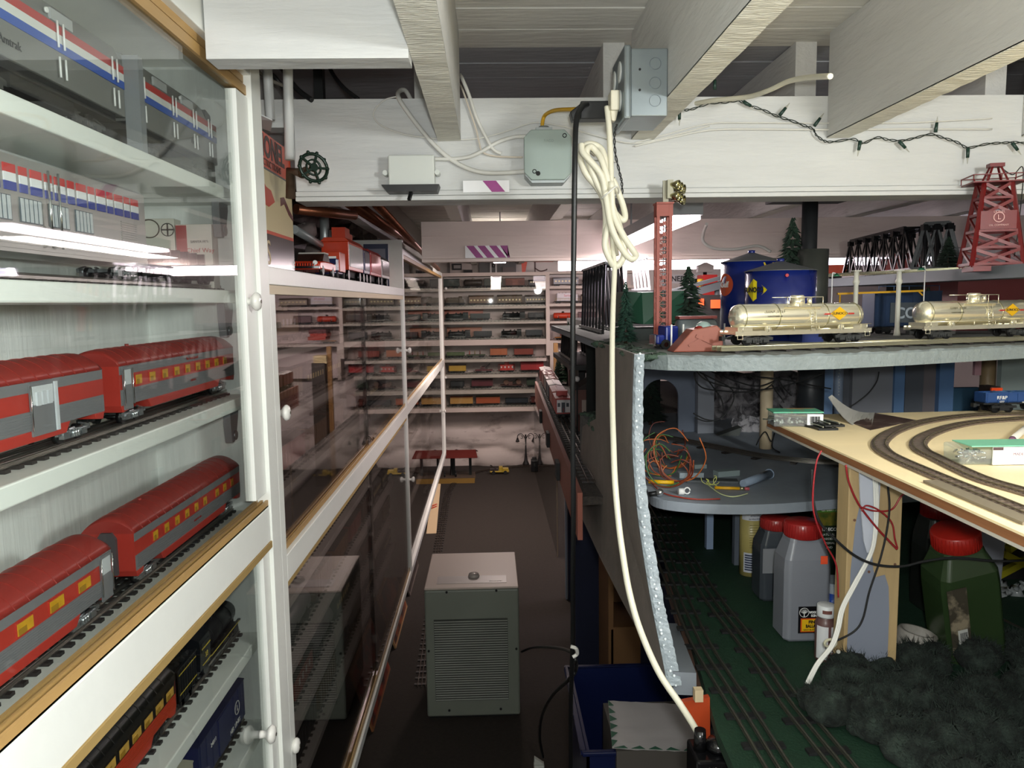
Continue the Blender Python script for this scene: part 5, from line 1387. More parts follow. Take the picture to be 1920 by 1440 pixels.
wire('electrical_cable', [onY(1325, 420, 3.3), onY(1318, 440, 3.45), onY(1320, 455, 3.48), onY(1340, 466, 3.488), onY(1380, 467, 3.488), onY(1420, 461, 3.488), onY(1445, 472, 3.488)], .007, WIRE_W, 'white cable curving from the end-on fixture along the rear beam')

# ================================================================ upper layout deck on the right
DK = mat('grey_scenic_deck', '6f7372', .85, var=.25, vs=120, bump=.6, bs=200)
FOAM = mat('blue_grey_painted_foam', '7d8687', .5, var=.04, vs=20, bump=.6, bs=120)
DZ = 1.5
edge = [onZ(1192, 664, DZ), onZ(1250, 667, DZ), onZ(1350, 668, DZ), onZ(1450, 667, DZ), onZ(1560, 664, DZ), onZ(1700, 658, DZ), onZ(1920, 647, DZ)]
edge = [Vector((p.x, p.y)) for p in edge]
ex = edge[-1] + (edge[-1] - edge[-2]).normalized() * 1.2
front = edge + [ex]
poly = [(p.x, p.y) for p in front] + [(ex.x + .4, 3.3), (.262, 3.3)]
dk = thing('layout_deck', 'grey upper layout deck with a pale scalloped foam edge at the right', 'layout deck', (1.0, 2.2, DZ - .03))
MB().prism(poly, 'z', DZ - .004, DZ).build('deck_surface', DK, dk)
MB().prism(poly, 'z', DZ - .02, DZ - .0045).build('deck_board', mat('deck_underside', '77808a', .7), dk)
MB().prism([(.27, 2.0), (2.6, 2.0), (2.6, 3.29), (.27, 3.29)], 'z', DZ, DZ + .0002).build('rear_dark_sheet', mat('added_dark_sheet', '2a2f2b', .95, var=.3, vs=60, bump=.8, bs=150), dk)  # dark sheet added to kill the fixture's glare on the rear deck
# foam edge strip with sparkly knife-cut top
b = MB(); random.seed(31)
pts = []
for i in range(len(front) - 1):
    n = max(2, int((front[i + 1] - front[i]).length / .012))
    for k in range(n): pts.append(front[i].lerp(front[i + 1], k / n))
pts.append(front[-1])
vs = []
for p in pts:
    h = random.uniform(-.001, .0022)
    vs += [(p.x, p.y - .010, DZ - .026), (p.x, p.y - .011 + random.uniform(-.0008, .0008), DZ - .002), (p.x, p.y - .006, DZ + .001 + h), (p.x, p.y - .0003, DZ + .0005), (p.x, p.y - .0003, DZ - .026)]
m = 5
b.add(vs, [(i * m + j, i * m + (j + 1) % m, (i + 1) * m + (j + 1) % m, (i + 1) * m + j) for i in range(len(pts) - 1) for j in range(m)])
b.add(vs, [tuple(range(m))[::-1], tuple(range(len(vs) - m, len(vs)))])
b.build('foam_edge', FOAM, dk)
for (px_, Y, r_, c) in ((1437, 1.95, .016, 'cbb99a'), (1.9, 0, 0, 0),):
    if r_: 
        p = onY(px_, 760, Y)
        MB().cyl((p.x, Y, 1.214), (p.x, Y, DZ - .0205), r_, n=20).build('support_tube', mat('cardboard_tube', c, .6), dk)
# ---- grey fascia panel hanging down to the aisle
FAS = mat('grey_brown_hardboard', '766d67', .8, var=.12, vs=18, bump=.25, bs=120)
def fx(px, py, x=.262): p = onX(px, py, x); return (p.y, p.z)
prof_n = [(1190, 664), (1187, 760), (1187, 850), (1195, 950), (1207, 1040), (1222, 1130), (1238, 1210), (1252, 1283)]
# near edge runs from the deck corner forward and down
NE = []
for i, (a, b_) in enumerate(prof_n):
    t_ = i / (len(prof_n) - 1)
    Y = 1.385 - .17 * t_ - .10 * t_ * t_
    NE.append(onY(a, b_, Y))
far = [(1116, 640, 1.9), (1117, 700, 1.9), (1117, 780, 1.9), (1090, 800, 2.2), (1086, 880, 2.22), (1086, 965, 2.25), (1115, 1020, 1.98), (1150, 1090, 1.68), (1196, 1182, 1.38), (1246, 1285, 1.12)]
FE = [onX(1116, 640, .262), onX(1117, 700, .262), onX(1117, 785, .262), onX(1092, 800, .262), onX(1087, 870, .258), onX(1086, 960, .258), onX(1120, 1035, .258), onX(1160, 1115, .26), onX(1205, 1200, .262)]
FE.append(NE[-1])
fp_ = thing('fascia_panel', 'grey-brown curved fascia panel with a shiny pale foam edge facing the aisle', 'panel', (.262, 1.6, .9))
b = MB(); poly = NE + FE[::-1][1:]
n = len(poly); off_ = Vector((.006, 0, 0))
vs = [p for p in poly] + [p + off_ for p in poly]
b.add(vs, [tuple(range(n))[::-1], tuple(range(n, 2 * n))]); b.add(vs, [(i, (i + 1) % n, n + (i + 1) % n, n + i) for i in range(n)])
b.build('panel', FAS, fp_)
S_ = smoothpts(NE, 14); b = MB(); vs = []; m = 6
for i, p in enumerate(S_):
    w_ = .017 + .004 * (i / len(S_)); j1, j2 = random.uniform(-.0012, .0012), random.uniform(-.0015, .0015)
    vs += [p + Vector((-.001, -.002, 0)), p + Vector((.003 + j1, -.006 + j2, 0)), p + Vector((w_ * .6, -.0045 - j2, 0)), p + Vector((w_ + j1, -.004 + j1, 0)), p + Vector((w_ + j2, .012, 0)), p + Vector((0, .012, 0))]
b.add(vs, [(i * m + j, i * m + (j + 1) % m, (i + 1) * m + (j + 1) % m, (i + 1) * m + j) for i in range(len(S_) - 1) for j in range(m)])
b.add(vs, [tuple(range(m))[::-1], tuple(range(len(vs) - m, len(vs)))])
b.build('foam_edge', mat('shiny_blue_grey_foam', '8d979d', .25, var=.08, vs=40, bump=1.0, bs=90), fp_)
# glue beads along the edge
b = MB(); random.seed(33)
for i in range(0, len(S_), 2):
    p = S_[i] + Vector((random.uniform(.004, .012), -.006, random.uniform(-.003, .003)))
    b.sph(tuple(p), random.uniform(.0012, .0030), 6)
stuff(b.build('glue_beads', mat('shiny_glue', 'dfe6ea', .08), fp_))
b = MB(); random.seed(34)
for k in range(60):
    t_ = k / 59
    if t_ < .6: x, y, z = .262 + random.uniform(.0, .06), 1.40 + t_ * .8, DZ - .004
    else: x, y, z = .262 + random.uniform(0, .05), 1.9 + (t_ - .6) * .8, 1.275
    b.sph((x, y, z), random.uniform(.012, .022), 7, sz=.35)
stuff(tag(b.jit(.003).build('ground_foam', mat('green_ground_foam', '2e4436', .95, col2='4a5a4c', vs=60, bump=1, bs=200)), 'dark green scenic turf along the top of the fascia panel', 'turf'))
b = MB().box(.262, .34, 1.9, 2.25, 1.15, 1.274)
tag(b.build('scenery_block', mat('grey_rock_scenery', '5e605e', .9, var=.3, vs=90, bump=1, bs=120)), 'grey speckled scenery block behind the fascia panel', 'scenery')
# ---- front track on deck
tp = [onZ(1352, 652, DZ + .011), onZ(1540, 650, DZ + .011), onZ(1930, 632, DZ + .011)]
d_ = (tp[2] - tp[0]).normalized(); nrm = Vector((-d_.y, d_.x, 0))
fa = tp[0] + nrm * .016; fb = fa + d_ * 1.5
HT = mat('bright_rail', 'd8d2b4', .22, .85)
track_piece('train_track', 'shiny three-rail track along the front of the upper deck', (fa.x, fa.y, DZ + .0003), (fb.x, fb.y, DZ + .0003), step=.055, tie=.056, hi=.013, wd=.010, railm=HT)
TR = math.atan2(d_.y, d_.x)
def tankcar(label, c, side):
    t = thing('tank_car', label, 'model train car', (c.x, c.y, DZ + .0133), TR)
    CH = mat('gold_chrome', 'f8f2da', .22, .8); L = .300; hl = L / 2; r = .0245; zc = .053
    MB().lathe([(0, -hl + .004), (r * .55, -hl + .006), (r * .9, -hl + .012), (r, -hl + .020), (r, hl - .020), (r * .9, hl - .012), (r * .55, hl - .006), (0, hl - .004)], (0, 0, zc), 32, axis='x').build('tank', CH, t, local=True)
    for x in (-hl + .022, -.055, .055, hl - .022): MB().lathe([(r, x - .001), (r + .0006, x - .001), (r + .0006, x + .001), (r, x + .001)], (0, 0, zc), 28, axis='x').build('band', cm('b8b28f', .3, .9), t, local=True)
    b = MB().box(-hl - .004, hl + .004, -.026, .026, .0215, .0250)
    for s in (-1, 1): b.box(-hl - .004, hl + .004, s * .026 - .001, s * .026 + .001, .019, .0275)
    for x in (-hl + .02, hl - .02):
        b.box(x - .016, x + .016, -.022, .022, .025, zc - r * .75)
    b.build('frame', CH, t, local=True)
    dm = MB().cyl((0, 0, zc + r * .8), (0, 0, zc + r + .012), .014, n=24).cyl((0, 0, zc + r + .012), (0, 0, zc + r + .016), .015, .011, n=24).build('dome', CH, t, local=True)
    for x in (-.0, .028): MB().cyl((x, 0, zc + r + .0), (x, 0, zc + r + .010), .005, n=12).build('valve', CH, t, local=True)
    b = MB().box(-.042, .042, -.024, .024, zc + r * .72, zc + r * .72 + .0015)
    for x in (-.04, -.013, .013, .04):
        b.cyl((x, -.024, zc + r * .72), (x, -.024, zc + r + .012), .0009, n=6)
    b.tube([(-.04, -.024, zc + r + .012), (.04, -.024, zc + r + .012)], .0009, 6).tube([(-.04, .024, zc + r + .012), (.04, .024, zc + r + .012)], .0009, 6)
    b.build('platform_rail', CH, t, local=True)
    b = MB().tube([(-hl, -.030, .036), (hl, -.030, .036)], .0008, 6)
    for k in range(6): b.cyl((-hl + .01 + k * (L - .02) / 5, -.030, .026), (-hl + .01 + k * (L - .02) / 5, -.030, .036), .0008, n=6)
    b.build('handrail', CH, t, local=True)
    b = MB()
    for k in (0, 1): b.cyl((.012 + k * .012, -.0285, .025), (.012 + k * .012, -.0245, zc + r * .7), .0007, n=6)
    for k in range(7): b.cyl((.012, -.0285 + k * .0005, .029 + k * .005), (.024, -.0285 + k * .0005, .029 + k * .005), .0006, n=6)
    b.build('ladder', CH, t, local=True)
    for s in (-1, 1):
        MB().box(s * (hl - .006) - .006, s * (hl - .006) + .006, -.0275, -.026, .012, .013).box(s * (hl - .006) - .006, s * (hl - .006) - .005, -.0275, -.026, .013, .021).box(s * (hl - .006) + .005, s * (hl - .006) + .006, -.0275, -.026, .013, .021).build('step', CH, t, local=True)
        truck(t, s * (hl - .045), cm('3c3d3c', .45, .3), r=.0100)
        coupler(t, s * (hl + .004), s)
        MB().cyl((s * hl * .55, -.028, .030), (s * hl * .55, -.020, .030), .006, n=12).build('brake_wheel', CH, t, local=True)
    x = hl * .52
    yy = -r - .0009
    MB().prism([(x - .020, zc + .004), (x, zc + .017), (x + .020, zc + .004), (x, zc - .009)], 'y', yy - .0006, yy + .0006).build('diamond_badge', cm('d9a818', .35), t, local=True)
    MB().box(x - .034, x - .021, yy - .0006, yy + .0006, zc + .002, zc + .005).box(x + .021, x + .034, yy - .0006, yy + .0006, zc + .002, zc + .005).build('red_bar', cm('a8332a'), t, local=True)
    text('SUNOCO', .0072, cm('2a2a30'), t, (x, yy - .0012, zc + .004), world=False, sx=1.15)
    text('S.U.N.X   2 7 5 0', .006, cm('55503a'), t, (-hl * .45, yy - .0004, zc + .010), world=False)
    text('CAPACITY 80000 LBS', .0035, cm('55503a'), t, (-hl * .45, yy - .0004, zc + .001), world=False)
    return t
c1 = onZ(1533, 648, DZ + .012) + nrm * .030
pc1 = fa + d_ * ((onZ(1533, 648, DZ + .012) - fa).dot(d_)); pc1.z = 0
tankcar('shiny gold-chrome tank car at the left end of the deck-front track', pc1, 1)
pc1 = pc1 + d_ * .052
pc2 = pc1 + d_ * .385
tankcar('shiny gold-chrome tank car second from left, cut by the right edge', pc2, 1)
# red earthen bumper / tunnel ramp at track end
def bxY(px0, px1, py1, py0, Y, dep=.03):
    a = onY(px0, (py0 + py1) / 2, Y); c = onY(px1, (py0 + py1) / 2, Y)
    return (a.x, c.x, Y, Y + dep, onY((px0 + px1) / 2, py0, Y).z, onY((px0 + px1) / 2, py1, Y).z)
bp = thing('track_bumper', 'brick-red end-of-line bumper with dome lamp at left end of track', 'bumper', (.44, 1.52, DZ))
q0, q1, q2, q3, q4, q5 = [onY(*p, 1.47) for p in ((1262, 657), (1300, 618), (1345, 610), (1356, 622), (1356, 655), (1270, 658))]
zb = DZ + .0005
MB().prism([(q0.x, zb), (q4.x, zb), (q3.x, q3.z), (q2.x, q2.z), (q1.x, q1.z)], 'y', 1.47, 1.525).build('body', mat('brick_red_plastic', '8a4937', .5), bp, bevel=.002)
MB().bar((q1.x + .005, 1.4695, q1.z - .012), (q4.x - .012, 1.4695, zb + .012), .004, .006).bar((q0.x + .03, 1.4695, zb + .012), (q1.x + .02, 1.4695, q1.z - .015), .003, .005).build('ribs', mat('brick_red_plastic', 'a2543f', .5), bp)
p = onY(1318, 622, 1.50)
MB().sph((p.x, 1.497, q1.z - .002), .017, 20, bot=0).build('dome_lamp', mat('pale_green_grey_dome', '8fa39e', .3), bp)
MB().sph((p.x - .012, 1.485, q1.z - .004), .011, 14, bot=0).build('red_lens', cm('7a1a14', .15), bp)
# blue toy tanker truck
tk = thing('toy_truck', 'blue toy tanker truck with chrome grille beside the red bumper', 'toy truck', (.40, 1.60, DZ), R(8))
cx = onY(1232, 640, 1.58).x - .40
MB().box(cx - .006, cx + .012, -.022, .022, .010, .030).box(cx + .012, cx + .04, -.024, .024, .010, .048).build('cab', cm('1b2c7a', .2), tk, local=True, bevel=.004)
MB().box(cx - .009, cx - .0062, -.016, .016, .010, .029).box(cx - .015, cx - .0095, -.026, .026, .007, .010).build('grille', CHROME, tk, local=True)
MB().lathe([(.0, cx + .045), (.018, cx + .047), (.021, cx + .052), (.021, cx + .125), (.018, cx + .13), (0, cx + .132)], (0, .002, .040), 20, axis='x').build('tank', cm('5d6467', .3), tk, local=True)
MB().box(cx + .047, cx + .13, -.010, .014, .061, .067).build('walkway', cm('6b2018'), tk, local=True)
MB().box(cx + .04, cx + .13, -.02, .02, .010, .016).build('chassis', cm('1b2c7a', .2), tk, local=True)
text('DIESEL 6000VI', .0085, cm('b9bcbc'), tk, (cx + .085, -.0195, .035), world=False)
for x in (cx + .012, cx + .07, cx + .11):
    for y in (-.027, .018):
        MB().cyl((x, y, .010), (x, y + .009, .010), .010, n=16).cyl((x, y - .0004, .010), (x, y, .010), .005, n=10, mi=1).build('wheel', [MBLACK, CHROME], tk, local=True)
for k, (a, b_) in enumerate(((1259, 610), (1284, 604), (1365, 612))):
    p = onY(a, b_ + 18, 1.53)
    t = thing('crossing_post', ['short white post at the truck cab', 'short white post between truck and bumper', 'thin grey cross-shaped post right of bumper'][k], 'post', (p.x, 1.53 + k * .012, DZ))
    MB().cyl((0, 0, .0003), (0, 0, .052), .0018, n=8).cyl((0, 0, .0003), (0, 0, .003), .005, n=10).build('pole', WHITE if k < 2 else cm('a9adb0', .3, .5), t, local=True)
    if k == 2: MB().box(-.007, .007, -.001, .001, .038, .040).build('cross_arm', cm('a9adb0', .3, .5), t, local=True)
# ---- orange floodlight tower
OR = mat('tower_orange', '94402f', .5)
tx0 = onY(1232, 560, 1.72).x; tx1 = onY(1260, 560, 1.72).x; tcx = (tx0 + tx1) / 2; hwT = (tx1 - tx0) / 2
zT = onY(1246, 382, 1.72).z
tw = thing('floodlight_tower', 'tall orange lattice tower carrying a bank of chrome floodlights', 'model tower', (tcx, 1.74, DZ))
for sx in (-1, 1):
    for sy in (-1, 1):
        x, y = tcx + sx * (hwT - .003), 1.74 + sy * .013
        MB().box(x - .0034, x + .0034, y - .0025, y + .0025, DZ + .0003, zT).build('leg', OR, tw)
b = MB(); nn = 11
for sy in (-1, 1):
    for k in range(nn):
        z0, z1 = DZ + .02 + (zT - DZ - .05) * k / nn, DZ + .02 + (zT - DZ - .05) * (k + 1) / nn
        y = 1.74 + sy * .013
        b.bar((tcx - hwT + .004, y, z0), (tcx + hwT - .004, y, z1), .0016, .0016, up=(0, 1, 0)).bar((tcx + hwT - .004, y, z0), (tcx - hwT + .004, y, z1), .0016, .0016, up=(0, 1, 0))
        b.bar((tcx - hwT + .004, y, z0), (tcx + hwT - .004, y, z0), .0016, .002, up=(0, 1, 0))
        b.box(tcx - .004, tcx + .004, y - .001, y + .001, (z0 + z1) / 2 - .004, (z0 + z1) / 2 + .004)
b.build('lattice', OR, tw)
MB().cyl((tcx, 1.735, DZ + .0003), (tcx, 1.735, zT), .0014, n=6).cyl((tcx + .005, 1.735, DZ + .0003), (tcx + .005, 1.735, zT), .0010, n=6).build('cable_pipe', cm('8b8f92', .4, .6), tw)
MB().box(tx0 - .001, tx1 + .002, 1.725, 1.755, zT - .026, zT).box(tx0 - .002, tx1 + .003, 1.720, 1.76, zT + .0001, zT + .004).build('head', OR, tw)
MB().box(tcx - .002, tcx + .010, 1.732, 1.738, zT + .004, zT + .052).box(tcx + .005, tcx + .018, 1.72, 1.76, zT + .012, zT + .052).build('mount', cm('a9a690', .5), tw)
for i in range(3):
    for j in range(2):
        o_ = Vector((tcx + .010 + i * .009, 1.727 + i * .012, zT + .018 + j * .024 - i * .003))
        ax_ = Vector((.8, -.55, -.1)).normalized()
        Mx = Matrix.Translation(o_) @ ax_.to_track_quat('Z', 'Y').to_matrix().to_4x4()
        MB().lathe([(.0055, 0), (.006, .010), (.0100, .017), (.0112, .023), (.0100, .0232), (.007, .015), (0, .013)], (0, 0, 0), 16).T(Mx).build('floodlight', mat('nickel', 'b5b08c', .2, 1.0), tw)
# ---- two blue storage tanks
def otank(label, p0, p1, pyt, pyb, Y, badge):
    a = onY(p0, 560, Y); c = onY(p1, 560, Y); r = (c.x - a.x) / 2; cx = (a.x + c.x) / 2; zt = onY((p0 + p1) / 2, pyt, Y).z
    t = thing('oil_tank', label, 'model storage tank', (cx, Y, DZ))
    BM = mat('tank_blue', '16246a', .25, coat=.3)
    h = zt - DZ
    MB().cyl((0, 0, .0004), (0, 0, h), r, n=56).build('shell', BM, t, local=True)
    MB().lathe([(r + .002, h), (r + .002, h + .0015), (.012, h + .023), (.010, h + .024)], (0, 0, 0), 56, smooth=False).build('roof', cm('56585c', .5), t, local=True)
    MB().cyl((0, 0, h + .022), (0, 0, h + .031), .009, n=16).build('roof_vent', BM, t, local=True)
    def onsh(poly, th0, m, nm, dd=.0008):
        vs = []; 
        for (u, v) in poly:
            th = th0 + u / r
            vs.append(((r + dd) * math.cos(th), (r + dd) * math.sin(th), v))
        return MB().add(vs, [tuple(range(len(vs)))]).build(nm, m, t, local=True)
    return t, r, h, onsh
t, r, h, onsh = otank('taller dark blue storage tank with an orange round badge at its left', 1353, 1462, 492, 600, 2.02, 0)
th = R(196)
def disc(rr, hh, n=28, du=0): return [(du + rr * math.cos(k * 2 * math.pi / n), hh + rr * math.sin(k * 2 * math.pi / n)) for k in range(n)]
onsh(disc(.029, h - .058), th, cm('c4502c', .35), 'round_badge', .0018)
Xd = Vector((-math.sin(th), math.cos(th), 0)); o_ = Vector((math.cos(th), math.sin(th), 0)) * (r + .003)
text('Gulf', .021, WHITE, t, (o_.x, o_.y, h - .058), Xd, world=False, bold=.0006)
th2 = R(285)
onsh([(-.016, h - .004), (.016, h - .004), (.008, h - .028), (-.002, h - .044), (-.008, h - .028)], th2 + .0, cm('d0b81e'), 'yellow_arrow')
t, r, h, onsh = otank('shorter wide dark blue storage tank with a yellow diamond badge', 1399, 1525, 509, 600, 1.88, 1)
th = R(206)
onsh([(-.034, h - .045), (-.004, h - .018), (.030, h - .040), (.034, h - .045), (.030, h - .050), (-.004, h - .072)], th, cm('d6c41c', .35), 'diamond_badge', .0016)
Xd = Vector((-math.sin(th), math.cos(th), 0)); o_ = Vector((math.cos(th), math.sin(th), 0)) * (r + .0035)
text('SUNOCO', .017, cm('1c1c24'), t, (o_.x, o_.y, h - .045), Xd, world=False, bold=.0006, sx=.85)
MB().cyl((-r * .2, -r - .004, h - .012), (-r * .2, -r + .004, h - .012), .004, n=8).build('pipe_stub', cm('b3242a'), t, local=True)
# ---- black lally column and its plate
YC = 2.12
xc = onY(1518, 420, YC).x
cl = thing('steel_column', 'black steel support column with a square top plate, behind the blue tanks', 'column', (xc, YC, DZ))
IRON = mat('black_iron', '26282a', .5, .3)
zp = onY(1518, 377, YC).z
MB().cyl((xc, YC, DZ + .0004), (xc, YC, zp), .021, n=24).build('shaft', IRON, cl)
MB().cyl((xc + .012, YC, DZ + .0005), (xc + .012, YC, onY(1518, 468, YC).z), .041, n=28).build('sleeve', mat('dark_olive_sleeve', '3b3d38', .5), cl)
a = onY(1452, 370, YC).x; c = onY(1592, 368, YC).x
MB().box(a, c, YC - .07, YC + .07, zp, zp + .008).build('top_plate', IRON, cl)
MB().box(a + .03, c - .03, YC - .06, YC + .06, zp + .008, 1.9648).build('header_block', W_PAINT, cl)
# ---- fir trees
def fir(label, x, y, z, h, r, m='1d3324', seed=0):
    rd = random.Random(seed)
    t = thing('model_fir_tree', label, 'model tree', (x, y, z))
    MB().cyl((0, 0, .0003), (0, 0, h * .5), h * .025, n=7).build('trunk', cm('3a2a1e'), t, local=True)
    b = MB(); L = 26
    for k in range(L):
        zz = h * .08 + h * .9 * k / L; rr = r * (1 - k / L) ** .85 + .002
        n = 13
        for j in range(n + 5):
            a = rd.uniform(0, 6.28); l = rr * rd.uniform(.75, 1.1)
            p0 = Vector((0, 0, zz + .02 * h)); p1 = Vector((math.cos(a) * l, math.sin(a) * l, zz - .015 * h - rd.uniform(-.02, .03) * h))
            s = Vector((-math.sin(a), math.cos(a), 0)) * (l * .2)
            b.add([p0, p0.lerp(p1, .6) + s, p1, p0.lerp(p1, .6) - s, p0.lerp(p1, .5) + Vector((0, 0, h * .02))], [(0, 1, 4), (1, 2, 4), (2, 3, 4), (3, 0, 4), (0, 3, 2, 1)])
    b.build('foliage', mat('fir_green_' + m, m, .9, var=.4, vs=60), t, local=True)
    return t
p = onY(1485, 500, 2.15)
fir('tall dark green model fir tree behind the blue tanks beside the black column', p.x, 2.15, DZ, onY(1485, 402, 2.15).z - DZ, .105, seed=1)
p = onY(1290, 600, 1.95); fir('dark bushy model fir just right of the orange tower', p.x, 1.95, DZ, onY(1292, 495, 1.95).z - DZ, .075, seed=2)
p = onY(1165, 600, 1.75); fir('dark green model fir in front of the green roof, beside the cream cord', p.x + .01, 1.75, DZ, onY(1165, 525, 1.75).z - DZ, .03, seed=3, m='16392c')
# ---- dark green roofed building
p0, p1, p2 = onY(1172, 545, 2.0), onY(1330, 545, 2.0), onY(1205, 575, 1.9)
bd = thing('model_building', 'dark green sheet-roofed model building behind the orange tower', 'model building', (.42, 2.05, DZ))
MB().box(.335, .50, 1.93, 2.1, DZ + .0003, DZ + .03).build('base', cm('1c2421', .7), bd)
xa, xm, xb = onY(1170, 560, 1.92).x, onY(1205, 560, 1.90).x, onY(1262, 560, 1.92).x
zt_ = onY(1200, 546, 1.92).z; zl = onY(1200, 608, 1.9).z
GR = mat('dark_green_roof', '12402e', .4)
MB().add([(xa, 1.93, zl + .01), (xm, 1.89, zl), (xb + .03, 1.93, zl), (xa + .004, 1.93, zt_), (xm, 1.91, zt_ - .003), (xb + .03, 1.93, zt_), (xa, 2.1, zt_), (xb + .03, 2.1, zt_), (xa, 2.1, zl), (xb + .03, 2.1, zl)], [(0, 1, 4, 3), (1, 2, 5, 4), (3, 4, 5, 7, 6), (0, 3, 6, 8), (2, 9, 7, 5), (6, 7, 9, 8), (0, 8, 9, 2, 1)]).build('roof', GR, bd)
# ---- black truss bridge seen end-on beside the green roof, with a pale truss above
def portal(label, xs, Y, z0, z1, m, n=8, name='truss_bridge'):
    t = thing(name, label, 'model bridge', ((xs[0] + xs[1]) / 2, Y, z0))
    for i in range(n):
        y = Y + i * .075
        for s in (0, 1):
            MB().bar((xs[s], y, z0 + .0003), (xs[s] + (.01 if s == 0 else -.01), y + .02, z1), .007, .006).build('post', m, t)
    b = MB()
    for s in (0, 1):
        x = xs[s] + (.01 if s == 0 else -.01)
        b.bar((x, Y, z1), (x, Y + n * .075, z1), .008, .008)
        b.bar((xs[s], Y, z0 + .008), (xs[s], Y + n * .075, z0 + .008), .008, .010)
        for i in range(n - 1):
            b.bar((xs[s], Y + i * .075, z0 + .01), (x, Y + (i + 1) * .075, z1), .004, .004)
    for i in range(n): b.bar((xs[0] + .01, Y + i * .075 + .02, z1), (xs[1] - .01, Y + i * .075 + .02, z1), .005, .005)
    b.build('chords', m, t)
    return t
BR = mat('black_bridge', '17181b', .3, .3)
px_ = [onY(1130, 560, 2.35).x, onY(1172, 560, 2.35).x]
portal('black girder bridge seen from its end, left of the green roofed building', px_, 2.35, DZ + .0, onY(1150, 492, 2.35).z, BR)
px_ = [onY(1172, 520, 3.1).x, onY(1218, 520, 3.1).x]
portal('pale silver truss bridge top behind the black girder bridge', px_, 3.1, onY(1195, 545, 3.1).z, onY(1195, 482, 3.1).z, cm('b9b8bf', .35, .3), n=5)
tag(MB().box(px_[0] - .02, px_[1] + .03, 3.0, 3.6, 1.45, onY(1195, 545, 3.1).z).build('bridge_plinth', cm('1c1c1e')), 'dark plinth under the pale silver bridge', 'plinth')

# ================================================================ raised level behind the deck
UZ = 1.69
def zoneX(px, Y): return onY(px, 520, Y).x
xl, xr = zoneX(1530, 3.9), zoneX(1925, 2.27)
ub = thing('layout_deck', 'dark raised board carrying the black bridge and red derrick', 'layout deck', (2.2, 3.4, 1.655))
dr = (Vector((xr, 2.27)) - Vector((xl, 3.9))); e2 = Vector((xr, 2.27)) + dr.normalized() * .7
MB().prism([(zoneX(1560, 3.55), 3.6), (zoneX(1730, 2.62), 2.56), (zoneX(1800, 2.42), 2.40), (zoneX(1925, 2.36), 2.36), (4.0, 2.36), (4.0, 4.6), (zoneX(1560, 3.55), 4.6)], 'z', 1.668, UZ).build('board', mat('raised_board_grey', '7c868c', .6, var=.05, vs=10), ub)
_e0, _e1 = onY(1530, 533, 3.2), onY(1935, 508, 1.62)
tag(MB().bar(_e0, _e1 + (_e1 - _e0) * .15, .09, .028).build('elevated_roadway', mat('raised_board_grey2', '6b757c', .6, var=.04, vs=8)), 'grey elevated roadway strip running across behind the white piers', 'roadway')
for (x, y) in ((2.3, 3.9), (3.2, 2.5), (3.6, 4.2)): MB().box(x, x + .04, y, y + .04, .0, 1.6678).build('leg', mat('raised_board_grey', '7c868c', .6), ub)
tag(MB().bar(onY(1532, 516, 2.35), onY(1925, 497, 2.0), .010, .006).bar(onY(1532, 519, 2.37), onY(1925, 501, 2.02), .004, .004).build('elevated_rail', HT), 'bright metal rail carried on white piers above the tank cars', 'rail')
for (px_, yt, yb_, lb) in ((1605, 509, 565, 'left white pier of the elevated rail'), (1685, 508, 605, 'right white pier of the elevated rail')):
    Y = 1.98; z1 = onY(px_, yt, Y).z; x = onY(px_, 540, Y).x
    t = thing('rail_pier', lb, 'pier', (x, Y, DZ))
    MB().lathe([(.009, .0004), (.007, .01), (.006, .02), (.0058, z1 - DZ - .035), (.0085, z1 - DZ - .03), (.0085, z1 - DZ - .025), (.0062, z1 - DZ - .02), (.0062, z1 - DZ)], (0, 0, 0), 16).build('column', cm('d9d7c8', .4), t, local=True)
    MB().box(-.009, .009, -.009, .009, z1 - DZ, z1 - DZ + .003).build('cap', cm('d9d7c8', .4), t, local=True)
for (px_, py_, lb) in ((1560, 512, 'white gooseneck lamp with green shade left of the rail piers'), (1733, 500, 'white gooseneck lamp with green shade right of the rail piers')):
    Y = 1.94; z1 = onY(px_, py_, Y).z - DZ; x = onY(px_, 540, Y).x; s = 1 if px_ < 1600 else -1
    t = thing('gooseneck_lamp', lb, 'model lamp', (x, Y, DZ))
    MB().tube(smoothpts([(0, 0, .0004), (0, 0, z1 * .6), (0, 0, z1 - .006), (s * .004, 0, z1), (s * .009, 0, z1 - .002)]), .0014, 8).cyl((0, 0, .0004), (0, 0, .003), .006).build('pole', WHITE, t, local=True)
    MB().lathe([(.0015, .0), (.004, -.003), (.010, -.008), (.0095, -.0085)], (s * .010, 0, z1), 14).build('lamp_shade', cm('1f6b4a', .4), t, local=True)
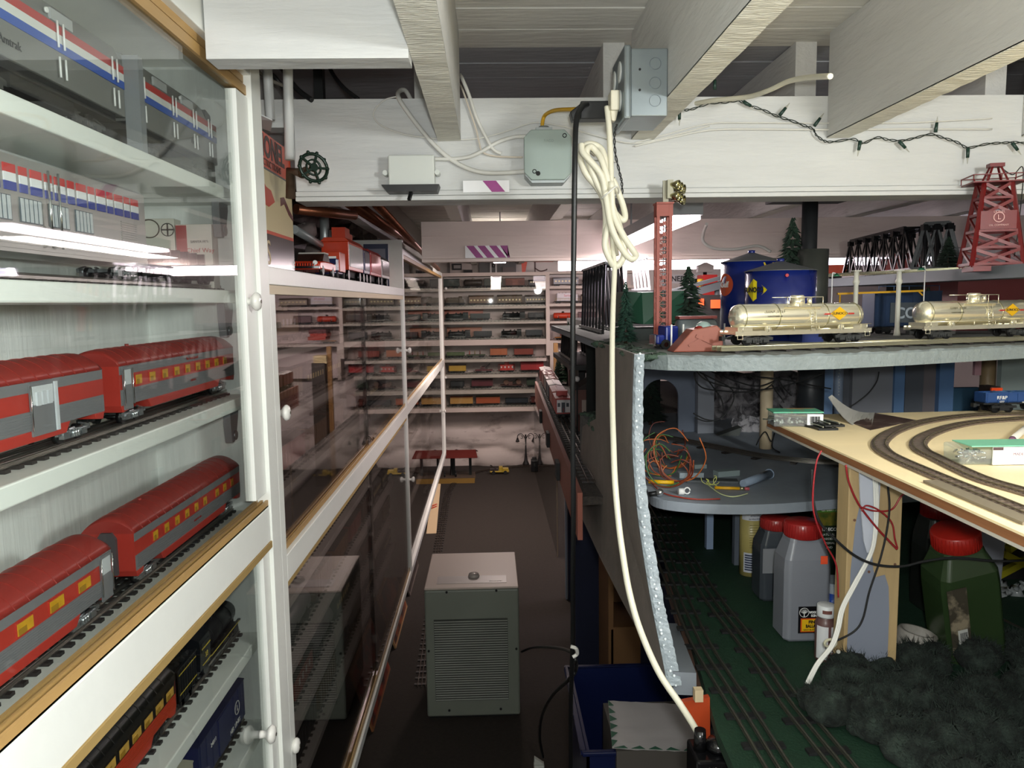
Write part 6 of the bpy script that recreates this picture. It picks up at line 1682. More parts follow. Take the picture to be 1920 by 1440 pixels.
# black truss bridges
def truss(label, a, c, w_, h, n, m=BR, z=UZ):
    a, c = Vector((a[0], a[1], z)), Vector((c[0], c[1], z)); d = (c - a); L = d.length; d.normalize(); s = Vector((-d.y, d.x, 0))
    t = thing('truss_bridge', label, 'model bridge', tuple((a + c) / 2))
    for o_ in (0, w_):
        p = a + s * o_; u = Vector((0, 0, 1)); b = MB()
        b.bar(p + u * .006, p + d * L + u * .006, .008, .012).bar(p + d * (L / n) + u * h, p + d * (L - L / n) + u * h, .010, .012)
        b.bar(p + u * .006, p + d * (L / n) + u * h, .009, .011).bar(p + d * L + u * .006, p + d * (L - L / n) + u * h, .009, .011)
        for k in range(1, n):
            b.bar(p + d * (L * k / n), p + d * (L * k / n) + u * h, .006, .007)
            if k < n - 1:
                b.bar(p + d * (L * k / n) + u * h, p + d * (L * (k + 1) / n), .004, .006).bar(p + d * (L * k / n), p + d * (L * (k + 1) / n) + u * h, .004, .006)
            b.cbox(p + d * (L * k / n) + u * (h - .012), (.02, .02, .02))
        b.build('side_truss', m, t)
    b = MB()
    for k in range(1, n):
        q = a + d * (L * k / n) + Vector((0, 0, h)); b.bar(q, q + s * w_, .008, .008)
        if k < n - 1: b.bar(q, q + s * w_ + d * (L / n), .004, .004).bar(q + s * w_, q + d * (L / n), .004, .004)
    b.build('top_bracing', m, t)
    MB().add([a + Vector((0, 0, .0005)), a + d * L + Vector((0, 0, .0005)), a + d * L + s * w_ + Vector((0, 0, .0005)), a + s * w_ + Vector((0, 0, .0005)), a + Vector((0, 0, .008)), a + d * L + Vector((0, 0, .008)), a + d * L + s * w_ + Vector((0, 0, .008)), a + s * w_ + Vector((0, 0, .008))], [(0, 3, 2, 1), (4, 5, 6, 7), (0, 1, 5, 4), (1, 2, 6, 5), (2, 3, 7, 6), (3, 0, 4, 7)]).build('bridge_deck', MBLACK, t)
    return t
truss('long black truss bridge in front of the bright tube light', (zoneX(1580, 3.44), 3.44), (zoneX(1714, 2.64), 2.64), .10, .155, 8)
truss('shorter black truss bridge joined at the right of the long one', (zoneX(1714, 2.60), 2.62), (zoneX(1806, 2.52), 2.54), .10, .155, 4)
# red derrick
DR = mat('derrick_red', '6c1414', .4)
dY = 1.735; da, dc = onY(1811, 498, dY).x, onY(1903, 498, dY).x; dcx = (da + dc) / 2; dhw = (dc - da) / 2 * .92
DB = onY(1858, 499, dY).z; ztp = onY(1862, 312, dY).z - DB; zpl = onY(1862, 345, dY).z - DB
t = thing('model_derrick', 'tall red oil derrick tower with railed platform and round emblem', 'model tower', (dcx, dY, DB), R(-14))
hh = .028
for sx in (-1, 1):
    for sy in (-1, 1):
        MB().bar((sx * dhw, sy * dhw * .8, .0), (sx * hh, sy * hh * .8, zpl), .0075, .0075).bar((sx * hh * .8, sy * hh * .7, zpl), (sx * .008, sy * .008, ztp), .0035, .0035).build('leg', DR, t, local=True)
b = MB(); n = 5
for sy in (-1, 1):
    for k in range(n):
        f0, f1 = k / n, (k + 1) / n; w0, w1 = dhw + (hh - dhw) * f0, dhw + (hh - dhw) * f1; z0, z1 = zpl * f0, zpl * f1; y0, y1 = sy * w0 * .8, sy * w1 * .8
        b.bar((-w0, y0, z0 + .004), (w0, y0, z0 + .004), .0035, .005)
        if k != 2: b.bar((-w0, y0, z0), (w1, y1, z1), .004, .007).bar((w0, y0, z0), (-w1, y1, z1), .004, .007)
for sx in (-1, 1):
    for k in range(n):
        f0, f1 = k / n, (k + 1) / n; w0, w1 = dhw + (hh - dhw) * f0, dhw + (hh - dhw) * f1; z0, z1 = zpl * f0, zpl * f1
        b.bar((sx * w0, -w0 * .8, z0 + .004), (sx * w0, w0 * .8, z0 + .004), .005, .006).bar((sx * w0, -w0 * .8, z0), (sx * w1, w1 * .8, z1), .004, .006)
b.build('cross_bracing', DR, t, local=True)
MB().box(-dhw * .9, dhw * .9, -dhw * .7, dhw * .7, -.012, -.0005).build('base_plate', DR, t, local=True)
f = .5; w_ = dhw + (hh - dhw) * f
MB().prism([(-w_ * 1.02, zpl * .44), (w_ * 1.02, zpl * .44), (w_ * .9, zpl * .66), (-w_ * .9, zpl * .66)], 'y', -w_ * .84, -w_ * .80).build('sign_plate', DR, t, local=True)
MB().lathe([(.0095, -w_ * .84 - .002), (.0115, -w_ * .84 - .002), (.0115, -w_ * .84), (.0095, -w_ * .84)], (0, 0, 0), 24, axis='y').T(Matrix.Translation((0, 0, zpl * .58))).build('emblem_ring', cm('d8a8a4'), t, local=True)
text('L', .015, cm('d8a8a4'), t, (0, -w_ * .84 - .002, zpl * .58), world=False, name='emblem_letter')
text('LIONEL', .007, cm('d8a8a4'), t, (0, -w_ * .84 - .002, zpl * .645), world=False)
text('OIL COMPANY', .006, cm('d8a8a4'), t, (0, -w_ * .84 - .002, zpl * .485), world=False)
pw = .056
b = MB().box(-pw, pw, -pw * .7, pw * .7, zpl, zpl + .003)
for s in (-1, 1): b.box(-pw, pw, s * pw * .7 - .0015, s * pw * .7 + .0015, zpl + .016, zpl + .018).box(s * pw - .0015, s * pw + .0015, -pw * .7, pw * .7, zpl + .016, zpl + .018)
for x in (-pw, -pw * .5, 0, pw * .5, pw):
    for y in (-pw * .7, pw * .7): b.cyl((x, y, zpl + .004), (x, y, zpl + .017), .0011, n=6)
b.build('platform', DR, t, local=True)
MB().box(-.015, .015, -.012, .012, ztp - .002, ztp + .006).build('crown_block', DR, t, local=True)
MB().tube(smoothpts([(.008, 0, ztp), (.035, 0, ztp - .02), (pw, 0, zpl + .03), (pw * .95, 0, zpl * .5), (pw * .85, 0, .02)]), .0012, 6).build('hose', MBLACK, t, local=True)
# cars and trees on the raised board
p = zoneX(1822, 3.15)
freight('box', 'pale cream boxcar between the black bridge and the red derrick', (p, 3.15, UZ + .0003), R(-6), L=.30, W=.062, H=.11, c='c8bcc0', c2='b5a9ad', txt=[('NEW HAVEN', -.08, .085, .012)])
freight('gon', 'orange gondola under the left part of the long black bridge', (zoneX(1575, 3.75), 3.75, UZ + .0003), R(-20), L=.12, H=.07, c='d8542c', c2='a8431f', W=.05)
freight('cab', 'small red caboose showing between bridge posts', (zoneX(1690, 3.1), 3.1, UZ + .0003), R(-62), L=.18, H=.07, c='8c241c', c2='5a1814')
fir('small dark fir at the left end of the long black bridge', zoneX(1569, 3.7) + .03, 3.62, UZ, .13, .045, seed=5)
fir('small dark fir at the right end of the black bridges', zoneX(1776, 2.44) + .012, 2.46, UZ, .105, .045, seed=6)
fir('dark fir left of the derrick foot below the raised board', zoneX(1770, 2.1) - .02, 2.14, DZ, .13, .06, seed=8)
# things between deck and raised board: blue covered hopper, yellow girder, dark building, sign letters
t = freight('hop', 'dark blue covered hopper lettered CO showing between the two tank cars', (onY(1690, 580, 2.12).x, 2.12, DZ + .0003), TR * .4, L=.20, W=.06, H=.115, c='1e3350', c2='26405f')
MB().box(-.055, .045, -.0335, -.031, .03, .085).build('grey_panel', cm('4b5258'), t, local=True)
text('CO', .042, cm('a9b3bb'), t, (-.01, -.0345, .055), world=False, bold=.001)
b = MB().tube([(-.09, -.031, .13), (.09, -.031, .13)], .0012, 6)
for k in range(5): b.cyl((-.09 + k * .045, -.031, .116), (-.09 + k * .045, -.031, .13), .001, n=6)
b.build('roof_rail', cm('2a4a70'), t, local=True)
yg = tag(MB().bar(onY(1570, 551, 2.02), onY(1733, 545, 2.02), .006, .005).bar(onY(1722, 546, 2.02), onY(1730, 554, 2.02), .003, .003).cyl(onY(1575, 551, 2.02), (onY(1575, 551, 2.02).x, 2.02, DZ), .002, n=6).build('yellow_girder', cm('d6a21c', .4)), 'thin yellow horizontal girder behind the tank cars', 'girder')
tag(MB().box(onY(1795, 560, 2.2).x, onY(1925, 560, 2.2).x, 2.2, 2.4, DZ, onY(1850, 512, 2.2).z - .012).build('model_shop', cm('4c1416', .5)), 'dark red model building behind the second tank car', 'model building')
tag(MB().box(onY(1722, 560, 2.4).x, onY(1800, 560, 2.4).x, 2.38, 2.6, DZ, onY(1760, 530, 2.4).z).build('dark_model_shed', cm('1a1f1c', .8)), 'dark shed under the raised board left of the dark red building', 'model building')
tag(MB().box(onY(1505, 600, 1.72).x, onY(1545, 600, 1.72).x, 1.72, 1.8, DZ, onY(1520, 622, 1.72).z).build('blue_block', cm('1c2f6e', .3)), 'small dark blue block behind the wheels of the first tank car', 'block')
# far middle: grey viaduct, red roof, sign, glowing signs
vp0, vp1 = onY(1255, 547, 3.2), onY(1358, 519, 3.2)
tag(MB().bar(vp0, vp1, .05, .014).bar(vp0 + Vector((0, 0, -.03)), vp1 + Vector((0, 0, -.03)), .04, .03).cyl((vp0.x + .03, 3.2, 1.5), (vp0.x + .03, 3.2, vp0.z), .01).cyl((vp1.x - .03, 3.2, 1.5), (vp1.x - .03, 3.2, vp1.z - .03), .01).build('grey_viaduct', cm('5b6064', .5)), 'grey sloping viaduct seen between the orange tower and blue tank', 'viaduct')
def pbox(name, label, cat, a, b_, p1, p0, Y, dep, m):
    x0, x1 = onY(a, (p0 + p1) / 2, Y).x, onY(b_, (p0 + p1) / 2, Y).x
    return tag(MB().box(x0, x1, Y, Y + dep, onY((a + b_) / 2, p0, Y).z, onY((a + b_) / 2, p1, Y).z).build(name, m), label, cat)
rd_ = onY(1315, 530, 3.6).z
FD = thing('layout_deck', 'dark far deck beyond the green roofed building', 'layout deck', (1.0, 4.0, 1.45))
MB().box(.5, 1.75, 3.34, 5.0, 1.46, 1.496).build('board', cm('2b2d2e', .8), FD)
MB().box(.6, .64, 3.6, 3.64, 0, 1.46).box(1.6, 1.64, 4.6, 4.64, 0, 1.46).build('legs', MBLACK, FD)
tag(MB().prism([(onY(1314, 527, 3.6).x, 1.4965), (onY(1350, 527, 3.6).x, 1.4965), (onY(1345, 515, 3.6).x, onY(1345, 515, 3.6).z), (onY(1318, 515, 3.6).x, onY(1318, 515, 3.6).z)], 'y', 3.6, 3.8).build('red_roofed_shop', cm('b5201c', .4)), 'bright red model shop beyond the grey viaduct', 'model building')
t = thing('yellow_signal', 'yellow signal post beside the bright red model shop', 'signal', (onY(1313, 520, 3.55).x, 3.55, 1.4965))
MB().cyl((0, 0, 0), (0, 0, .19), .006).cyl((0, 0, .17), (0, 0, .2), .014).build('post', cm('c8a02c'), t, local=True)
t = thing('station_sign', 'small white roofed signboard on a dark post near the wall tube light', 'sign', (onY(1322, 500, 4.0).x, 4.0, 1.4965))
z_ = onY(1322, 503, 4.0).z - 1.4965
MB().cyl((0, 0, 0), (0, 0, z_ - .02), .01).build('post', MBLACK, t, local=True)
MB().box(-.04, .04, -.02, .02, z_ - .02, z_ + .01).prism([(-.045, z_ + .01), (.045, z_ + .01), (0, z_ + .03)], 'y', -.025, .025).build('board', cm('cfc6c0'), t, local=True)
t = thing('letter_sign', 'dark sign with pale letters right of the orange tower', 'sign', (onY(1276, 523, 3.7).x, 3.7, 1.4965))
z_ = onY(1276, 523, 3.7).z - 1.4965
MB().box(-.09, .09, 0, .01, z_ - .02, z_ + .02).box(-.08, -.07, 0, .01, 0, z_).box(.07, .08, 0, .01, 0, z_).build('board', cm('9a9a9c'), t, local=True)
text('NEDR', .035, cm('1c1c1e'), t, (0, -.001, z_), world=False, bold=.001)
GLOW = mat('lit_orange_sign', 'e8502c', .4, emit='ff5a2a', estr=.9)
for (a, b_, p1, p0, lb) in ((1311, 1320, 560, 574, 'small lit orange-red window left of the tall blue tank'), (1334, 1352, 562, 578, 'lit orange-red sign tight beside the tall blue tank')):
    pbox('lit_sign', lb, 'sign', a, b_, p1, p0, 2.82, .0105, GLOW)
tag(MB().box(onY(1300, 575, 2.83).x, onY(1365, 575, 2.83).x, 2.83, 3.0, DZ, onY(1330, 553, 2.83).z).build('black_model_house', cm('191a1b', .8)), 'black model house carrying the lit orange signs', 'model building')
for k, (a, b_, p1, c, lb) in enumerate(((1560, 1640, 452, 'd0cbcf', 'pale box standing far behind the bridge at left'), (1880, 1925, 470, '8f6a50', 'patterned tan box at the right edge on the raised board'))):
    pass
# ================================================================ lower far layout with the caboose train
LZ = 1.14
lf0 = onZ(1003, 715, 1.15); lf1 = onZ(1085, 930, 1.15)
ll = thing('layout_deck', 'lower layout deck with a long reddish-brown fascia board along the aisle', 'layout deck', (.6, 3.2, 1.0))
d = (lf0 - lf1).normalized(); s_ = Vector((-d.y, d.x, 0)); s_ = s_ if s_.x > 0 else -s_
A0 = lf1 + d * .03; A1 = lf0
MB().add([A0, A1, A1 + s_ * .012, A0 + s_ * .012] + [p - Vector((0, 0, .115)) for p in (A0, A1, A1 + s_ * .012, A0 + s_ * .012)], [(0, 1, 2, 3), (7, 6, 5, 4), (0, 4, 5, 1), (1, 5, 6, 2), (2, 6, 7, 3), (3, 7, 4, 0)]).build('fascia_board', mat('reddish_brown_board', '8d5040', .6, var=.1, vs=8), ll)
MB().prism([(A0.x + .013, A0.y), (A1.x + .013, A1.y), (1.7, A1.y), (1.7, 2.6), (.5, A0.y)], 'z', LZ - .02, LZ).build('deck_board', mat('dark_ballast', '39332f', .95, var=.4, vs=90, bump=1, bs=150), ll)
for k, (y) in enumerate((2.35, 2.9, 3.5)):
    q = A0.lerp(A1, (y - A0.y) / (A1.y - A0.y))
    MB().box(q.x - .012, q.x - .001, y, y + .07, 1.045, 1.10).build('drawer_pull', MBLACK, ll)
trk = [onY(1043, 775, 3.0)]; tz = LZ + .0003
def lline(Y, off): 
    q = A0.lerp(A1, (Y - A0.y) / (A1.y - A0.y)); return Vector((q.x + off, Y, LZ + .0003))
loop_track('train_track', 'dark track under the caboose train beside the brown fascia', [(lline(y, .055).x, y) for y in (1.9, 2.5, 3.2, 3.9, 4.4)], z=LZ + .0003, railm=DSTEEL, step=.04)
loop_track('train_track', 'dark empty track to the right of the caboose train', [(lline(y, .16 + .02 * (y - 1.9)).x, y) for y in (1.95, 2.5, 3.2, 3.9, 4.4)], z=LZ + .0003, railm=STEEL, step=.04)
ang = math.atan2(A1.y - A0.y, A1.x - A0.x)
seq = [('cab', 'a82a26', '9a2a24', 'red and white caboose at the near end of the train along the aisle', .19), ('box', 'a04638', 'b0524a', 'red-roofed boxcar ahead of the red and white caboose', .22), ('box', '1a2236', 'b0a8a4', 'dark blue boxcar with a pale roof in the aisle train', .22), ('gon', '6a5a52', '5a2a24', 'brown gondola with reddish load in the aisle train', .22), ('hop', '7c3a30', '6e3a34', 'reddish hopper car near the head of the aisle train', .22), ('box', '7a2620', 'b5aca8', 'dark red boxcar with a pale roof at the far head of the aisle train', .22)]
y = 2.93
for kd, c, c2, lb, L in seq:
    yc = y + L / 2; p = lline(yc, .055)
    t = freight(kd, lb, (p.x, yc, LZ + .0105), ang, L=L, H=.085, c=c, c2=c2)
    if kd == 'cab':
        MB().box(-L / 2 + .0165, -L / 2 + .0178, -.027, .027, .022, .072).build('end_wall', cm('c9c4c6'), t, local=True)
        MB().box(-L / 2 + .0152, -L / 2 + .0163, -.007, .007, .024, .062).box(-L / 2 + .0152, -L / 2 + .0163, -.022, -.012, .045, .06).box(-L / 2 + .0152, -L / 2 + .0163, .012, .022, .045, .06).build('end_door', cm('2a2d38'), t, local=True)
    y += L + .03
# dark town buildings
def house(label, x, y, w_, dp, h, c, rc, z=LZ, win='4c4640'):
    t = thing('model_house', label, 'model building', (x, y, z))
    MB().box(-w_ / 2, w_ / 2, -dp / 2, dp / 2, .0003, h).build('walls', cm(c, .8), t, local=True)
    MB().prism([(-w_ / 2 - .01, h), (w_ / 2 + .01, h), (0, h + w_ * .35)], 'y', -dp / 2 - .01, dp / 2 + .01).build('roof', cm(rc, .8), t, local=True)
    for s in (-1, 1): MB().box(s * w_ * .25 - .012, s * w_ * .25 + .012, -dp / 2 - .002, -dp / 2 + .001, h * .45, h * .75).build('window', cm(win, .3), t, local=True)
    return t
p = onY(1103, 720, 2.75); house('dim pink-walled model house with two windows behind the black cord', p.x + .01, 2.75, .11, .1, .15, '5a3a34', '241b19', win='8a7a72')
p = onY(1040, 690, 4.1); house('dark red model house at the far end of the lower layout', p.x + .16, 4.2, .16, .12, .12, '3a1c1a', '1c1514')
p = onY(1080, 680, 3.4); house('dark grey model house beside the empty lower track', p.x + .1, 3.5, .14, .12, .10, '22201f', '141313')
t = thing('street_lamp', 'small globe street lamp in front of the dim pink-walled house', 'model lamp', (onY(1082, 715, 2.6).x, 2.6, LZ))
zz = onY(1082, 715, 2.6).z - LZ
MB().cyl((0, 0, .0003), (0, 0, zz), .003).build('pole', MBLACK, t, local=True); MB().sph((0, 0, zz + .008), .010, 12).build('globe', cm('b5aeae', .3), t, local=True)
fir('tall dark green fir at the far end of the caboose train', lline(4.3, .13).x, 4.3, LZ, .16, .05, seed=9)
fir('dark fir with green tips beside the far shelf unit', onY(1066, 620, 4.25).x, 4.25, LZ, onY(1066, 600, 4.25).z - LZ, .06, seed=10, m='2c4630')
px_ = [onY(1078, 640, 2.7).x, onY(1126, 640, 2.7).x]
LB = tag(MB().box(px_[0] - .02, px_[1] + .14, 2.68, 3.4, 1.36, 1.378).box(px_[1] - .01, px_[1] + .02, 2.9, 2.93, LZ, 1.36).box(px_[1] - .01, px_[1] + .02, 3.3, 3.33, LZ, 1.36).build('bridge_shelf', MBLACK), 'black shelf carrying the lower black girder bridge', 'shelf')
portal('lower black girder bridge left of the fascia panel top', px_, 2.7, 1.378, onY(1100, 622, 2.7).z, BR, n=8)
random.seed(41); b = MB()
for k in range(26): b.sph((lline(2.3 + k * .07, .26).x + random.uniform(-.03, .08), 2.3 + k * .07, LZ + .01), random.uniform(.015, .035), 7, sz=.6)
stuff(tag(b.jit(.006).build('rocks_and_brush', mat('dim_rock', '5a504a', .95, col2='2c2a26', vs=40, bump=1, bs=100)), 'dim rocks and brush along the right of the lower tracks', 'scenery'))
# supports and dark blue boards below
tag(MB().box(.385, .395, 4.0, 4.03, 0, .70).build('pale_board_edge', cm('8b93a4', .5)), 'narrow pale blue board edge standing on the floor right of the glass pane', 'board')
NV = mat('dark_navy_cloth', '141a33', .8, var=.15, vs=5)
for (x0, x1, y0, y1, z0, z1, lb) in ((.398, .72, 3.98, 4.02, 0.0, .975, 'dark navy board hanging below the lower layout, far one'), (.33, .70, 3.02, 3.05, 0, .975, 'dark navy board behind the brown cardboard box')):
    tag(MB().box(x0, x1, y0, y1, z0, z1).build('navy_board', NV), lb, 'board')
b = thing('cardboard_box', 'brown cardboard box with an open frame above it under the layout', 'box', (.42, 2.9, 0))
x0, x1 = onY(1146, 1240, 2.7).x, onY(1191, 1240, 2.7).x; zt = onY(1168, 1180, 2.7).z
MB().box(x0, x1 + .02, 2.7, 2.95, 0, zt).build('carton', mat('brown_cardboard', '7d5a36', .7, var=.05, vs=6), b)
zt2 = onY(1168, 1080, 2.7).z
MB().box(x0 - .01, x0 + .008, 2.7, 2.95, 0, zt2).box(x0 + .008, x1 + .03, 2.7, 2.95, zt, zt + .008).box(x0 + .0085, x1 + .03, 2.94, 2.95, zt + .008, zt2).build('open_frame', mat('brown_cardboard', '7d5a36', .7), b)
tag(MB().box(x1 + .022, x1 + .30, 2.72, 2.78, 0, .55).build('navy_crate', cm('161d3d', .6)), 'dark blue crate side to the right of the brown cardboard box', 'crate')

# ================================================================ middle shelf below the deck
MZ = 1.2
MS = mat('painted_grey_blue_shelf', '8d959e', .6, var=.12, vs=10, bump=.2, bs=60)
fe = [onZ(*p, MZ) for p in ((1212, 915), (1225, 932), (1270, 941), (1350, 946), (1450, 945), (1560, 937), (1700, 925), (1900, 905))]
ms = thing('middle_shelf', 'grey-blue shelf with curved front below the deck, littered with wires', 'shelf', (.9, 2.0, 1.18))
MB().prism([(p.x, p.y) for p in smoothpts(fe, 6)] + [(2.2, 2.7), (.40, 2.7), (.34, 1.75)], 'z', MZ - .020, MZ).build('board', MS, ms, bevel=.001)
for (a, b_, p0, w_, c, ) in ((1325, 1337, 1030, .016, '8ea2bd'), (1377, 1391, 1060, .018, '5c636d')):
    q = onZ((a + b_) / 2, p0, 1.0)
    MB().box(q.x - w_ / 2, q.x + w_ / 2, q.y, q.y + .018, 1.0002, MZ - .0205).build('leg', cm(c), ms)
loop_track('train_track', 'dusty three-rail track curving along the back of the middle shelf', [(onZ(*p, MZ).x, onZ(*p, MZ).y) for p in ((1215, 818), (1260, 826), (1330, 840), (1420, 858), (1500, 868), (1580, 872), (1700, 872), (1800, 868))], z=MZ + .0003, railm=STEEL, step=.09)
# tunnel portal wall
PW = mat('slate_blue_wall', '6b7484', .7, var=.08, vs=8)
tp_ = thing('tunnel_portal', 'slate blue wall with a dark arched tunnel opening under the deck', 'tunnel portal', (.5, 2.35, MZ))
yt = 2.30; xw0, xw1 = .355, onY(1303, 760, yt).x; xa1 = onY(1272, 760, yt).x; xa0 = .36
zc_ = onY(1245, 745, yt).z; rr = (xa1 - onY(1205, 745, yt).x) / 2; ac = xa1 - rr
arch = [(xa1, MZ + .0003)] + [(ac + rr * math.cos(t), zc_ + rr * math.sin(t)) for t in [math.pi * k / 16 for k in range(0, 15)]]
poly = [(xw1, MZ + .0003)] + [(xw1, 1.4795), (arch[-1][0], 1.4795)] + arch[::-1]
MB().prism(poly, 'y', yt, yt + .012).build('wall', PW, tp_)
MB().box(xw1 + .001, xw1 + .030 + .02, yt - .03, yt + .02, MZ + .0003, 1.4795).build('pilaster', cm('8b8f98', .7), tp_)
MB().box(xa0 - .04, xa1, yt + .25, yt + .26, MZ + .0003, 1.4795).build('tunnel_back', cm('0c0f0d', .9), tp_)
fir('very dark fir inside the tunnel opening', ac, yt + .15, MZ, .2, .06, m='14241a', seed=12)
# crumpled paper rockwork
random.seed(51)
def crumple(label, a, b_, p1, p0, Y, m, nx_=16, nz_=9, amp=.03, name='crumpled_paper'):
    x0, x1 = onY(a, (p0 + p1) / 2, Y).x, onY(b_, (p0 + p1) / 2, Y).x; z0, z1 = onY((a + b_) / 2, p0, Y).z, onY((a + b_) / 2, p1, Y).z
    vs = [(x0 + (x1 - x0) * i / nx_ + random.uniform(-.006, .006), Y + random.uniform(-amp, amp) + .06 * (1 - j / nz_) * 0, z0 + (z1 - z0) * j / nz_ + (random.uniform(-.006, .006) if j else 0)) for j in range(nz_ + 1) for i in range(nx_ + 1)]
    vb = [(v[0], v[1] + .01, v[2]) for v in vs]; n = nx_ + 1
    q = [(j * n + i, j * n + i + 1, (j + 1) * n + i + 1, (j + 1) * n + i) for j in range(nz_) for i in range(nx_)]
    return tag(MB().add(vs, q).add(vb, [f[::-1] for f in q]).build(name, m), label, 'crumpled paper')
NP = mat('crumpled_newspaper', '9a9699', .7, col2='4a484c', vs=30, cut=(.45, .62), bump=.5, bs=40)
crumple('crumpled newspaper rockwork behind the cardboard tube under the deck', 1338, 1545, 697, 832, 2.55, NP)
crumple('scrap of crumpled printed paper on the shelf left of the cardboard tube', 1375, 1425, 780, 826, 2.28, mat('printed_scrap', 'b0adb0', .7, col2='5a585c', vs=50, cut=(.5, .6)), 6, 4, .012)
tag(MB().prism([(onY(1340, 826, 2.25).x, MZ + .0003), (onY(1380, 826, 2.25).x, MZ + .0003), (onY(1385, 800, 2.25).x, onY(1385, 798, 2.25).z)], 'y', 2.22, 2.26).build('dark_wedge', cm('4f5350')), 'dark grey wedge lying beside the pilaster', 'wedge')
# black pail and coloured pillars behind the plywood
tag(MB().cyl((onY(1520, 730, 2.12).x, 2.12, MZ + .0003), (onY(1520, 730, 2.12).x, 2.12, 1.478), .036, n=28).build('black_pipe', cm('2c3034', .45)), 'fat black pipe under the deck left of the pale blue pillar', 'pipe')
pil = [(1546, 1562, '6f8fb8', 2.2, 'light blue narrow pillar just right of the fat black pipe'), (1563, 1580, '8795aa', 2.22, 'pale blue rounded strip with white dots next to the light blue pillar'), (1598, 1677, '7d7f86', 2.25, 'wide grey board under the deck behind the plywood'), (1677, 1696, '56779f', 2.24, 'medium blue narrow board right of the wide grey board'), (1697, 1731, '4e535b', 2.26, 'dark grey board between blue and taupe boards'), (1731, 1761, '6a6467', 2.27, 'taupe board right of the dark grey board'), (1761, 1788, '5576a0', 2.25, 'second medium blue board further right'), (1788, 1838, '33566f', 2.34, 'deep blue low panel behind the blue hopper'), (1838, 1864, '8c7656', 2.2, 'tan cardboard tube right of the pink strip'), (1876, 1960, '8f9b97', 2.15, 'pale grey-green board at the right edge under the deck')]
for a, b_, c, Y, lb in pil:
    x0, x1 = onY(a, 730, Y).x, onY(b_, 730, Y).x; zt = 1.4797 if c != '33566f' else onY(1810, 727, Y).z
    if 'tube' in lb or 'rounded' in lb:
        tag(MB().cyl(((x0 + x1) / 2, Y, MZ + .0003), ((x0 + x1) / 2, Y, zt), (x1 - x0) / 2, n=20).build('round_pillar', cm(c, .5)), lb, 'pillar')
    else:
        tag(MB().box(x0, x1, Y, Y + .02, MZ + .0003, zt).build('board_pillar', cm(c, .6)), lb, 'board')
x0 = onY(1580, 730, 2.27).x
tag(MB().box(x0, onY(1598, 730, 2.27).x, 2.27, 2.29, MZ + .0003, 1.4797).build('board_pillar', cm('5c6068', .6)), 'mid grey board filling the gap right of the dotted strip', 'board')
tag(MB().box(onY(1826, 730, 2.1).x, onY(1838, 730, 2.1).x, 2.1, 2.11, 1.38, 1.4797).build('pink_strip', cm('b58a92', .6)), 'short pink strip hanging under the deck above the orange engine front', 'strip')
b = MB(); random.seed(5)
for k in range(16): b.sph((onY(1571, 730, 2.2).x + random.uniform(-.002, .002), 2.195, 1.32 + k * .009), .0018, 6)
stuff(tag(b.build('white_dots', WHITE), 'row of white paint dots down the pale blue strip', 'paint dots'))
# shelf litter
def lit(name, label, cat, p, size, rz, c, rough=.5):
    q = onZ(*p, MZ); M = Matrix.Translation((q.x, q.y, MZ + .0003)) @ Matrix.Rotation(R(rz), 4, 'Z')
    return tag(MB().box(-size[0] / 2, size[0] / 2, -size[1] / 2, size[1] / 2, 0, size[2]).T(M).build(name, cm(c, rough), bevel=.001), label, cat)
lit('foam_offcut', 'pale grey foam offcut at the left of the shelf litter', 'foam offcut', (1295, 895), (.055, .022, .012), -3, '9aa6ac')
lit('foam_offcut', 'pale grey foam offcut behind the left one', 'foam offcut', (1312, 878), (.03, .015, .010), 8, '93a09f')
lit('foam_offcut', 'pale grey-green foam offcut in the middle of the shelf litter', 'foam offcut', (1362, 892), (.055, .024, .013), 14, '8b9a9a')
lit('dark_foam_offcut', 'dark grey slab under the pale foam offcuts', 'foam offcut', (1335, 904), (.11, .03, .006), -12, '4a4f52')
t = thing('plastic_tube', 'translucent bluish plastic tube at the right of the shelf litter', 'tube', tuple(onZ(1415, 905, MZ) + Vector((0, 0, .0003))))
q0, q1 = onZ(1393, 915, MZ), onZ(1442, 898, MZ)
MB().cyl(q0 + Vector((0, 0, .0095)), q1 + Vector((0, 0, .011)), .008, .010, n=20).build('tube_body', mat('milky_plastic', '8e9db0', .3), t)
MB().cyl(q1 + Vector((0, 0, .0115)), q1 + (q1 - q0).normalized() * .003 + Vector((0, 0, .0115)), .0115, n=20).build('rim', mat('milky_plastic', '8e9db0', .3), t)
def pencil(label, a, b_, r, parts):
    a, b_ = onZ(*a, MZ), onZ(*b_, MZ); u = Vector((0, 0, r + .0006)); a += u; b_ += u
    t = thing('pencil', label, 'pencil', tuple(a))
    for (f0, f1, rr, c, nm, mt) in parts: MB().cyl(a.lerp(b_, f0), a.lerp(b_, f1), rr, n=8 if nm == 'shaft' else 14).build(nm, cm(c, .35, mt), t)
pencil('yellow pencil with pink eraser and tangled yellow thread on the shelf', (1340, 918), (1405, 920), .0035, [(0, .72, .0035, 'e0a81e', 'shaft', 0), (.72, .86, .0038, 'b5b08c', 'ferrule', .9), (.86, 1, .0034, 'b0565c', 'eraser', 0)])
pencil('stub of a thick yellow pencil or tube by the orange wires', (1216, 907), (1264, 909), .0045, [(0, 1, .0045, 'e8b414', 'shaft', 0)])
q = onZ(1280, 928, MZ)
b = thing('white_clip', 'small white plastic clip with a ring lying on the shelf', 'clip', (q.x, q.y, MZ + .0003))
MB().cyl((-.009, 0, .007), (.003, 0, .007), .0068, n=16).build('barrel', WHITE, b, local=True)
MB().tube([(.009 + .006 * math.cos(t * .5), .0, .0085 + .0066 * math.sin(t * .5)) for t in range(13)], .0015, 6).build('ring', WHITE, b, local=True)
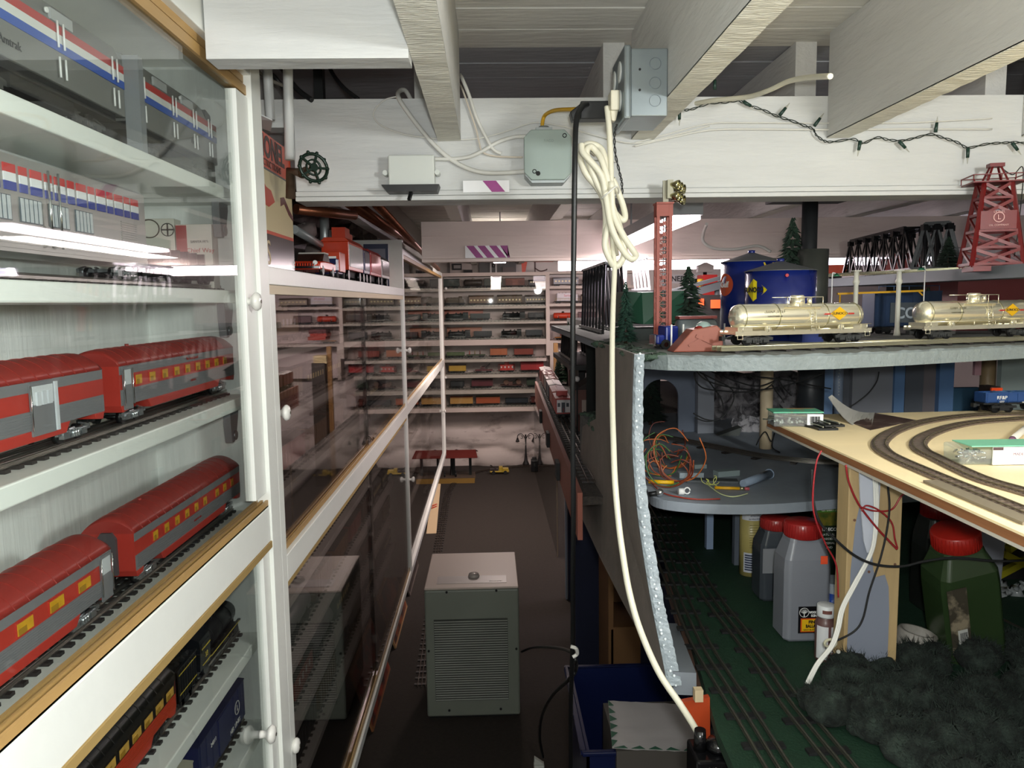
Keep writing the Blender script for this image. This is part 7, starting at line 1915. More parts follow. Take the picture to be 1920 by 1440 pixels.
q = onZ(1237, 932, MZ)
b = thing('chrome_bulb', 'tiny shiny bulb lying at the front of the shelf', 'bulb', (q.x, q.y, MZ + .0003))
MB().sph((0, 0, .009), .0085, 14).build('glass', mat('shiny_bulb', 'c8ccce', .08, .9), b, local=True); MB().cyl((-.022, 0, .006), (-.006, 0, .008), .005, n=12).build('base', BLACK, b, local=True)
random.seed(61)
def tangle(label, region, n, r, cols, name='wire_tangle', zmax=.09, z=MZ, ln=(5, 8)):
    t = thing(name, label, 'wire', tuple(onZ(*region[0], z) + Vector((0, 0, .001))))
    for k in range(n):
        P = []; a = random.choice(region); q = onZ(a[0], a[1], z); r0 = random.uniform(.3, .75) * zmax; h = random.uniform(0, 3.1)
        nn = random.randint(*ln); tz = random.uniform(.5, 1)
        for j in range(nn):
            g = h + j * .95; P.append((q.x + r0 * .7 * math.cos(g) + random.uniform(-.004, .004) + j * .003, q.y + r0 * math.sin(g * .7) * .5, z + .003 + max(0, r0 * tz * (1 + math.sin(g)))))
        MB().tube(smoothpts(P, 8), r, 6).build('wire', cm(cols[k % len(cols)], .35), t)
    return t
tangle('tangle of orange, green and brown wires at the left end of the shelf', [(1238, 915), (1232, 895), (1250, 880), (1240, 860), (1262, 905)], 22, .0014, ['b5602c', '7a3a20', '3c6b34', 'a04a24', 'c06a30', '6a2a1a'])
tangle('tangle of thin yellow thread around the pencil', [(1325, 912), (1340, 916), (1352, 918)], 4, .0007, ['cfd36a', 'd8dc84'], zmax=.02)
P = [onZ(1215, 900, MZ), onZ(1240, 925, MZ), onZ(1275, 935, MZ), onZ(1310, 939, MZ), onZ(1350, 938, MZ)]
wire('loose_wire', [p + Vector((0, 0, .003)) for p in P], .0015, cm('a03a2a'), 'red-brown wire trailing along the front edge of the shelf', 'wire')
P = [onZ(1328, 912, MZ), onZ(1350, 928, MZ), onZ(1375, 934, MZ), onZ(1402, 928, MZ)]
wire('loose_wire', [p + Vector((0, 0, .003)) for p in P], .0012, cm('cfd9a0'), 'pale yellow-green wire end beside the pencil', 'wire')
MB()
# black wires hanging below the deck
for k, P in enumerate([
 [(1302, 698), (1305, 715), (1320, 728), (1355, 733), (1400, 735), (1430, 731), (1448, 720), (1456, 710)],
 [(1306, 696), (1320, 710), (1350, 722), (1400, 730), (1450, 728), (1500, 715), (1545, 700)],
 [(1312, 698), (1340, 712), (1370, 728), (1376, 747), (1365, 770), (1350, 785), (1325, 790), (1303, 783)],
 [(1318, 700), (1340, 730), (1353, 750), (1356, 775), (1345, 788), (1322, 786), (1300, 775)],
 [(1375, 697), (1420, 706), (1470, 712), (1520, 722), (1558, 729)],
 [(1330, 695), (1380, 715), (1420, 724), (1450, 715), (1457, 710), (1470, 728), (1484, 742)],
 [(1448, 722), (1456, 735), (1466, 748), (1470, 755)],
 [(1648, 697), (1644, 715), (1630, 735), (1610, 752), (1590, 765)]]):
    wire('black_wire', [onY(a, b_, 1.72 + .02 * k if k < 7 else 1.9) for a, b_ in P], .0016, MBLACK, ['black wire sagging left to right under the deck front', 'long black wire sagging across to the black pipe', 'black wire drooping in a wide loop over the pilaster', 'black wire in a narrower loop over the pilaster', 'nearly straight black wire just under the deck', 'black wire dropping beside the cardboard tube', 'short black wire end above the clear box', 'dark wire hanging in front of the wide grey board'][k], 'wire')
P = [onY(1418, 835, 1.8), onY(1424, 822, 1.8), onY(1435, 810, 1.8), onY(1446, 828, 1.8), onY(1452, 812, 1.8), onY(1448, 838, 1.8), onY(1462, 848, 1.85)]
wire('black_wire', P, .0016, MBLACK, 'bent black wires poking up below the plywood corner', 'wire')
# ================================================================ plywood board
ZP = 1.36
PLY = mat('birch_plywood', 'f8e2b4', .55, var=.06, vs=5, st=(.3, 2, 1), bump=.1, bs=80)
A_, B_ = onZ(1437, 786, ZP), onZ(1920, 1001, ZP); dd = (B_ - A_).normalized(); B2 = A_ + dd * ((B_ - A_).length + .35)
C_, D_ = onZ(1442, 779, ZP), onZ(1925, 768, ZP)
poly = [(A_.x, A_.y), (B2.x, B2.y), (2.0, B2.y - .05), (2.0, D_.y + .05), (D_.x, D_.y), (C_.x, C_.y)]
pb = thing('plywood_board', 'pale plywood board with curved model tracks, cutting in from the right edge', 'board', (1.1, 1.2, ZP - .02))
MB().prism(poly, 'z', ZP - .003, ZP).build('top_ply', PLY, pb)
MB().prism([(x + (.001 if i < 2 else 0), y) for i, (x, y) in enumerate(poly)], 'z', ZP - .014, ZP - .0031).build('core_ply', mat('brown_ply_edge', '8a5a36', .7, var=.2, vs=30, st=(.2, .2, 6)), pb)
MB().prism(poly, 'z', ZP - .018, ZP - .0141).build('bottom_ply', cm('b9b2a6', .6), pb)
RB = mat('brown_roadbed', '6f5f50', .7)
def ntrack(label, pts, z=ZP):
    P = smoothpts([Vector((onZ(*p, z).x, onZ(*p, z).y, z)) for p in pts], 12)
    t = thing('model_track', label, 'train track', tuple(P[0]))
    def off(d):
        o_ = []
        for i, p in enumerate(P):
            a = P[min(i + 1, len(P) - 1)] - P[max(i - 1, 0)]; a.normalize(); o_.append(p + Vector((-a.y, a.x, 0)) * d)
        return o_
    L_, R_ = off(-.0135), off(.0135); n = len(P); u = Vector((0, 0, .0028)); g = Vector((0, 0, .0003))
    vs = [p + g for p in L_] + [p + g for p in R_] + [p + u for p in L_] + [p + u for p in R_]
    fs = []
    for i in range(n - 1): fs += [(2 * n + i, 2 * n + i + 1, 3 * n + i + 1, 3 * n + i), (i, i + 1, 2 * n + i + 1, 2 * n + i), (n + i, 3 * n + i, 3 * n + i + 1, n + i + 1), (i, n + i, n + i + 1, i + 1)]
    MB().add(vs, fs).build('roadbed', RB, t)
    b = MB(); acc = 0
    for i in range(n - 1):
        acc += (P[i + 1] - P[i]).length
        if acc > .009:
            acc = 0; a = (P[i + 1] - P[i]).normalized(); s = Vector((-a.y, a.x, 0)); b.bar(P[i] - s * .012 + u * 1.15, P[i] + s * .012 + u * 1.15, .003, .001)
    b.build('ties', cm('4c3f36'), t)
    for s in (-1, 1): MB().tube([p + Vector((0, 0, .0047)) for p in off(s * .0083)], .0011, 6).build('rail', cm('8c8068', .35, .7), t)
ntrack('outer curved track on the plywood board, nearer its left edge', ((1980, 776), (1920, 778), (1860, 779), (1810, 782), (1760, 788), (1715, 797), (1675, 811), (1652, 828), (1652, 843), (1680, 862), (1758, 896), (1836, 928), (1920, 962), (2000, 995)))
ntrack('inner curved track on the plywood board, inside the outer curve', ((1980, 784), (1920, 787), (1836, 793), (1780, 803), (1740, 817), (1722, 832), (1728, 846), (1758, 862), (1836, 899), (1920, 925), (2000, 948)))
_q = onZ(1895, 945, ZP)
tag(MB().bar(onZ(1745, 905, ZP) + Vector((0, 0, .002)), onZ(1935, 985, ZP) + Vector((0, 0, .002)), .02, .0032).build('track_turnout', cm('7a6f5c', .6)), 'straight grey-brown turnout piece beside the outer track', 'track turnout')
def onp(p): 
    q = onZ(*p, ZP); return Vector((q.x, q.y, ZP + .0003))
# clear box with barcode label
q = onp((1495, 800)); bxm = thing('clear_plastic_box', 'clear plastic box with green and orange card top and barcode label', 'box', tuple(q), R(-6))
MB().box(-.044, .044, -.004, .045, 0, .026).build('box_body', CLEAR, bxm, local=True, bevel=.002)
MB().box(-.046, .046, -.006, .047, .0262, .0285).build('card_top', mat('green_card', '5fae8c', .5, col2='c88a5a', vs=14, cut=(.5, .6)), bxm, local=True)
MB().box(.016, .045, -.0066, -.0045, .004, .024).build('label', WHITE, bxm, local=True)
b = MB()
for k in range(9): b.box(.021 + k * .002, .0222 + k * .002 + (k % 3) * .0003, -.0072, -.0067, .008, .020)
b.build('barcode', BLACK, bxm, local=True)
b = MB(); random.seed(4)
for k in range(24): b.sph((random.uniform(-.038, .012), random.uniform(.002, .04), random.uniform(.004, .012)), .0032, 6)
stuff(b.build('contents', cm('a9aba6', .3, .5), bxm, local=True))
# stacked black curved track pieces
q = onp((1550, 806)); t = thing('curved_track_pieces', 'stack of loose black curved track pieces behind the clear box', 'train track', tuple(q))
for k in range(2):
    b = MB(); a0 = [Vector((.10 * math.cos(a) - .10 + k * .012, .10 * math.sin(a), .002 + k * .006)) for a in [R(-5 + 10 * i) for i in range(9)]]
    for i in range(8): b.bar(a0[i], a0[i + 1], .036, .004)
    b.build('roadbed', BLACK, t, local=True)
    for s in (-.010, .008):
        MB().tube([p * 1 + Vector((s, 0, .0045)) for p in a0], .0016, 6).build('rail', cm('8f9184', .3, .7), t, local=True)
# booklet
q0, q1, q2, q3, q4 = onp((1632, 807)), onp((1720, 789)), onp((1640, 775)), onY(1553, 745, 1.52), onp((1588, 790))
bk = thing('open_booklet', 'open booklet with a dark picture page and one white page curling up', 'booklet', tuple(q0))
def quad(m_, P, nm, par):
    u = Vector((0, 0, .0008)); return MB().add([p for p in P] + [p + u for p in P], [(3, 2, 1, 0), (4, 5, 6, 7), (0, 1, 5, 4), (1, 2, 6, 5), (2, 3, 7, 6), (3, 0, 4, 7)]).build(nm, m_, par)
quad(mat('dark_picture_page', '4c3a36', .35, col2='8a7a70', vs=25, cut=(.5, .65)), [q0, q1, q2, q4], 'picture_page', bk)
m0, m1 = q0.lerp(q3, .5), q4.lerp(q3, .5)
c0 = q0.lerp(q3, .45) - Vector((0, 0, .012)); c1 = (q4 + Vector((0, .02, .0)))
b = MB(); ws = []
for i in range(9):
    f = i / 8; p = q0.lerp(q3, f); p.z -= .018 * math.sin(math.pi * f); ws.append(p)
    p2 = q2.lerp(q3 + Vector((.012, .012, .002)), f); p2.z -= .018 * math.sin(math.pi * f) * .7; ws.append(p2 + Vector((0, 0, .001)))
n2 = len(ws)
b.add(ws + [p + Vector((.0006, 0, .0006)) for p in ws], [(2 * i, 2 * i + 1, 2 * i + 3, 2 * i + 2) for i in range(8)] + [(n2 + 2 * i + 2, n2 + 2 * i + 3, n2 + 2 * i + 1, n2 + 2 * i) for i in range(8)])
b.build('curled_page', cm('b5b2aa', .4), bk)
tag(MB().cyl(onp((1862, 832)) + Vector((0, 0, .009)), onp((1925, 822)) + Vector((0, 0, .009)), .001).build('thin_yellow_stick', YEL), 'thin yellow stick beside the cream pen at right', 'stick') if False else None
a0, a1 = onp((1898, 832)), onp((1935, 800))
t = thing('pen', 'cream pen with a purple tip at the right edge of the plywood', 'pen', tuple(a0))
MB().cyl(a0 + Vector((0, 0, .007)), a1 + Vector((0, 0, .007)), .0055, n=12).build('barrel', cm('cfc9be', .4), t)
MB().cyl(a0 + Vector((0, 0, .007)), a0 - (a1 - a0).normalized() * .008 + Vector((0, 0, .007)), .0055, .004, n=12).build('tip', cm('6f4a64', .4), t)
# bag of parts
q = onp((1860, 872)); bg = thing('parts_bag', 'clear bag of small metal parts with a white and green header card', 'bag', tuple(q), R(-2))
b = MB(); random.seed(8)
b.box(-.045, .075, -.002, .045, 0, .024); b.jit(.003); b.v = [Vector((v.x, v.y, max(v.z, 0))) for v in b.v]
b.build('bag', CLEAR, bg, local=True, bevel=.003)
b = MB()
for k in range(38):
    c = Vector((random.uniform(-.036, -.004), random.uniform(.002, .036), random.uniform(.003, .018))); dv = Vector((random.uniform(-1, 1), random.uniform(-1, 1), random.uniform(-.4, .4))).normalized()
    b.cyl(c - dv * .005, c + dv * .005, .0012, n=6).sph(tuple(c), .002, 5)
stuff(b.build('small_parts', cm('c5c5c2', .2, .9), bg, local=True))
MB().box(-.002, .08, -.0045, -.0025, .001, .026).build('white_card', WHITE, bg, local=True)
MB().box(-.03, .08, .0, .05, .0262, .0276).build('green_card', cm('7cc4a2', .4), bg, local=True)
MB().box(-.002, .012, -.0052, -.0046, .022, .026).build('dark_tab', cm('4a3438'), bg, local=True)
text('MADE IN U.S.A.', .0055, cm('8a6a70'), bg, (.045, -.0048, .016), world=False)
# blue hopper on the plywood back, orange engine front
q = onZ(1905, 778, ZP)
t = freight('hop', 'blue hopper car lettered RF&P at the right edge behind the curved tracks', (onY(1906, 760, 1.53).x, 1.53, ZP + .0052), R(2), L=.16, W=.034, H=.040, c='1c3f72', c2='3a5a80', txt=[('RF&P', -.045, .030, .010), ('5377', -.045, .022, .005), ('100 TON', .005, .020, .004)])
q = onY(1832, 745, 1.62)
b = thing('orange_engine_front', 'small orange and black toy engine front beside the blue hopper', 'toy', (q.x, 1.575, ZP))
MB().box(q.x - .010, q.x + .010, 1.56, 1.60, ZP + .0003, ZP + .052).build('body', cm('1f1512', .4), b)
MB().box(q.x - .012, q.x + .011, 1.555, 1.5598, ZP + .034, ZP + .050).build('orange_band', cm('c4421c', .3), b)
for k in range(3): MB().box(q.x - .011, q.x + .010, 1.557, 1.5598, ZP + .008 + k * .008, ZP + .0105 + k * .008).build('stripe', cm('c9b8a8', .3), b)
for s in (-1, 1): MB().cyl((q.x + s * .006, 1.5545, ZP + .040), (q.x + s * .006, 1.5515, ZP + .040), .003, n=10).build('headlight', cm('2a1a14', .2), b)

# ================================================================ green lower deck with tracks
GZ = 1.0
GM = mat('dark_green_board', '0b2f1c', .75, var=.12, vs=30, bump=.4, bs=250)
gl = [onZ(*p, GZ) for p in ((1222, 960), (1250, 1060), (1290, 1180), (1322, 1290), (1345, 1370), (1385, 1460))]
gd = thing('layout_deck', 'green painted lower deck with two parallel three-rail tracks', 'layout deck', (1.1, 1.6, .97))
p0 = gl[-1]
MB().prism([(p.x, p.y) for p in gl] + [(p0.x + .05, p0.y - .3), (2.2, p0.y - .3), (2.2, 2.85), (.52, 2.85)], 'z', GZ - .018, GZ).build('board', GM, gd)
MB().bar(onY(1252, 1185, 1.42), onY(1284, 1282, 1.12), .035, .034).build('edge_timber', cm('6f757c', .6), gd)
MB().bar(Vector((gl[1].x + .0, gl[1].y, GZ - .03)), Vector((gl[3].x + .0, gl[3].y, GZ - .03)), .012, .022).build('brown_strip', cm('5a4236', .7), gd)
for (x, y) in ((.75, 1.0), (1.5, 2.4), (.75, 2.4)): MB().box(x, x + .04, y, y + .04, 0, GZ - .0185).build('leg', cm('4a4f55', .7), gd)
a, b_ = onY(1268, 1302, 1.10), onY(1322, 1302, 1.10)
tag(MB().prism([(a.x, onY(1268, 1302, 1.1).z), (b_.x, onY(1320, 1292, 1.1).z), (b_.x + .002, onY(1320, 1395, 1.1).z), (onY(1312, 1395, 1.1).x, onY(1312, 1395, 1.1).z)], 'y', 1.075, 1.085).build('red_board', cm('a8401f', .35)), 'triangular orange-red board under the near corner of the green deck', 'board')
tag(MB().cbox(onY(1309, 1302, 1.065), (.012, .012, .018)).build('wood_scrap', cm('b5a282', .7)), 'small pale wood scrap nailed at the green deck corner', 'wood scrap')
def pxs(L): return [(onZ(*p, GZ).x, onZ(*p, GZ).y) for p in L]
GR_ = mat('greenish_rail', '6f6f64', .35, .8)
loop_track('train_track', 'left one of the two three-rail tracks on the green deck', pxs([(1212, 975), (1232, 1020), (1262, 1095), (1312, 1208), (1358, 1285), (1403, 1355), (1450, 1432), (1510, 1530)]), z=GZ + .0003, tie=.057, step=.075, tw=.014, railm=GR_, tiem=MBLACK)
loop_track('train_track', 'right one of the two three-rail tracks on the green deck', pxs([(1228, 950), (1250, 988), (1290, 1055), (1334, 1125), (1378, 1182), (1428, 1245), (1478, 1318), (1542, 1398), (1600, 1470)]), z=GZ + .0003, tie=.057, step=.075, tw=.014, railm=GR_, tiem=MBLACK)
for y in (1,):
    tag(MB().box(1.7, 2.2, 1.7, 2.8, GZ, GZ + .0) .box(2.19, 2.2, .7, 2.85, GZ, 1.33).build('end_panel', cm('3a4046', .8)), 'dim grey end panel beyond the right edge under the plywood', 'panel')
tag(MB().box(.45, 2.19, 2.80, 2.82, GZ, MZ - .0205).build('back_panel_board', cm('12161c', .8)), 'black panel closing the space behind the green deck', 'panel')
# ---- jars and bottles
def gbase(p): q = onZ(*p, GZ); return Vector((q.x, q.y, GZ + .0003))
def jar(label, p, w_, h, lidr, lidh, body, lid='8c1d1c', M=None, fill=None, neck=.012, badge=None):
    q = gbase(p) if M is None else None
    t = thing('plastic_jar', label, 'jar', tuple(q) if q is not None else (0, 0, 0), 0, None, M)
    hw = w_ / 2; d2 = w_ * .40
    def ring(s, z, c=.28):
        return [(-hw * s, -d2 * s * (1 - c), z), (-hw * s * (1 - c * .6), -d2 * s, z), (hw * s * (1 - c * .6), -d2 * s, z), (hw * s, -d2 * s * (1 - c), z), (hw * s, d2 * s * (1 - c), z), (hw * s * (1 - c * .6), d2 * s, z), (-hw * s * (1 - c * .6), d2 * s, z), (-hw * s, d2 * s * (1 - c), z)]
    rings = [ring(.92, .0), ring(1, .006), ring(1, h * .62), ring(.97, h * .72), ring(lidr / hw * .95, h * .86), ring(lidr / hw * .9, h * .90)]
    vs = [v for r_ in rings for v in r_]; n = 8
    b = MB().add(vs, [(i * n + j, i * n + (j + 1) % n, (i + 1) * n + (j + 1) % n, (i + 1) * n + j) for i in range(len(rings) - 1) for j in range(n)])
    b.add(vs, [tuple(range(n))[::-1], tuple(range(len(vs) - n, len(vs)))])
    b.build('jar_body', body, t, local=True, bevel=.004, seg=3)
    b = MB().lathe([(lidr * .9, h * .885), (lidr, h * .895), (lidr, h * .895 + lidh - .002), (lidr - .002, h * .895 + lidh), (0, h * .895 + lidh)], (0, 0, 0), 40)
    for k in range(40):
        a_ = k * math.pi / 20; b.bar((lidr * math.cos(a_), lidr * math.sin(a_), h * .90), (lidr * math.cos(a_), lidr * math.sin(a_), h * .895 + lidh - .003), .001, .001)
    b.build('lid', cm(lid, .3), t, local=True)
    return t
JB = mat('grey_ballast_jar', '777a82', .25, var=.05, vs=4)
hj = .205
t = jar('large grey jar with a red lid and black and yellow ballast label', (1500, 1190), .082, hj, .0315, .026, JB)
y_ = -.082 * .40 - .001
MB().box(-.018, .022, y_ - .0008, y_, .018, .066).build('label', cm('0f0f12', .3), t, local=True)
MB().box(-.014, .022, y_ - .0014, y_ - .0007, .020, .045).build('label_orange', cm('c4511c', .3), t, local=True, bevel=.0004)
MB().box(-.012, .0215, y_ - .0020, y_ - .0013, .022, .043).build('label_yellow', cm('d8ac1c', .3), t, local=True, bevel=.0004)
text('FINE', .0075, BLACK, t, (.007, y_ - .0022, .0385), world=False, bold=.0003); text('BALLAST', .0075, BLACK, t, (.0065, y_ - .0022, .031), world=False, sx=.8, bold=.0003); text('GRAY BLEND', .0038, BLACK, t, (.002, y_ - .0022, .0245), world=False)
text('WOODLAND', .0055, WHITE, t, (.0125, y_ - .0012, .0555), world=False, sx=.7, bold=.0002); text('SCENICS', .0055, WHITE, t, (.0115, y_ - .0012, .0495), world=False, sx=.7, bold=.0002)
b = MB().lathe([(.0078, y_ - .0012), (.0085, y_ - .0012), (.0085, y_ - .0006), (.0078, y_ - .0006), (.0078, y_ - .0012)], (0, 0, 0), 24, axis='y').T(Matrix.Translation((-.008, 0, .0555)))
b.bar((-.008, y_ - .001, .048), (-.008, y_ - .001, .056), .0014, .0006, up=(0, 1, 0))
for k in range(7):
    a_ = R(25 + k * 21.6); b.bar((-.008, y_ - .001, .053), (-.008 + .0072 * math.cos(a_), y_ - .001, .0545 + .0072 * math.sin(a_)), .0006, .0006, up=(0, 1, 0))
b.build('tree_emblem', WHITE, t, local=True)
MB().box(.019, .031, -.024 - .010, -.0235 - .0095, hj * .69, hj * .76).build('price_sticker', cm('e0502c', .5), t, local=True)
t = jar('dark half-empty jar with a red lid behind the yellow can', (1452, 1118), .078, .160, .030, .022, mat('smoky_jar', '3c4147', .2), lid='8c2422')
MB().box(-.037, -.008, -.0325, -.0318, .06, .11).build('label', cm('7d7f84', .5), t, local=True)
# yellow can
q = gbase((1407, 1075)); t = thing('spray_can', 'tall yellow can with small print and barcode beside the dark jar', 'can', tuple(q))
hc = onY(1405, 945, q.y).z - GZ; hc = min(hc, MZ - .022 - GZ)
MB().cyl((0, 0, 0), (0, 0, hc), .0245, n=36).build('can_body', cm('b0a263', .35), t, local=True)
def wrap(t, r, a0, a1, z0, z1, m, nm, dd=.0005):
    n = 10; vs = []
    for k in range(n + 1):
        a_ = R(a0 + (a1 - a0) * k / n)
        for z in (z0, z1): vs.append(((r + dd) * math.cos(a_), (r + dd) * math.sin(a_), z))
    return MB().add(vs, [(2 * k, 2 * k + 2, 2 * k + 3, 2 * k + 1) for k in range(n)], 0, True).build(nm, m, t, local=True)
wrap(t, .0245, 200, 320, hc * .80, hc * .99, cm('c9cbd0', .35), 'top_label'); wrap(t, .0245, 215, 285, hc * .06, hc * .34, cm('c3c6ce', .35), 'barcode_patch', .0008)
b = MB()
for k in range(7): 
    n = 8; z0 = hc * .09 + k * hc * .034
    vs = []
    for j in range(n + 1):
        a_ = R(222 + 46 * j / n)
        for z in (z0, z0 + hc * .02): vs.append((.0256 * math.cos(a_), .0256 * math.sin(a_), z))
    b.add(vs, [(2 * j, 2 * j + 2, 2 * j + 3, 2 * j + 1) for j in range(n)])
b.build('barcode', cm('2b3552', .4), t, local=True)
for k in range(4): text(['before using, shake', 'in ready while at it', 'dry clean at work', 'use indoors & outside'][k], .0042, cm('2a3352'), t, (0.0005, -.0262, hc * .955 - k * hc * .042), world=False, sx=.8, name='small_print')
for k in range(10): MB().box(-.012, .008, -.0262, -.0248, hc * .42 + k * hc * .035, hc * .427 + k * hc * .035).build('print_line', cm('8f8350', .4), t, local=True)
# paint bottle
q = gbase((1546, 1236)); t = thing('paint_bottle', 'small brown craft paint bottle with a white cap in front of the jar', 'bottle', tuple(q))
hb = .095
MB().lathe([(.015, 0), (.0165, .003), (.0165, .062), (.015, .068), (.0125, .073), (.0125, .075)], (0, 0, 0), 28).build('bottle_body', cm('5e4340', .35), t, local=True)
MB().lathe([(.014, .0752), (.0145, .077), (.0142, .0945), (.0132, hb), (0, hb)], (0, 0, 0), 28).build('cap', cm('c9cbcc', .4), t, local=True)
wrap(t, .0165, 195, 262, .006, .062, cm('cdced0', .4), 'label_left'); wrap(t, .0165, 278, 345, .006, .062, cm('cdced0', .4), 'label_right')
wrap(t, .0143, 225, 285, .083, .089, cm('6a4038', .5), 'paint_smear')
text('PAINT', .0075, cm('8a2a2a'), t, (.006, -.0176, .016), (0, 0, 1), (-1, 0, 0), world=False); text('non toxic', .004, cm('4a4a50'), t, (-.007, -.0176, .035), (0, 0, 1), (-1, 0, 0), world=False)
# seed packet and blue can
q = gbase((1548, 1110))
b = thing('printed_packet', 'green and black printed packet standing behind the red lid', 'packet', tuple(q))
y = 1.52; x0, x1 = onY(1530, 980, y).x, onY(1572, 980, y).x; z0, z1 = GZ + .0005, min(onY(1548, 948, y).z, MZ - .022)
MB().box(x0, x1, y, y + .02, z0, z1).build('packet', cm('1c2a1c', .3), b)
zm = (z1 - .03)
MB().box(x0, x1, y - .001, y - .0002, z1 - .014, z1 - .001).build('green_band', cm('4a7a2c', .35), b)
MB().box(x0, x1, y - .001, y - .0002, z1 - .042, z1 - .0141).build('picture', mat('fruit_print', '7a6a22', .35, col2='2c4a1c', vs=50), b)
text('Green S', .010, cm('c9ccb4'), b, ((x0 + x1) / 2 + .002, y - .0015, z1 - .008), bold=.0002)
text('WITH ECCO-', .009, WHITE, b, ((x0 + x1) / 2 + .002, y - .0015, z1 - .050), bold=.0002)
for k in range(4): text(['NATURAL', 'GARDEN', 'MATERIAL', 'BLEND'][k], .0065, cm('c9cbc4'), b, ((x0 + x1) / 2 + .002, y - .0015, z1 - .061 - k * .009))
q = gbase((1562, 1198)); t = thing('blue_can', 'blue and silver can mostly hidden behind the wooden post', 'can', tuple(q + Vector((.012, .02, 0))))
MB().cyl((0, 0, 0), (0, 0, .10), .026, n=28).build('can_body', cm('8d939b', .3), t, local=True)
MB().cyl((0, 0, .035), (0, 0, .082), .0265, n=28).build('blue_band', cm('1c3f8c', .3), t, local=True)
text("ER'S", .016, WHITE, t, (-.014, -.0245, .058), world=False, bold=.0004)
# wooden post with worn grey paint
q0, q1 = gbase((1578, 1276)), gbase((1684, 1276)); yp = q0.y
x0, x1 = onY(1584, 1150, yp).x, onY(1684, 1150, yp).x
po = thing('wooden_post', 'pine post with worn grey paint carrying the plywood board', 'post', ((x0 + x1) / 2, yp + .02, GZ))
PINE = mat('raw_pine', 'ae956b', .6, var=.15, vs=9, st=(4, 4, .6))
MB().box(x0, x1, yp, yp + .038, GZ + .0003, ZP - .0182).build('timber', PINE, po, bevel=.0015)
W_ = x1 - x0; H_ = ZP - GZ
def pp(u, v): return (x0 + W_ * u, GZ + H_ * v)
pat = [pp(.05, .002), pp(.83, .002), pp(.83, .3), pp(.80, .42), pp(.72, .475), pp(.55, .465), pp(.50, .50), pp(.46, .60), pp(.38, .68), pp(.36, .76), pp(.30, .83), pp(.22, .80), pp(.14, .70), pp(.08, .5)]
MB().prism(pat, 'y', yp - .0006, yp - .0001).build('grey_paint_patch', cm('7f8593', .6), po)
for (u, v) in ((.42, .49), (.12, .72), (.9, .52)): MB().cyl((x0 + W_ * u, yp - .0012, GZ + H_ * v), (x0 + W_ * u, yp - .0005, GZ + H_ * v), .0022, n=10).build('knot', cm('6a4a38', .6), po)
# white plastic strap on the post and cables
y = yp - .006
S0 = [onY(*p, y) for p in ((1611, 875), (1650, 905), (1645, 1000), (1637, 1035), (1625, 1036), (1619, 1015), (1612, 930))]
tag(MB().prism([(p.x, min(p.z, ZP - .02)) for p in S0], 'y', y - .0015, y + .0015).build('white_plastic_strap', cm('b9bdc8', .35)), 'white tapered plastic strap against the wooden post', 'strap')
for k in range(3):
    P = [(1638 + k * 3, 890, y - .006), (1640 + k * 3, 940, y - .008), (1639 + k * 2, 1000, y - .01), (1630 + k * 2, 1040, y - .012), (1600 + k * 3, 1095, y - .018), (1577 + k * 3, 1140, y - .03), (1568 + k * 3, 1180, y - .04), (1556 + k * 3, 1212, y - .05), (1530 + k * 3, 1245, y - .06), (1511 + k * 3, 1282, y - .065)]
    if k == 0: fc = thing('flat_cable', 'white three-strand flat cable bending down across the post to the green deck', 'cable', tuple(onY(*P[-1])))
    MB().tube(smoothpts([onY(*p) for p in P]), .0019, 8).build('strand', WIRE_W, fc)
q = onY(1557, 1206, y - .03)
ty = thing('cord_clip', 'pale ring clip with a screw at the post foot', 'clip', tuple(q))
MB().tube([q + Vector((.009 * math.cos(a_ * .5), 0, .006 * math.sin(a_ * .5))) for a_ in range(14)], .0022, 8).build('ring', cm('b9b49a', .5), ty)
MB().cyl(onY(1572, 1222, y - .005), onY(1572, 1222, y - .02), .003, n=10).build('screw', cm('77776f', .5, .5), ty)
RW, BW = cm('8c1c22', .4), MBLACK
for k, (P, r_, m, lb) in enumerate([
 ([(1586, 872), (1592, 905), (1610, 945), (1640, 985), (1665, 1012), (1682, 1030)], .0016, RW, 'red wire slanting down across the front of the post'),
 ([(1615, 958), (1625, 948), (1650, 958), (1672, 980), (1678, 1010), (1683, 1028)], .0013, RW, 'red wire looping at the upper part of the post'),
 ([(1612, 950), (1640, 958), (1672, 955), (1690, 930), (1705, 922)], .0013, RW, 'red wire running right from the post under the plywood'),
 ([(1664, 905), (1668, 950), (1662, 1000), (1650, 1050), (1630, 1110), (1618, 1160), (1600, 1185), (1560, 1205)], .0015, BW, 'black wire curving down in front of the post'),
 ([(1522, 880), (1524, 930), (1535, 975), (1560, 1005), (1600, 1040), (1640, 1058), (1690, 1062), (1735, 1052), (1790, 1046), (1870, 1052), (1930, 1050)], .002, BW, 'dark cable sagging past the post to the green jar'),
 ([(1540, 845), (1530, 870), (1524, 930), (1528, 970), (1548, 1020), (1568, 1060), (1572, 1120)], .0013, RW, 'thin red wire hanging left of the post')]):
    wire('post_wire', [onY(a_, b_, y - .012 - .003 * k) for a_, b_ in P], r_, m, lb, 'wire')
# second tapered leg
q = gbase((1848, 1208)); x = q.x
tag(MB().prism([(x - .012, GZ + .0003), (x + .016, GZ + .0003), (x + .030, GZ + .30), (x + .030, ZP - .0182), (x - .048, ZP - .0182), (x - .045, GZ + .22)], 'y', q.y, q.y + .02).build('tapered_leg', cm('6d7078', .7)), 'grey tapered leg right of the leaning green jar', 'leg')
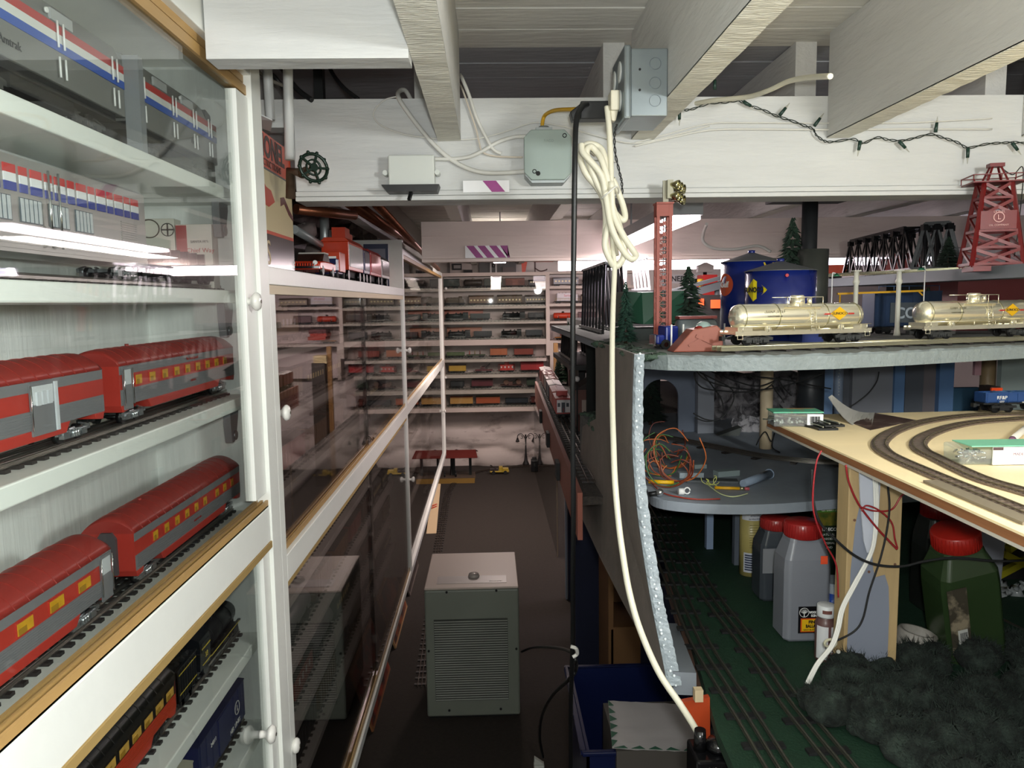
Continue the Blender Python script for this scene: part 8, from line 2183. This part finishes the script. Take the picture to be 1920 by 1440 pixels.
# leaning green bottle and the jar behind
Ml = Matrix.Translation(gbase((1800, 1225)) + Vector((.012, .0, .004))) @ Matrix.Rotation(R(-13), 4, 'Y') @ Matrix.Rotation(R(8), 4, 'X')
GJ = mat('green_flock_jar', '2b3c22', .25, var=.15, vs=5)
t = jar('big leaning jar of dark green flock with a red lid and picture label', (0, 0), .098, .225, .036, .028, GJ, lid='9c2018', M=Ml)
MB().box(-.047, -.015, -.0415, -.0405, .03, .15).build('label', mat('picture_label', '3f3a30', .35, col2='8a7f6a', vs=22, cut=(.5, .6)), t, local=True)
MB().box(-.036, -.020, -.0422, -.0416, .045, .075).build('barcode_patch', cm('b5b5b0', .4), t, local=True)
b = MB()
for k in range(7): b.box(-.033 + k * .0018, -.0322 + k * .0018, -.0426, -.0423, .050, .070)
b.build('barcode', BLACK, t, local=True)
jar('dark jar with a red lid standing behind the leaning green jar', (1758, 1140), .085, .205, .037, .026, mat('dark_jar', '1e211e', .25), lid='8c1a16')
# tape roll
q = gbase((1712, 1225)); t = thing('tape_roll', 'dirty white roll of tape lying tipped beside the post foot', 'tape roll', tuple(q))
Mt = Matrix.Rotation(R(10), 4, 'Y')
MB().lathe([(.029, .002), (.031, .006), (.031, .034), (.029, .037), (.024, .0365), (.023, .006), (.029, .002)], (0, 0, .003), 32).T(Mt).build('roll', mat('dirty_white', 'a9a49c', .7, col2='7c786f', vs=14), t, local=True)
MB().lathe([(.0, .006), (.0232, .006), (.0232, .008), (0, .008)], (0, 0, .003), 24).T(Mt).build('core_bottom', cm('6a665f', .8), t, local=True)
tag(MB().prism([(onY(1826, 1450, .93).x, GZ + .0003), (onY(1850, 1450, .93).x, GZ + .0003), (onY(1866, 1358, .93).x, onY(1866, 1358, .93).z), (onY(1850, 1364, .93).x, onY(1850, 1364, .93).z)], 'y', .93, .936).build('paint_stick', cm('857868', .7)), 'flat wooden stick standing up out of the dark lichen', 'stick')
# yellow and black thing at the right
t = thing('toy_crane_frame', 'yellow and black lattice toy lying at the right edge under the plywood', 'toy', tuple(gbase((1905, 1130))))
for k, (P) in enumerate([((1868, 1080), (1925, 1050)), ((1868, 1040), (1885, 1000)), ((1880, 1038), (1925, 1060)), ((1890, 1030), (1925, 1005))]):
    MB().bar(onY(*P[0], 1.50), onY(*P[1], 1.52), .012, .014).build('arm', cm('9a9420', .4), t)
MB().box(onY(1872, 1070, 1.56).x, onY(1940, 1070, 1.56).x, 1.55, 1.60, GZ + .0003, onY(1900, 1000, 1.55).z).build('body', MBLACK, t)
MB().bar(onZ(1870, 1160, GZ) + Vector((0, 0, .004)), onZ(1940, 1195, GZ) + Vector((0, 0, .004)), .004, .003).build('rail', STEEL, t)
b = MB(); random.seed(77)
for k in range(8):
    q = gbase((1880 + random.uniform(-10, 60), 1105 + random.uniform(-15, 15))); b.sph((q.x, q.y, q.z + .006), .014, 6, sz=.5)
stuff(tag(b.jit(.006).build('plastic_wrap', mat('clear_wrap', '8a8f8f', .15)), 'crumpled clear plastic wrap near the yellow toy', 'plastic wrap'))
# dark lichen heap
LM = mat('dark_green_lichen', '101713', 1.0, col2='323e36', vs=45, cut=(.4, .7), bump=1, bs=260)
b = MB(); random.seed(88)
reg_ = [(1600, 1300), (1680, 1290), (1760, 1270), (1850, 1250), (1930, 1250), (1560, 1330), (1650, 1350), (1740, 1340), (1830, 1330), (1920, 1330), (1610, 1400), (1700, 1420), (1790, 1410), (1890, 1420), (1680, 1480), (1800, 1500), (1920, 1500), (1990, 1350), (1990, 1450), (2030, 1280)]
cl_ = []
for a_, c_ in reg_:
    for k in range(5):
        q = onZ(a_ + random.uniform(-40, 40), c_ + random.uniform(-30, 25), GZ); r_ = random.uniform(.018, .034)
        if q.x < onZ(1560, 1320, GZ).x and q.y < 1.0: continue
        cl_.append((q.x, q.y, r_))
        b.sph((q.x, q.y, GZ + r_ * .7), r_, 12, sz=.8)
b.jit(.0025)
# wiry tufts over the lumps
for x, y, r_ in cl_:
    for k in range(170):
        a_ = random.uniform(0, 6.28); e = random.uniform(.1, 1.5); nrm_ = Vector((math.cos(a_) * math.cos(e), math.sin(a_) * math.cos(e), math.sin(e) * .85))
        p = Vector((x, y, GZ + r_ * .7)) + nrm_ * r_ * .97; q = p + (nrm_ + Vector((random.uniform(-.8, .8), random.uniform(-.8, .8), random.uniform(-.3, .6)))).normalized() * random.uniform(.006, .018)
        s = Vector((random.uniform(-1, 1), random.uniform(-1, 1), random.uniform(-1, 1))).normalized() * .0008
        b.add([p - s, p + s, q], [(0, 1, 2)])
b.v = [Vector((v.x, v.y, max(v.z, GZ + .0005))) for v in b.v]
stuff(tag(b.build('lichen_heap', LM), 'dark green fluffy lichen heap filling the lower right corner', 'lichen'))
# ---- blue bin with paper and the black transformer
bn = thing('storage_bin', 'dark blue plastic bin under the green deck holding a paper-topped box', 'bin', (.33, 2.0, 0))
yb_ = 1.86; xb0, xb1 = onY(1100, 1420, yb_).x, onY(1330, 1420, yb_).x; zb_ = onY(1150, 1408, yb_).z
NB = mat('dark_blue_plastic', '16204a', .3)
MB().box(xb0, xb1, yb_, yb_ + .008, 0, zb_).box(xb0, xb1, yb_ + .45, yb_ + .458, 0, zb_).box(xb0, xb0 + .008, yb_, yb_ + .458, 0, zb_).box(xb1 - .008, xb1, yb_, yb_ + .458, 0, zb_).box(xb0, xb1, yb_, yb_ + .458, 0, .01).build('bin_body', NB, bn)
MB().box(xb0 - .012, xb1 + .012, yb_ - .012, yb_, zb_ - .008, zb_ + .004).box(xb0 - .012, xb1 + .012, yb_ + .458, yb_ + .47, zb_ - .008, zb_ + .004).box(xb0 - .012, xb0, yb_, yb_ + .458, zb_ - .008, zb_ + .004).box(xb1, xb1 + .012, yb_, yb_ + .458, zb_ - .008, zb_ + .004).build('rim', NB, bn, bevel=.003)
pz = zb_ + .012
c4 = [onZ(*p, pz) for p in ((1148, 1405), (1312, 1412), (1290, 1322), (1140, 1314))]
pc_ = thing('scalloped_paper', 'white paper sheet with green zigzag border lying on the blue bin', 'paper', tuple(sum(c4, Vector()) / 4))
b = MB(); n = 14; vs = []; random.seed(6)
for j in range(n + 1):
    for i in range(n + 1):
        u, v = i / n, j / n; p = c4[0].lerp(c4[1], u).lerp(c4[3].lerp(c4[2], u), v); vs.append(p + Vector((0, 0, random.uniform(0, .003))))
b.add(vs, [(j * (n + 1) + i, j * (n + 1) + i + 1, (j + 1) * (n + 1) + i + 1, (j + 1) * (n + 1) + i) for j in range(n) for i in range(n)], 0, True)
b.build('sheet', cm('d3cecd', .7), pc_)
b = MB()
def tri(e0, e1, cen, k, N, depth, nm):
    p0 = e0.lerp(e1, (k + .1) / N); p1 = e0.lerp(e1, (k + .9) / N); m_ = (p0 + p1) / 2; m_ = m_ + (cen - m_).normalized() * depth
    u = Vector((0, 0, .0045)); vs = [p0 + u, p1 + u, m_ + u]; b.add(vs + [p + Vector((0, 0, .0008)) for p in vs], [(0, 1, 2), (5, 4, 3), (0, 3, 4, 1), (1, 4, 5, 2), (2, 5, 3, 0)])
ce = sum(c4, Vector()) / 4
for k in range(6): tri(c4[3], c4[0], ce, k, 6, .02, 0)
for k in range(5): tri(c4[0], c4[1], ce, k, 5, .014, 0)
b.build('green_zigzag', cm('3f6f58', .6), pc_)
tag(MB().box(min(p.x for p in c4) + .01, max(p.x for p in c4) - .01, min(p.y for p in c4) + .02, max(p.y for p in c4) - .01, .0105, pz - .001).build('paper_topped_box', cm('5a5550', .7)), 'dim carton in the blue bin beneath the zigzag paper', 'box')
tr_ = thing('transformer', 'black toy train transformer with a round knob at the bottom edge', 'transformer', (.34, 1.0, .8))
x0, x1 = onY(1300, 1430, 1.02).x, onY(1375, 1430, 1.02).x
zt = onY(1340, 1412, 1.02).z
MB().box(x0, x1 + .02, 1.0, 1.06, .82, zt).build('case', mat('glossy_black', '0e0e10', .2), tr_, bevel=.004)
MB().cyl((x0 + .012, 1.03, zt), (x0 + .012, 1.03, zt + .030), .0095, .008, n=20).build('lever', mat('glossy_black', '0e0e10', .2), tr_)
MB().lathe([(.017, 0), (.018, .006), (.014, .014), (0, .017)], (x0 + .038, 1.03, zt + .0002), 28).build('knob', mat('glossy_black', '0e0e10', .2), tr_)
text('25 15', .007, cm('c9c9c4'), tr_, (x0 + .02, .9995, zt - .012), name='dial_numbers')
MB().box(x0 + .01, x0 + .05, 1.0, 1.06, 0, .8198).build('stand', MBLACK, tr_)
